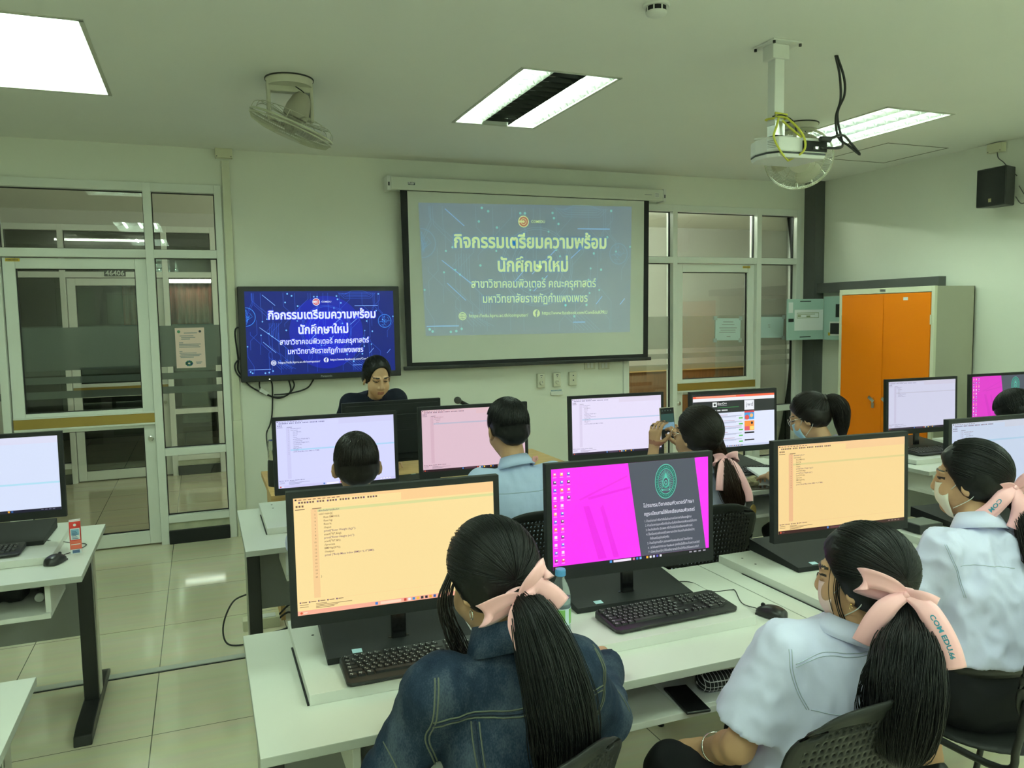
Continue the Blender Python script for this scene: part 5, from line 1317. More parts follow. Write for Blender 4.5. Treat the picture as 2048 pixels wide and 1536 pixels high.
def on_surface(bv, pts, dr, off=.0015):
    out = []
    for p in pts:
        h = bv.ray_cast(Vector(p), Vector(dr))
        if h[0] is not None: out.append(h[0] - Vector(dr) * off)
    return out
def seam(mb, bv, pts, dr, r=.0016, mi=0, n=14, off=.0012, org=(0, 0, 0)):
    q = bez(pts, max(4, n // max(1, len(pts) - 1))); q = on_surface(bv, q, dr, off)
    if len(q) > 2: mb.tube([p - Vector(org) for p in q], r, 5, mi)

# ---- hair
def slerp_path(a, b, n):
    a = a / np.linalg.norm(a); b = b / np.linalg.norm(b); w_ = math.acos(max(-1, min(1, float(a @ b)))); out = []
    for i in range(n):
        t = i / (n - 1); out.append(a if w_ < 1e-4 else (a * math.sin((1 - t) * w_) + b * math.sin(t * w_)) / math.sin(w_))
    return out
def strip_strands(mb, paths, r, mi=0):
    for p in paths: mb.tube(p, [r * (.75 + .25 * min(1, 4 * (1 - i / (len(p) - 1)))) if i < len(p) - 1 else r * .3 for i in range(len(p))], 4, mi, caps=False)
HR = V3(.083, .104, .098); HC = V3(0, -.014, .026)      # hair shell around the cranium, head frame
def hair_cap(t, J, m, tie=None, n=420, name='hair', bun=None, low=-.055, seed=3, front=.062, vox=.006, r=.0015, puff=1., short=False, extra=None, face=None):
    c, R, o = J['head'], J['R'], J['o']; s = J.get('hs', 1.)
    L = lambda p: c + R @ (np.array(p, float) * s)
    S = SDF(); hr = HR * puff
    nf = R @ V3(0, .80, -.60)              # face plane: hair only behind / above it
    clip = [(R @ (V3(0, .84, -.54)), L((0, front, .045))), (R @ V3(0, .15, -.99), L((0, -.05, low)))]
    S.ell(L(HC), hr * s, .02, R, clip=clip)
    for x in (-1, 1): S.ell(L((x * .070, -.028, -.01)), V3(.016, .04, .05) * s, .02, R, clip=clip)
    if not short: S.ell(L((0, -.05, -.02)), V3(.07, .055, .06) * s, .03, R, clip=clip)
    if extra: extra(S, L)
    if face: S.ell(L(face[0]), V3(*face[1]) * s, .012, R, sub=True)
    V, F = S.mesh(vox); V = fold(V, F, .002, 40, seed)
    hair = np_mesh(name, V, F, m, t, None, 1, o)
    rr = random.Random(seed); mb = MB(); paths = []
    sh = hr * 1.012
    for i in range(n):
        if tie is not None:
            # hairline start: a ring around the face and nape
            a = rr.uniform(0, 2 * PI); u = rr.random()
            sx, sz = math.sin(a), math.cos(a)
            yy = .55 if sz > 0 else .12 - .35 * -sz
            st = V3(sx * .95, yy * (1 - .85 * u ** 1.5) + (-.2 * u), sz * .9 - .05)
            q = slerp_path(st, np.array(tie) / hr, 11)
        else:
            a = rr.uniform(0, 2 * PI); top = V3(.1, -.35, .95); u = rr.uniform(.0, .5)
            st0 = V3(math.sin(a), math.cos(a) * .9 - .15, -.30 if math.cos(a) < .3 else .38)
            q = slerp_path(top * (1 - u) + st0 / np.linalg.norm(st0) * u + V3(rr.uniform(-.2, .2), rr.uniform(-.2, .2), 0), st0, 8)
        lift = 1 + rr.uniform(-.006, .034 if short else .016); P = []
        for k, d in enumerate(q):
            p = (HC + d * sh * lift)
            if (p - V3(0, front + .004, .045)) @ V3(0, .84, -.54) > .004: continue
            if p[2] < low - .012: continue
            if face and (((p - V3(*face[0])) / V3(*face[1])) ** 2).sum() < 1: continue
            P.append(Vector(L(p) - o))
        if len(P) > 3: paths.append(P)
    strip_strands(mb, paths, r * s, 0)
    mb.build('hair_strands', m, hair, smooth=180)
    return hair
def tail(parent, J, pts, radii, m, n=170, seed=5, r=.0021, name='ponytail', flat=1., curl=.0, taper=True, ragged=.05):
    """a hanging tail of hair along pts (room coordinates)"""
    o = Vector(J['o']); path = bez(pts, 8); N = len(path); rad = [np.interp(i / (N - 1), np.linspace(0, 1, len(radii)), radii) for i in range(N)]
    mb = MB(); mb.tube([p - o for p in path], [q * .93 for q in rad], 18); rr = random.Random(seed); paths = []
    fr = []
    nrm = Vector((1, 0, 0))
    for i in range(N):
        tg = (path[min(N - 1, i + 1)] - path[max(0, i - 1)]).normalized(); nrm = (nrm - tg * nrm.dot(tg)).normalized(); fr.append((nrm.copy(), tg.cross(nrm)))
    for _ in range(n):
        a = rr.uniform(0, 2 * PI); f = rr.uniform(.88, 1.03) * (1.0 if rr.random() < .93 else 1.08); ph = rr.uniform(0, 6); e = N - int(rr.uniform(0, ragged) * N) - (int(rr.uniform(0, .25) * N) if rr.random() < .2 else 0); P = []
        for i in range(0, e, 2):
            w_ = a + .16 * math.sin(ph + i * .12) + curl * i / N; k = f * (1 + .025 * math.sin(ph * 3 + i * .3))
            P.append(path[i] + (fr[i][0] * math.cos(w_) + fr[i][1] * math.sin(w_) * flat) * rad[i] * k - o)
        if len(P) > 4: paths.append(P)
    strip_strands(mb, paths, r)
    return mb.build(name, m, parent, smooth=180)
def wisps(parent, J, plist, m, r=.0008, name='loose_hair'):
    mb = MB(); o = Vector(J['o'])
    strip_strands(mb, [[q - o for q in bez(p, 5)] for p in plist], r); return mb.build(name, m, parent, smooth=180)

def ribbon(mb, pts, wdir, width, mi=0, n=7, twist=None, thick=.0012):
    """cloth strip along pts; wdir(i, N) -> width direction"""
    q = bez(pts, n); N = len(q); P = []
    for i, p in enumerate(q):
        wd = wdir(i / (N - 1)); wv = width(i / (N - 1)) if callable(width) else width
        tg = (q[min(N - 1, i + 1)] - q[max(0, i - 1)]).normalized(); wd = (Vector(wd) - tg * Vector(wd).dot(tg)).normalized()
        nm = tg.cross(wd)
        for k in range(5):
            s = -1 + .5 * k; P.append(p + wd * wv * .5 * s + nm * (.10 * wv * (1 - s * s)))
    mb.grid(P, 5, N, mi)
    return q
def bow(t, J, c, right, up, out, loopL, loopR, tails, text=None, w=.035):
    """satin bow tied round a pony tail. loopL/R: (length, rise); tails: list of point lists in (right, up, out) metres"""
    c, right, up, out = map(Vector, (c, right, up, out)); o = Vector(J['o'])
    X = lambda a: c + right * a[0] + up * a[1] + out * a[2] - o
    mb = MB(); bo = None
    k = MB(); k.ell(c - o + out * .012, (.010, .010, .010), 12, 8)
    k.tube([X((.018 * math.cos(a), .002, .016 * math.sin(a) - .012)) for a in [2 * PI * i / 20 for i in range(21)]], .007, 6)
    root = k.build('bow', SATIN, t, smooth=180)
    for (ln, rise, sx) in ((loopL[0], loopL[1], -1), (loopR[0], loopR[1], 1)):
        m = MB(); rs = rise
        ribbon(m, [X((0, 0, .012)), X((sx * ln * .45, rs * .5 + .014, .028)), X((sx * ln * .9, rs + .012, .022)), X((sx * ln, rs, .008)), X((sx * ln * .86, rs - .012, -.002)), X((sx * ln * .42, rs * .4 - .010, .006)), X((0, -.002, .012))],
               lambda u: (up * .93 + out * .3 - right * sx * .2), lambda u: w * (.35 + .75 * math.sin(PI * min(1, max(0, u))) ** .6), 0, 6)
        m.build('loop', SATIN, root, smooth=180, solid=.0012)
    for i, tp in enumerate(tails):
        m = MB(); q = ribbon(m, [X(p) for p in tp], lambda u: right * .86 + up * (.45 if tp[-1][0] > 0 else -.45), lambda u: w * (.45 + .55 * min(1, u * 3)), 0, 7)
        m.build('tail', SATIN, root, smooth=180, solid=.0012)
        if text and text[0] == i:
            body, u0, u1, flip = text[1:]
            vs, fs = text2d(body, .03); x0 = min(v[0] for v in vs); x1 = max(v[0] for v in vs); h = (u1 - u0) * sum((q[j + 1] - q[j]).length for j in range(len(q) - 1)) / (x1 - x0); P = []
            for vx, vy in vs:
                f = (u0 + (vx - x0) / (x1 - x0) * (u1 - u0)) * (len(q) - 1); j = min(len(q) - 2, int(f)); p = q[j].lerp(q[j + 1], f - j); tg = (q[j + 1] - q[j]).normalized()
                wd = (right * .86 + up * .45); wd = (wd - tg * wd.dot(tg)).normalized(); nm = tg.cross(wd)
                if nm.dot(out) < 0: nm = -nm
                P.append(p + wd * (vy - .35) * h * flip + nm * .006)
            mm = MB(); mm.add(P, fs); mm.build('ribbon_print', TEALINK, root, smooth=0)
    return root

def mask_mesh(t, J, m, R_, c, side=None):
    """face mask with ear loops, in the head frame"""
    o = J['o']; s = J.get('hs', 1.); L = lambda x, y, z: Vector(c + R_ @ (V3(x, y, z) * s) - o)
    mb = MB(); P = []; nu, nv = 17, 13
    for j in range(nv):
        v = j / (nv - 1); z = -.018 - .102 * v
        ym = .117 - .012 * abs(v - .3) - (.030 * max(0, v - .55) ** 1 * 2)
        hw = .070 - .016 * abs(v - .42) * 2
        for i in range(nu):
            a = (-1 + 2 * i / (nu - 1)) * 1.22
            P.append(L(math.sin(a) * hw, (ym - .028) * math.cos(a) ** .8 + .028 - .012, z + .012 * (1 - math.cos(a)) * (1 - 2 * v)))
    mb.grid(P, nu, nv); ma = mb.build('face_mask', m, t, smooth=180, solid=.0015)
    for sx in (-1, 1):
        b = MB(); b.tube(bez([L(sx * .064, .045, -.030), L(sx * .081, .01, .004), L(sx * .0815, -.022, -.006), L(sx * .083, -.026, -.03), L(sx * .079, -.012, -.055), L(sx * .062, .04, -.092)], 5), .0013 * s, 5); b.build('ear_loop', WHITEP, ma, smooth=180)
    return ma
def glasses(t, J):
    o = J['o']; c, R_ = J['head'], J['R']; L = lambda x, y, z: Vector(c + R_ @ V3(x, y, z) - o); b = MB()
    for sx in (-1, 1):
        b.tube([L(sx * .034 + .023 * math.cos(a), .106 - .3 * abs(.023 * math.cos(a) + sx * .034) ** 1.2 * .4, -.001 + .019 * math.sin(a)) for a in [2 * PI * i / 18 for i in range(19)]], .0013, 5, caps=False)
        b.tube([L(sx * .057, .098, .004), L(sx * .076, .06, .006), L(sx * .080, -.01, .002)], .0014, 5)
    b.tube([L(-.011, .104, .002), L(0, .107, .005), L(.011, .104, .002)], .0013, 5)
    b.build('glasses', CHROME, t, smooth=180)
def trousers(t, J, m, name='trousers', full=True, high=0.):
    S = SDF(); b = J['pelvis']
    if high: S.cap(b, b + J['up'] * high, .12, .118, .03, flat=None); S.ell(b + J['up'] * high * .6, V3(.162, .125, .115), .03, J['B'], clip=(J['up'], b + J['up'] * high))
    S.ell(b + J['up'] * -.01, V3(.168 * J.get('w', 1.), .128, .125), .04, J['B'])
    for s in 'LR':
        S.cap(J['hip' + s], J['kn' + s], .100, .074, .05)
        if full: S.cap(J['kn' + s], J['an' + s] + V3(0, 0, .03), .070, .052, .03)
    V, F = S.mesh(.01); V = fold(V, F, .006, 12, 5)
    return np_mesh(name, V, F, m, t, None, 1, J['o'])
def shoes(t, J):
    for s in 'LR':
        a = J['an' + s]; S = SDF(); S.cap(V3(a[0], a[1], .05) - J['fw'] * .03, V3(a[0], a[1], .042) + J['fw'] * .15, .045, .036, .02, clip=(V3(0, 0, -1), V3(0, 0, .004)))
        V, F = S.mesh(.008); np_mesh('shoe', V, F, BLACKP, t, None, 1, J['o'])

# ------------------------------------------------------------------ chairs
CHAIRP = mat('chair_plastic', (.010, .0105, .010), rough=.5, spec=.3)
def make_chair(label, loc, rz, holes=True):
    """stacking chair: perforated plastic back and seat on a steel frame; faces +y, origin on the floor under the seat"""
    t = thing('chair', label, 'chair', loc, math.radians(rz), 'black perforated chairs')
    def backpt(u, v):
        hw = .225 * (1 - .30 * max(0, (v - .72) / .28) ** 2.4 - .16 * max(0, (.22 - v) / .22) ** 2)
        k = 2 * u - 1; z = .60 + .35 * v - .030 * abs(k) ** 3 * max(0, (v - .5) / .5) ** 2
        return (k * hw, -.20 - .085 * v - .030 * (1 - k * k) + .012 * math.sin(PI * v), z)
    mb = MB(); nx, nz = 26, 18
    for i in range(nx):
        for j in range(nz):
            u0, u1, v0, v1 = i / nx, (i + 1) / nx, j / nz, (j + 1) / nz
            cu, cv = (u0 + u1) / 2, (v0 + v1) / 2
            inside = holes and 2 <= i < nx - 2 and 2 <= j < nz - 2 and (abs(2 * cu - 1) ** 3 + abs(2 * cv - 1.02) ** 3) < .72
            if not inside: mb.quad(backpt(u0, v0), backpt(u1, v0), backpt(u1, v1), backpt(u0, v1)); continue
            k = 8; ring = [(cu + (u1 - u0) * .25 * math.cos(2 * PI * q / k + PI / 8), cv + (v1 - v0) * .27 * math.sin(2 * PI * q / k + PI / 8)) for q in range(k)]
            outer = [(u1, cv), (u1, v1), (cu, v1), (u0, v1), (u0, cv), (u0, v0), (cu, v0), (u1, v0)]
            P = [backpt(*p) for p in ring] + [backpt(*p) for p in outer]
            mb.add(P, [(q, (q + 1) % k, k + (q + 1) % k, k + q) for q in range(k)])
    bm_ = mb
    o = bm_.build('backrest', CHAIRP, t, smooth=40)
    bm = bmesh.new(); bm.from_mesh(o.data); bmesh.ops.remove_doubles(bm, verts=bm.verts, dist=.0004); bm.to_mesh(o.data); bm.free()
    so = o.modifiers.new('solid', 'SOLIDIFY'); so.thickness = .007; so.offset = 0
    S = SDF(); S.ell(V3(0, .02, .452), V3(.225, .22, .022), .02); S.cap(V3(-.18, .17, .45), V3(.18, .17, .45), .022, .022, .03); S.ell(V3(0, .0, .49), V3(.17, .16, .025), .03, sub=True)
    V, F = S.mesh(.011); np_mesh('seat', V, F, CHAIRP, t)
    for sx in (-1, 1):
        b = MB(); b.tube(bez([(sx * .20, -.225, .66), (sx * .215, -.21, .52), (sx * .215, -.17, .44), (sx * .215, .12, .43)], 5), .011, 8); b.build('frame', DKMETAL, t, smooth=180)
        b = MB(); b.tube([(sx * .215, .13, .435), (sx * .225, .21, .01)], .0105, 8); b.lathe([(.014, 0), (.014, .02), (.001, .02)], 10, (sx * .225, .21, 0)); b.build('leg', DKMETAL, t, smooth=60)
        b = MB(); b.tube([(sx * .215, -.15, .435), (sx * .23, -.25, .01)], .0105, 8); b.lathe([(.014, 0), (.014, .02), (.001, .02)], 10, (sx * .23, -.25, 0)); b.build('leg', DKMETAL, t, smooth=60)
        for z in (.62, .66): b = MB(); b.lathe([(.009, 0), (.008, .004), (.001, .006)], 10, (sx * .19, -.238 - (z - .62) * .3, z), Matrix.Rotation(PI / 2, 3, 'X')); b.build('bolt', CHROME, t)
    return t

# ================================================================== THE PEOPLE
def J_(**k):
    d = {a: (np.array(b, float) if isinstance(b, (tuple, list)) and a not in ('handL', 'handR', 'armr') else b) for a, b in k.items()}; return d
def band(t, J, c, m, name, r, ax, wd=.012, n=28):
    """a ring of cloth or metal around a limb or the neck"""
    b = MB(); ax = Vector(ax).normalized(); Q = Vector((0, 0, 1)).rotation_difference(ax).to_matrix(); b.lathe([(r, -wd / 2), (r + .002, 0), (r, wd / 2)], n, Vector(np.array(c) - J['o']), Q, caps=False); return b.build(name, m, t, smooth=180, solid=.002)
DN = V3(0, 0, -1)
# ---- girl in the denim jacket
J = J_(pelvis=(.595, 1.475, .53), chest=(.595, 1.51, .83), neck=(.582, 1.545, 1.035), head=(.573, 1.60, 1.175), R=None, shL=(.425, 1.525, .98), shR=(.730, 1.525, .970),
       elL=(.335, 1.60, .765), wrL=(.47, 1.83, .812), elR=(.868, 1.63, .775), wrR=(.99, 1.845, .80), w=.98)
J['R'] = rotm(24, 16); J['handL'] = (V3(.25, .95, -.05), DN, -1, (12, 20, 15)); J['handR'] = (V3(.12, .98, -.02), DN, 1, (18, 34, 25))
t, J = person('girl in a blue denim jacket with pony tail and pink bow', J, SKIN, vox=.0065)
P1 = t
jk, bv = shirt(t, J, DENIM, long=True, loose=1.0, name='denim_jacket', h=.0075, fold_amp=.008, colm=DENIM, collar_h=.05)
mb = MB(); Yd = (0, 1, 0)
def s1(pts, r=.0018, mi=0): seam(mb, bv, [(x, 1.0, z) for x, z in pts], Yd, r, mi, 26, .0008, J['o'])
for dz in (0, -.012): s1([(.395, .945 + dz), (.50, .952 + dz), (.60, .952 + dz), (.70, .95 + dz), (.785, .94 + dz)])
s1([(.395, .939), (.50, .946), (.60, .946), (.70, .944), (.785, .934)], .003, 1)
for xa, xb in ((.475, .50), (.695, .675)):
    for dx in (0, .014): s1([(xa + dx, .932), (xa + dx, .86), ((xa + xb) / 2 + dx, .76), (xb + dx, .64)])
    s1([(xa + .007, .932), (xa + .007, .86), ((xa + xb) / 2 + .007, .76), (xb + .007, .64)], .0028, 1)
for sg, xs_ in ((-1, ((.412, 1.03), (.405, .99), (.40, .945), (.392, .90), (.41, .85), (.43, .80))), (1, ((.772, 1.02), (.782, .98), (.788, .94), (.795, .90), (.78, .85), (.765, .80)))):
    for dx in (0, .007 * sg): s1([(x + dx, z) for x, z in xs_])
s1([(.30, .90), (.33, .84), (.345, .78)], .0015); s1([(.87, .89), (.90, .84), (.915, .80)], .0015)
mb.build('jacket_seam', [STITCH, STITCHD], jk, smooth=180)
trousers(t, J, mat('dark_jeans', (.012, .018, .035), rough=.9)); shoes(t, J)
tie = V3(.0, -.118, -.004)
hair = hair_cap(t, J, HAIR, tie=(-.04, -.115, -.035), n=760, low=-.112, front=.066, vox=.0055, r=.0013, puff=1.10)
tw = J['head'] + J['R'] @ V3(-.046, -.122, -.034)
tail(hair, J, [tw, tw + V3(.016, -.045, -.03), (.620, 1.375, 1.04), (.630, 1.350, .94), (.628, 1.350, .86), (.640, 1.355, .795)], [.018, .040, .060, .068, .067, .054, .022], HAIR, n=700, r=.0011, ragged=.12)
hd = J['head']
rr = random.Random(2); pl = []
for i in range(34):
    a = rr.uniform(-.5, .5); x0 = -.076 + rr.uniform(-.006, .008); y0 = .045 + rr.uniform(-.02, .015)
    b0 = hd + J['R'] @ V3(x0 * .9, y0, .03); b1 = hd + J['R'] @ V3(x0 - .022 + rr.uniform(-.008, .01), y0 + .012, -.03); b2 = hd + J['R'] @ V3(x0 - .014 + rr.uniform(-.012, .016), y0 + .014, -.11); b3 = hd + J['R'] @ V3(x0 + .002 + rr.uniform(-.012, .02), y0 + .008, -.165 - rr.uniform(0, .03))
    pl.append([b0, b1, b2, b3])
wisps(hair, J, pl, HAIRB, .0014, 'side_lock')
pl = []
for i in range(14):
    x = rr.uniform(-.085, .05); q = hd + J['R'] @ V3(x, -.02 + rr.uniform(-.05, .05), .108 - abs(x) * .35); pl.append([q, q + V3(rr.uniform(-.012, .0), .008, .007), q + V3(rr.uniform(-.022, .0), .012, .002 + rr.uniform(-.008, .004))])
wisps(hair, J, pl, HAIRB, .00045)
bow(t, J, tw + V3(-.004, -.016, .006), (.92, -.10, .36), (-.36, 0, .93), (.05, -.98, .15), (.086, -.002), (.066, .024), [[(0, 0, .014), (-.030, -.03, .028), (-.040, -.075, .040), (-.046, -.135, .055), (-.070, -.19, .06)], [(0, 0, .014), (.03, .01, .024), (.055, -.02, .024), (.070, -.055, .02)]], None, .040)
e = hd + J['R'] @ V3(-.080, -.004, -.058)
b = MB(); b.tube([Vector(e - J['o']) + Vector((.002, .010 * math.cos(a), .010 * math.sin(a) - .004)) for a in [2 * PI * i / 20 for i in range(21)]], .0012, 6, caps=False); b.build('hoop_earring', CHROME, t, smooth=180)
# ---- girl with the pink mask
J = J_(pelvis=(1.32, 1.44, .53), chest=(1.375, 1.42, .81), neck=(1.405, 1.405, .985), head=(1.445, 1.400, 1.116), R=None, shL=(1.250, 1.44, .945), shR=(1.545, 1.40, .94),
       elL=(1.150, 1.48, .715), wrL=(1.20, 1.67, .60), elR=(1.62, 1.50, .72), wrR=(1.60, 1.72, .66), knL=(1.13, 1.74, .52), knR=(1.44, 1.80, .52), w=.9)
J['R'] = rotm(26, 4); J['handL'] = (V3(.1, .9, -.3), DN, -1, (15, 20, 15)); J['handR'] = (V3(-.2, .9, -.2), DN, 1, (15, 20, 15))
t, J = person('girl in a white shirt and pink mask, long pony tail with lettered bow', J, SKIN, vox=.0065)
sh, bv = shirt(t, J, SHIRT, sleeve=.78, loose=1.25, h=.0075, fold_amp=.010, collar_h=.03)
mb = MB(); D2 = Vector((.42, .90, -.05)).normalized()
def s2(pts, r=.0011): seam(mb, bv, [Vector(p) - D2 * .5 for p in pts], D2, r, 0, 26, .0006, J['o'])
for d in (0, .007): s2([(1.215, 1.36, .955 - d), (1.29, 1.36, .968 - d), (1.37, 1.36, .965 - d), (1.47, 1.36, .95 - d)])
for d in (0, .006): s2([(1.212 - d, 1.37, .985), (1.208 - d, 1.36, .94), (1.225 - d, 1.36, .89), (1.255 - d, 1.37, .845)])
s2([(1.255, 1.36, .845), (1.33, 1.36, .838), (1.42, 1.36, .835)])
mb.build('shirt_seam', SEAM, sh, smooth=180)
trousers(t, J, SKIRT, 'skirt', False); shoes(t, J)
hair = hair_cap(t, J, HAIR, tie=(-.05, -.105, -.01), n=700, low=-.10, front=.060, vox=.0055, r=.0013, puff=1.08)
tw = J['head'] + J['R'] @ V3(-.062, -.108, -.012)
tail(hair, J, [tw, (1.420, 1.245, 1.05), (1.372, 1.205, .985), (1.350, 1.19, .91), (1.340, 1.185, .84), (1.345, 1.19, .785)], [.018, .042, .070, .077, .075, .060, .024], HAIR, n=760, r=.0011, ragged=.12)
rr = random.Random(4); pl = []
for i in range(24):
    q = tw + V3(-.03, -.03, -.05); pl.append([q, V3(1.31 + rr.uniform(-.02, .02), 1.235, 1.0), V3(1.275 + rr.uniform(-.015, .03), 1.235, .93), V3(1.285 + rr.uniform(-.02, .03), 1.24, .87 - rr.uniform(0, .05))])
wisps(hair, J, pl, HAIR, .0010); pl = []
for i in range(10):
    x0 = -.072 + rr.uniform(-.004, .004); y0 = .035 + rr.uniform(-.014, .014); f = lambda x, y, z: J['head'] + J['R'] @ V3(x, y, z)
    pl.append([f(x0 * .95, y0, .03), f(x0 - .006, y0 + .004, -.02), f(x0 - .006 + rr.uniform(-.004, .006), y0 + .0, -.06), f(x0 - .002, y0 - .012, -.10)])
wisps(hair, J, pl, HAIR, .0011, 'side_lock')
mask_mesh(t, J, MASKP, J['R'], J['head'])
out = Vector((-.62, -.77, .12)).normalized(); rt = Vector((.77, -.62, .0)).normalized(); up_ = Vector((.03, .08, .99))
bow(t, J, tw + V3(-.014, -.018, .012), rt, up_, out, (.092, .020), (.055, -.030), [[(0, 0, .014), (-.035, -.02, .03), (-.065, -.055, .034), (-.085, -.095, .03), (-.092, -.112, .026)], [(0, 0, .014), (.030, -.018, .036), (.055, -.055, .050), (.074, -.10, .056), (.084, -.140, .054)]], (1, 'COM EDU.66', .36, .86, .9), .046)
e = J['head'] + J['R'] @ V3(-.084, .0, -.045); b = MB(); b.ell(Vector(e - J['o']), (.003, .003, .003), 8, 6); b.tube([Vector(e - J['o']) + Vector((0, .004 * math.cos(a), -.008 + .005 * math.sin(a))) for a in [2 * PI * i / 12 for i in range(13)]], .0008, 5); b.build('earring', mat('gold', (.8, .55, .2), rough=.2, metal=1), t)
band(t, J, J['wrL'] * .72 + J['elL'] * .28, CHROME, 'bracelet', .036, J['wrL'] - J['elL'], .006)
# ---- girl with the white mask
J = J_(pelvis=(2.26, 1.68, .55), chest=(2.285, 1.72, .84), neck=(2.30, 1.765, 1.045), head=(2.325, 1.815, 1.195), R=None, shL=(2.14, 1.755, .985), shR=(2.46, 1.70, .985),
       elL=(2.085, 1.88, .755), wrL=(2.30, 2.03, .805), elR=(2.56, 1.80, .76), wrR=(2.48, 2.02, .805), w=.95)
J['R'] = rotm(30, 2); J['handL'] = (V3(.5, .8, -.05), DN, -1, (12, 20, 15)); J['handR'] = (V3(-.3, .9, 0), DN, 1, (12, 20, 15))
t, J = person('girl at the right in a white shirt, white face mask and black belt, pink bow', J, SKIN, vox=.0065)
sh, bv = shirt(t, J, SHIRT, sleeve=.80, loose=1.45, h=.0075, fold_amp=.017, collar_h=.04, hem=.672)
mb = MB(); D2 = Vector((.55, .83, -.05)).normalized()
for d in (0, .006): s2([(2.09 - d, 1.70, 1.03), (2.10 - d, 1.68, .98), (2.125 - d, 1.68, .93), (2.16 - d, 1.70, .865)])
s2([(2.125, 1.68, .965), (2.22, 1.66, .962), (2.32, 1.66, .945)])
mb.build('shirt_seam', SEAM, sh, smooth=180)
sk = trousers(t, J, SKIRT, 'skirt', False, high=.13); shoes(t, J)
bt = MB(); n = 40; P = []
for z in (-.028, .028):
    for i in range(n + 1):
        a = 2 * PI * i / n; q = J['pelvis'] + J['up'] * (.098 + z) + J['lat'] * math.cos(a) * .164 + J['fw'] * math.sin(a) * .130 - J['o']; P.append(tuple(q))
bt.grid(P, n + 1, 2); bt.build('belt', mat('black_belt', (.010, .010, .011), rough=.35), sk, smooth=180, solid=.005)
hair = hair_cap(t, J, HAIR, tie=(0, -.112, -.035), n=640, low=-.10, front=.068, vox=.0055, r=.0013, puff=1.06)
tw = J['head'] + J['R'] @ V3(0, -.122, -.045)
tail(hair, J, [tw, (2.385, 1.655, 1.09), (2.385, 1.625, 1.02), (2.38, 1.61, .97), (2.375, 1.60, .94)], [.022, .045, .056, .052, .022], HAIRB, n=420, r=.0011)
mask_mesh(t, J, MASKW, J['R'], J['head'])
out = Vector((-.78, -.6, .15)).normalized(); rt = Vector((.6, -.78, 0)).normalized()
bow(t, J, tw + V3(-.018, -.016, .03), rt, up_, out, (.05, -.035), (.07, .035), [[(0, 0, .014), (-.03, -.03, .034), (-.065, -.075, .04), (-.098, -.105, .04)], [(0, 0, .014), (.012, -.05, .03), (.005, -.10, .03), (-.005, -.13, .03)]], (0, 'COM', .42, .72, .9), .048)
# ---- boys in the middle row
def short_hair(t, J, m, seed, n=520, low=-.045, puff=1., front=.072):
    def ex(S, L):
        S.ell(L((0, -.062, -.045)), V3(.062, .040, .040) * J.get('hs', 1.), .03, J['R'])
    return hair_cap(t, J, m, tie=None, n=n, seed=seed, low=low, front=front, vox=.006, r=.0019, puff=puff, short=True, extra=ex)
J = J_(pelvis=(.575, 3.16, .53), chest=(.575, 3.17, .82), neck=(.572, 3.185, 1.005), head=(.573, 3.215, 1.152), R=rotm(-2, 8), shL=(.40, 3.18, .955), shR=(.75, 3.18, .955),
       elL=(.36, 3.34, .77), wrL=(.46, 3.62, .80), elR=(.79, 3.34, .77), wrR=(.68, 3.62, .80), hs=1.04)
J['handL'] = (V3(.2, .95, 0), DN, -1, (12, 20, 15)); J['handR'] = (V3(-.2, .95, 0), DN, 1, (12, 20, 15))
def ears(S):
    for x in (-1, 1): S.ell(J['head'] + J['R'] @ V3(x * .090, -.014, -.020), V3(.009, .022, .034), .01, J['R'] @ rotm(x * 38))
t, J = person('short haired boy with protruding ears, back of the head, in front of the lilac screen', J, SKIND, female=False, extra=ears)
shirt(t, J, SHIRT, sleeve=.8, loose=1.2, h=.010); trousers(t, J, SKIRT); shoes(t, J)
short_hair(t, J, HAIRB, 12, 620, puff=1.02)
J = J_(pelvis=(1.29, 3.17, .55), chest=(1.285, 3.185, .88), neck=(1.275, 3.205, 1.085), head=(1.262, 3.265, 1.25), R=rotm(4, 14), shL=(1.115, 3.20, 1.015), shR=(1.455, 3.20, 1.015),
       elL=(1.06, 3.36, .80), wrL=(1.18, 3.64, .80), elR=(1.50, 3.36, .80), wrR=(1.40, 3.64, .80), hs=1.04)
J['handL'] = (V3(.2, .95, 0), DN, -1, (12, 20, 15)); J['handR'] = (V3(-.2, .95, 0), DN, 1, (12, 20, 15))
def ears(S):
    for x in (-1, 1): S.ell(J['head'] + J['R'] @ V3(x * .090, -.012, -.022), V3(.008, .022, .033), .01, J['R'] @ rotm(x * 30))
t, J = person('boy in a pale blue shirt with a pink lanyard, seen from behind', J, SKIN, female=False, extra=ears)
sh, bv = shirt(t, J, SHIRTB, sleeve=.8, loose=1.3, h=.008, collar_h=.038, fold_amp=.006); trousers(t, J, SKIRT); shoes(t, J)
mb = MB(); D2 = Vector((.3, .95, 0)).normalized(); s2([(1.10, 3.1, .985), (1.28, 3.08, .99), (1.46, 3.1, .985)], .0015); mb.build('shirt_seam', mat('blue_seam', (.30, .38, .52), rough=.8), sh, smooth=180)
short_hair(t, J, HAIR, 21, 640, low=-.035, puff=1.03)
band(t, J, J['neck'] + V3(-.002, .004, .012), PINKL, 'lanyard', .074, J['head'] - J['neck'] + V3(0, -.03, 0), .012)
b = MB(); q = J['neck'] - J['o']
for dx in (0, .012): b.tube(bez([Vector(q) + Vector((.062, -.045, .015)), Vector(q) + Vector((.072 + dx, -.05, .03)), Vector(q) + Vector((.066 + dx, -.055, .045)), Vector(q) + Vector((.06, -.05, .02))], 5), .004, 6)
b.build('lanyard_knot', PINKL, t, smooth=180)
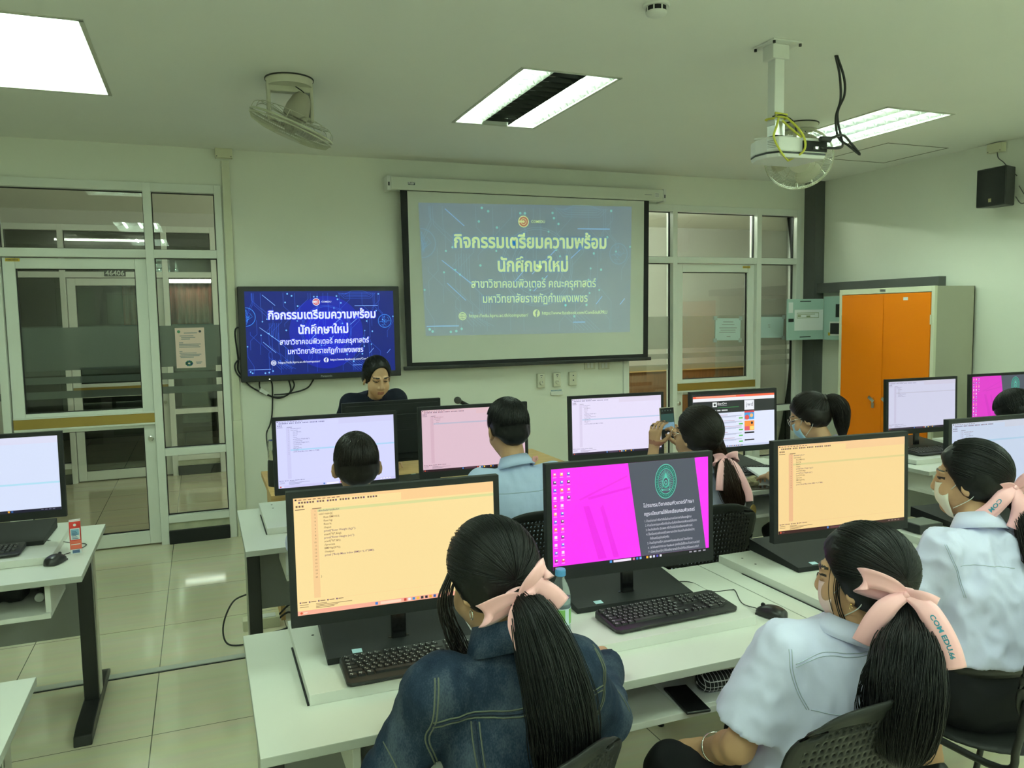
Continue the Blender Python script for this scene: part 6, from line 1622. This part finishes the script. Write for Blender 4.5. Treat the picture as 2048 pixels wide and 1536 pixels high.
# ---- girl holding up the phone
J = J_(pelvis=(2.06, 2.97, .53), chest=(2.075, 2.99, .82), neck=(2.09, 2.985, 1.03), head=(2.095, 3.01, 1.195), R=rotm(18, -2), shL=(1.935, 2.995, .97), shR=(2.245, 2.97, .97),
       elL=(1.925, 3.16, .87), wrL=(2.010, 3.245, 1.095), elR=(2.29, 3.10, .85), wrR=(2.165, 3.245, 1.095), w=.92)
J['handL'] = (V3(.16, .10, 1.), V3(.95, .25, -.1), -1, (14, 30, 30), V3(.55, -.62, .55)); J['handR'] = (V3(-.25, .02, .95), V3(-.5, .8, 0), 1, (40, 55, 40), V3(-.75, -.2, .4))
t, J = person('girl with glasses and long dark hair raising a phone to photograph the screen', J, SKIN, vox=.005)
shirt(t, J, SHIRT, sleeve=.62, loose=1.2, h=.008, collar_h=.035); trousers(t, J, SKIRT, 'skirt', False); shoes(t, J)
hair = hair_cap(t, J, HAIRB, tie=(0, -.105, -.05), n=520, low=-.10, front=.058, vox=.006, r=.0018, puff=1.10)
tw = J['head'] + J['R'] @ V3(.008, -.118, -.085)
tail(hair, J, [J['head'] + V3(.05, -.03, -.02), J['head'] + V3(.062, -.055, -.10), tw + V3(.01, -.012, -.02), (2.155, 2.85, 1.01), (2.17, 2.835, .93), (2.18, 2.83, .87)], [.05, .058, .042, .050, .058, .050, .022], HAIRR, n=460, r=.0011)
glasses(t, J)
out = Vector((-.3, -.94, .1)).normalized(); rt = Vector((.94, -.3, 0)).normalized()
bow(t, J, tw + V3(.0, -.035, .0), rt, up_, out, (.05, -.01), (.055, .0), [[(0, 0, .014), (-.02, -.03, .03), (-.035, -.09, .045), (-.04, -.14, .05)], [(0, 0, .014), (.035, -.03, .03), (.06, -.085, .05), (.085, -.15, .06), (.09, -.19, .06)]], None, .034)
PH = (2.100, 3.262, 1.215)
ph = thing('smartphone', 'smartphone with camera view held up in front of the browsing screen', 'phone', PH, math.radians(-8)); ph.rotation_euler = (math.radians(-4), math.radians(-3), math.radians(-14))
b = MB(); b.box(-.037, .037, -.001, .008, -.078, .078); b.build('body', mat('phone_case', (.55, .50, .42), rough=.4), ph, smooth=0, bevel=.006)
b = MB(); P = Pal(); f0 = lambda x, z: (x, -.0016, z); f1 = lambda x, z: (x, -.0022, z); rect2d(b, -.034, -.075, .034, .075, f0, P((14, 18, 18))); rect2d(b, -.032, -.028, .032, .046, f1, P((46, 78, 72))); rect2d(b, -.032, -.028, .032, .004, f1, P((130, 170, 190))); disc2d(b, 0, -.052, .008, f1, P((200, 200, 205)), 12)
for i in range(4): rect2d(b, -.026 + i * .014, .060, -.021 + i * .014, .064, f1, P((90, 110, 105)))
b.build('display', P.l, ph, smooth=0)
# ---- girl with glasses and blue mask
J = J_(pelvis=(3.08, 3.16, .53), chest=(3.08, 3.19, .82), neck=(3.08, 3.225, 1.025), head=(3.020, 3.315, 1.188), R=rotm(36, 22), shL=(2.925, 3.24, .965), shR=(3.24, 3.19, .965),
       elL=(2.90, 3.34, .79), wrL=(2.945, 3.53, .83), elR=(3.31, 3.35, .78), wrR=(3.20, 3.60, .82), w=.92)
J['handL'] = (V3(.30, .9, -.22), DN + V3(.3, 0, 0), -1, (12, 22, 14), None, 1., 9); J['handR'] = (V3(-.2, .9, 0), DN, 1, (12, 20, 15))
t, J = person('girl with glasses, pony tail and pale blue mask looking down at her desk', J, SKIN, vox=.0055)
shirt(t, J, SHIRT, sleeve=.8, loose=1.2, h=.008, collar_h=.04); trousers(t, J, SKIRT, 'skirt', False); shoes(t, J)
hair = hair_cap(t, J, HAIRB, tie=(0, -.10, .055), n=520, low=-.085, front=.062, vox=.006, r=.0017, puff=1.04)
tw = J['head'] + J['R'] @ V3(0, -.118, .062)
tail(hair, J, [tw, tw + V3(.026, -.028, -.012), tw + V3(.050, -.045, -.06), tw + V3(.060, -.048, -.13), tw + V3(.070, -.045, -.21)], [.016, .030, .044, .044, .036, .016], HAIRB, n=420, r=.0011, ragged=.15)
band(hair, J, tw, mat('grey_band', (.10, .09, .085), rough=.8), 'hair_tie', .019, J['R'] @ V3(0, -1, .3), .014)
mask_mesh(t, J, MASKB, J['R'], J['head']); glasses(t, J)
# ---- boy by the right wall
J = J_(pelvis=(4.72, 3.06, .53), chest=(4.69, 3.10, .80), neck=(4.66, 3.19, .985), head=(4.61, 3.31, 1.115), R=rotm(22, 42), shL=(4.50, 3.16, .93), shR=(4.84, 3.12, .93),
       elL=(4.48, 3.32, .78), wrL=(4.52, 3.58, .80), elR=(4.92, 3.30, .78), wrR=(4.78, 3.58, .80))
J['handL'] = (V3(.2, .95, 0), DN, -1, (12, 20, 15)); J['handR'] = (V3(-.2, .95, 0), DN, 1, (12, 20, 15))
t, J = person('boy with swept black hair and dark mask bowing his head at the right edge', J, SKINL, female=False)
shirt(t, J, SHIRT, sleeve=.8, loose=1.2, h=.010); trousers(t, J, SKIRT); shoes(t, J)
short_hair(t, J, HAIR, 31, 620, low=-.03, puff=1.10, front=.090); mask_mesh(t, J, MASKK, J['R'], J['head'])
# ---- the teacher
J = J_(pelvis=(1.085, 5.58, .86), chest=(1.083, 5.42, 1.10), neck=(1.080, 5.245, 1.225), head=(1.075, 5.145, 1.366), R=rotm(186, 20), shL=(1.235, 5.30, 1.19), shR=(.925, 5.30, 1.175),
       elL=(1.30, 5.28, .95), wrL=(1.18, 5.12, .80), elR=(.86, 5.28, .94), wrR=(.98, 5.10, .80), knL=(1.17, 5.60, .49), knR=(1.0, 5.60, .49), anL=(1.17, 5.64, .09), anR=(1.0, 5.64, .09), hs=1.05)
J['handL'] = (V3(-.2, -.95, 0), DN, -1, (12, 20, 15)); J['handR'] = (V3(.2, -.95, 0), DN, 1, (12, 20, 15))
t, J = person('woman in a black blouse leaning over the teacher desk below the wall display', J, SKINL, vox=.005, extra=lambda S: (S.ell(J['head'] + J['R'] @ V3(0, .040, -.052) * 1.1, V3(.067, .054, .056), .02, J['R'])))
shirt(t, J, NAVY, sleeve=.9, loose=1.2, h=.009, collar=False, name='blouse'); trousers(t, J, SKIRT); shoes(t, J)
hair_cap(t, J, HAIR, tie=(0, -.112, .03), n=480, low=-.05, front=.105, vox=.005, r=.0012, puff=1.03, face=((0, .105, -.010), (.073, .088, .108)))
b = MB(); b.ell(Vector(J['head'] + J['R'] @ V3(0, -.13, .03) * 1.1 - J['o']), (.045, .045, .045), 14, 10); b.build('hair_bun', HAIR, t, smooth=180)
b = MB(); e = Vector(J['head'] + J['R'] @ V3(.086, 0, -.05) - J['o']); b.ell(e, (.005, .005, .009), 8, 6); b.build('earring', mat('gold', ()), t)

# ---- chairs
CH0 = make_chair('black perforated chair turned towards the denim jacket girl, at the bottom of the picture', (.455, 1.51, 0), 24)
for lab, loc, rz in (('black perforated chair of the pink masked girl with the long pony tail', (1.265, 1.475, 0), 3), ('black perforated chair at the right picture edge behind the belted girl', (2.27, 1.67, 0), 4),
                     ('black perforated chair behind the boy in the pale blue shirt', (1.29, 3.22, 0), 0), ('black perforated chair of the girl raising her phone', (1.995, 3.00, 0), -4),
                     ('black perforated chair of the short haired boy behind the amber screen', (.575, 3.22, 0), 0), ('black perforated chair of the girl with glasses and blue mask', (3.08, 3.19, 0), 0), ('black perforated chair of the bowing boy by the right wall', (4.73, 3.06, 0), 0)):
    dup(CH0, loc, math.radians(rz), lab)

# ================================================================== THINGS ON AND UNDER THE DESKS
PET = mat('clear_plastic', (.85, .92, .95), rough=.06); _b = PET.node_tree.nodes['Principled BSDF']; _b.inputs['Transmission Weight'].default_value = .92; _b.inputs['IOR'].default_value = 1.12
t = thing('water_bottle', 'clear water bottle with a blue cap left of the magenta desktop screen', 'bottle', (.978, 2.105, PLT))
b = MB(); b.lathe([(.001, .003), (.024, 0), (.029, .006), (.030, .02), (.0285, .03), (.030, .04), (.030, .075), (.0285, .085), (.030, .095), (.030, .125), (.026, .148), (.015, .172), (.0125, .178), (.0125, .19)], 28); b.build('bottle_body', PET, t, smooth=60)
b = MB(); b.lathe([(.001, .186), (.0155, .186), (.0155, .203), (.014, .206), (.001, .206)], 24)
for i in range(24): a = 2 * PI * i / 24; b.obox((.0155 * math.cos(a), .0155 * math.sin(a), .194), (.0006 * math.cos(a), .0006 * math.sin(a), 0), (-.0009 * math.sin(a), .0009 * math.cos(a), 0), (0, 0, .007))
b.build('cap', mat('cap_blue', (.10, .33, .62), rough=.4), t)
b = MB(); b.lathe([(.0306, .040), (.0308, .042), (.0308, .088), (.0306, .090)], 28, caps=False)
for i in range(28):
    for j in range(1):
        pass
b.m = [1 if (k // 28 == 1 and (k % 28) in (17, 18, 19, 20, 23, 24)) else 0 for k in range(len(b.f))]
b.build('label', [mat('bottle_label', (.60, .72, .80), rough=.4), mat('label_green', (.20, .42, .12), rough=.4)], t)
b = MB(); b.lathe([(.001, .004), (.0275, .006), (.0285, .02), (.0285, .118), (.001, .118)], 24); b.build('water', mat('water', (.70, .84, .88), rough=.05), t); bpy.data.materials['water'].node_tree.nodes['Principled BSDF'].inputs['Transmission Weight'].default_value = .85
t = thing('milk_carton', 'small red drink carton with white and blue label on the left desk', 'carton', (-.545, 3.835, .75), math.radians(6))
b = MB(); b.box(-.022, .022, -.017, .017, 0, .142)
b.build('carton', [mat('carton_red', (.62, .03, .025), rough=.4)], t, smooth=0, bevel=.0015)
b = MB(); fr = lambda x, z: (x, -.0176, z)
rect2d(b, -.018, .062, .018, .112, fr, 0); rect2d(b, -.015, .082, .015, .108, lambda x, z: (x, -.018, z), 1); rect2d(b, -.022, .022, .022, .058, fr, 2); rect2d(b, -.022, .0, .022, .020, fr, 0); rect2d(b, -.014, .003, .014, .017, lambda x, z: (x, -.018, z), 3)
for i in range(6): rect2d(b, -.012, .066 + i * .006, .012 - (i % 3) * .004, .069 + i * .006, lambda x, z: (x, -.0184, z), 3)
rect2d(b, -.018, .040, .018, .043, lambda x, z: (x, -.018, z), 0); disc2d(b, 0, .127, .006, fr, 0, 10)
b.build('printed_label', [mat('carton_white', (.75, .78, .80), rough=.5), mat('carton_blue', (.22, .42, .60), rough=.5), mat('carton_coral', (.72, .13, .08), rough=.5), mat('carton_navy', (.08, .14, .28), rough=.5)], t, smooth=0)
b = MB(); b.box(-.022, .022, -.017, -.008, .142, .1445); b.box(-.022, .022, .008, .017, .142, .1445); b.build('top_flap', mat('carton_white', ()), t, smooth=0)
t = thing('smartphone', 'black smartphone lying on the shelf under the desk edge', 'phone', (1.289, 1.90, .6055), math.radians(-8))
b = MB(); b.box(-.0385, .0385, -.0805, .0805, 0, .009); b.build('body', BLACKP, t, smooth=0, bevel=.006, seg=3)
b = MB(); b.box(-.035, .035, -.077, .077, .009, .0094); b.build('display', BLACKG, t, smooth=0)
t = thing('pencil_case', 'black pencil case with a white grid pattern on the desk shelf', 'pencil case', (1.475, 1.925, .606), math.radians(-6))
def grid_mat():
    m = bpy.data.materials.new('grid_cloth'); m.use_nodes = True; nt = m.node_tree; p = nt.nodes['Principled BSDF']; tc = nt.nodes.new('ShaderNodeTexCoord'); br = nt.nodes.new('ShaderNodeTexBrick'); br.offset = 0
    mp = nt.nodes.new('ShaderNodeMapping'); mp.inputs['Rotation'].default_value = (PI / 2 * .75, 0, 0); nt.links.new(tc.outputs['Object'], mp.inputs[0]); nt.links.new(mp.outputs[0], br.inputs['Vector'])
    br.inputs['Scale'].default_value = 1; br.inputs['Brick Width'].default_value = .0125; br.inputs['Row Height'].default_value = .0125; br.inputs['Mortar Size'].default_value = .0009; br.inputs['Mortar Smooth'].default_value = 0
    br.inputs['Color1'].default_value = br.inputs['Color2'].default_value = (.010, .010, .012, 1); br.inputs['Mortar'].default_value = (.62, .62, .64, 1); nt.links.new(br.outputs['Color'], p.inputs['Base Color']); p.inputs['Roughness'].default_value = .8; return m
S = SDF(); S.cap(V3(-.095, 0, .026), V3(.095, 0, .026), .030, .030, .01, flat=((0, 1, 0), 1.35)); V, F = S.mesh(.005); np_mesh('case', V, F, grid_mat(), t, None, 1)
b = MB(); b.box(-.10, .10, -.004, .004, .0545, .0585); b.build('zip', mat('zip_cream', (.62, .60, .48), rough=.6), t, smooth=0)
def sheet(label, x, y, z, w_, d_, rz, m=PAPER, lines=None, tilt=0):
    t = thing('paper_sheet', label, 'paper', (x, y, z), math.radians(rz)); b = MB(); b.box(-w_ / 2, w_ / 2, -d_ / 2, d_ / 2, 0, .0012); b.build('sheet', m, t, smooth=0)
    if lines:
        b = MB()
        for p in lines: line2d(b, p, .0016, lambda x, y: (x, y, .0016))
        b.build('drawing', INKG, t, smooth=0)
    return t
r = random.Random(3)
sheet('white paper sheets lying on the shelf below the pencil case', 1.40, 1.96, .6052, .30, .20, -4)
sheet('paper sheet with pencil scribbles beside the nearest amber screen', .785, 2.28, PLT, .13, .26, 8, PAPER, [[(x + .016 * math.cos(a), y + .014 * math.sin(a)) for a in [2 * PI * i / 12 for i in range(13)]] for x, y in ((-.03, -.04), (-.01, -.05), (-.02, -.08), (.01, -.08))] + [[(-.04, -.10), (.0, -.07), (.03, -.10), (-.04, -.12), (.04, -.115)]])
t = thing('mini_computer', 'flat black box on the right desk beside the white masked girl', 'device', (2.905, 2.495, PLT), math.radians(-2))
b = MB(); b.box(-.065, .065, -.055, .055, .002, .040); b.build('case', BLACKP, t, smooth=0, bevel=.003)
b = MB(); b.box(-.06, .06, -.05, .05, .040, .0412); b.build('top_pad', mat('grey_pad', (.16, .17, .15), rough=.6), t, smooth=0)
b = MB(); b.box(-.05, .05, -.045, .045, 0, .002); b.build('foot', BLACKM, t, smooth=0)
# shelf of the left desk
t = thing('bag', 'black bag stuffed on the shelf of the left desk', 'bag', (-.87, 3.70, .606)); S = SDF(); S.cap(V3(-.2, 0, .05), V3(.12, .0, .05), .048, .045, .03); S.cap(V3(-.1, -.05, .03), V3(.1, .06, .035), .03, .03, .03); V, F = S.mesh(.008); V = fold(V, F, .008, 22); V[:, 2] = np.maximum(V[:, 2], 0); np_mesh('bag_body', V, F, BLACKM, t)
t = thing('paper_tube', 'white ended roll lying on the shelf of the left desk', 'tube', (-.665, 3.66, .606)); b = MB(); b.lathe([(.001, 0), (.017, 0), (.017, .18), (.001, .18)], 20, (0, 0, .018), Matrix.Rotation(-PI / 2, 3, 'X')); b.build('tube', mat('tube_dark', (.10, .10, .09), rough=.6), t)
b = MB(); b.lathe([(.001, -.004), (.016, -.004), (.018, -.002), (.018, .01), (.016, .012)], 20, (0, 0, .018), Matrix.Rotation(-PI / 2, 3, 'X')); b.build('end_cap', WHITEP, t)
# floor sockets and cables beside the middle row
t = thing('power_box', 'cream floor socket box beside the leg of the middle row desk', 'socket', (.25, 4.60, 0))
b = MB(); b.box(-.10, .10, -.04, .04, 0, .06); b.build('box', CREAM, t, smooth=0, bevel=.003)
b = MB(); b.box(-.02, .08, -.03, .03, .06, .064); b.build('lid', WHITEP, t, smooth=0, bevel=.001)
cable_thing('floor_cable', 'black cable looping on the floor beside the middle row desk', 'cable',
    [[(.19, 4.50, .24), (.10, 4.45, .22), (.045, 4.42, .11), (.06, 4.38, .02), (.16, 4.36, .008), (.30, 4.42, .008)]], .005)
cable_thing('floor_cable', 'tangle of black cables on the floor next to the cream socket box', 'cable',
    [[(.34, 4.60, .03), (.40, 4.55, .08), (.45, 4.58, .02), (.38, 4.50, .008), (.28, 4.46, .008)], [(.34, 4.62, .04), (.42, 4.62, .10), (.46, 4.56, .05), (.44, 4.50, .008), (.32, 4.44, .012)]], .006)
# teacher's desk
t = thing('thermos_jug', 'steel and black thermos jug on the left end of the teacher desk', 'jug', (.405, 4.90, .75))
b = MB(); b.lathe([(.001, 0), (.062, 0), (.064, .06), (.060, .15), (.055, .16), (.001, .16)], 28); b.build('black_base', BLACKP, t)
b = MB(); b.lathe([(.055, .16), (.058, .165), (.058, .26), (.052, .278), (.001, .280)], 28); b.build('steel_top', CHROME, t)
b = MB(); b.box(-.02, .02, -.0665, -.063, .02, .10); b.box(-.006, .010, -.0675, -.066, .04, .07, 1); b.build('label', [WHITEP, INK], t, smooth=0)
t = thing('microphone', 'black microphone on a stand beside the teacher monitor', 'microphone', (1.62, 4.95, .75))
b = MB(); b.lathe([(.001, 0), (.055, 0), (.05, .014), (.008, .02), (.006, .40), (.001, .40)], 20); b.build('stand', BLACKP, t)
ax = Vector((.80, .1, -.42)).normalized(); Q = Vector((0, 0, 1)).rotation_difference(ax).to_matrix(); c0 = Vector((-.07, -.02, .455))
b = MB(); b.lathe([(.013, .03), (.012, .12), (.009, .16), (.001, .16)], 16, c0, Q); b.build('handle', BLACKM, t)
b = MB(); b.ell(c0 + ax * .012, (.024, .024, .026), 16, 12, Q); b.build('head', mat('mic_grille', (.12, .12, .11), rough=.4, metal=.8, bump=.8, bump_scale=600), t)
# beside the girl with the blue mask
t = thing('notebook', 'white notebook propped on the desk by the hand of the blue masked girl', 'notebook', (3.10, 3.70, .795), math.radians(-6)); t.rotation_euler = (math.radians(9), math.radians(4), math.radians(-8))
b = MB(); b.box(-.12, .12, -.08, .08, 0, .010); b.build('pages', PAPER, t, smooth=0)
b = MB(); b.box(-.122, .122, -.082, .082, .010, .0125); b.build('cover', PAPER, t, smooth=0, bevel=.001)
t = thing('pouch', 'crumpled khaki cloth pouch beside the white notebook', 'pouch', (2.90, 3.66, .752)); S = SDF(); S.cap(V3(-.04, -.02, .022), V3(.05, .02, .026), .022, .024, .02); S.cap(V3(0, .04, .015), V3(.03, -.03, .015), .016, .016, .02); V, F = S.mesh(.005); V = fold(V, F, .008, 40); np_mesh('cloth', V, F, mat('khaki_cloth', (.26, .22, .13), rough=.9), t)
t = thing('smartphone', 'dark phone lying at the front desk edge near the khaki pouch', 'phone', (2.90, 3.575, .7505), math.radians(80)); b = MB(); b.box(-.036, .036, -.075, .075, 0, .009); b.build('body', mat('phone_brown', (.10, .08, .06), rough=.5), t, smooth=0, bevel=.005); b = MB(); b.box(-.032, .032, -.07, .07, .009, .0095); b.build('display', BLACKG, t, smooth=0)
t = thing('key_tag', 'gold tag hanging from the desk edge in the middle row', 'key tag', (2.81, 3.515, .75))
b = MB(); b.tube(bez([(0, .03, .004), (0, .0, .004), (0, -.008, -.01), (0, -.008, -.06)], 5), .002, 6); b.build('strap', STEEL, t)
b = MB(); b.lathe([(.001, -.003), (.020, -.003), (.022, 0), (.020, .003), (.001, .003)], 20, (0, -.010, -.10), Matrix.Rotation(PI / 2, 3, 'X') @ Matrix.Diagonal((1, 1.6, 1)) ); b.build('tag', mat('tag_gold', (.38, .26, .08), rough=.4, metal=.6), t)
b = MB(); b.box(-.010, .010, -.014, -.006, -.16, -.135); b.build('key', BLACKM, t, smooth=0)
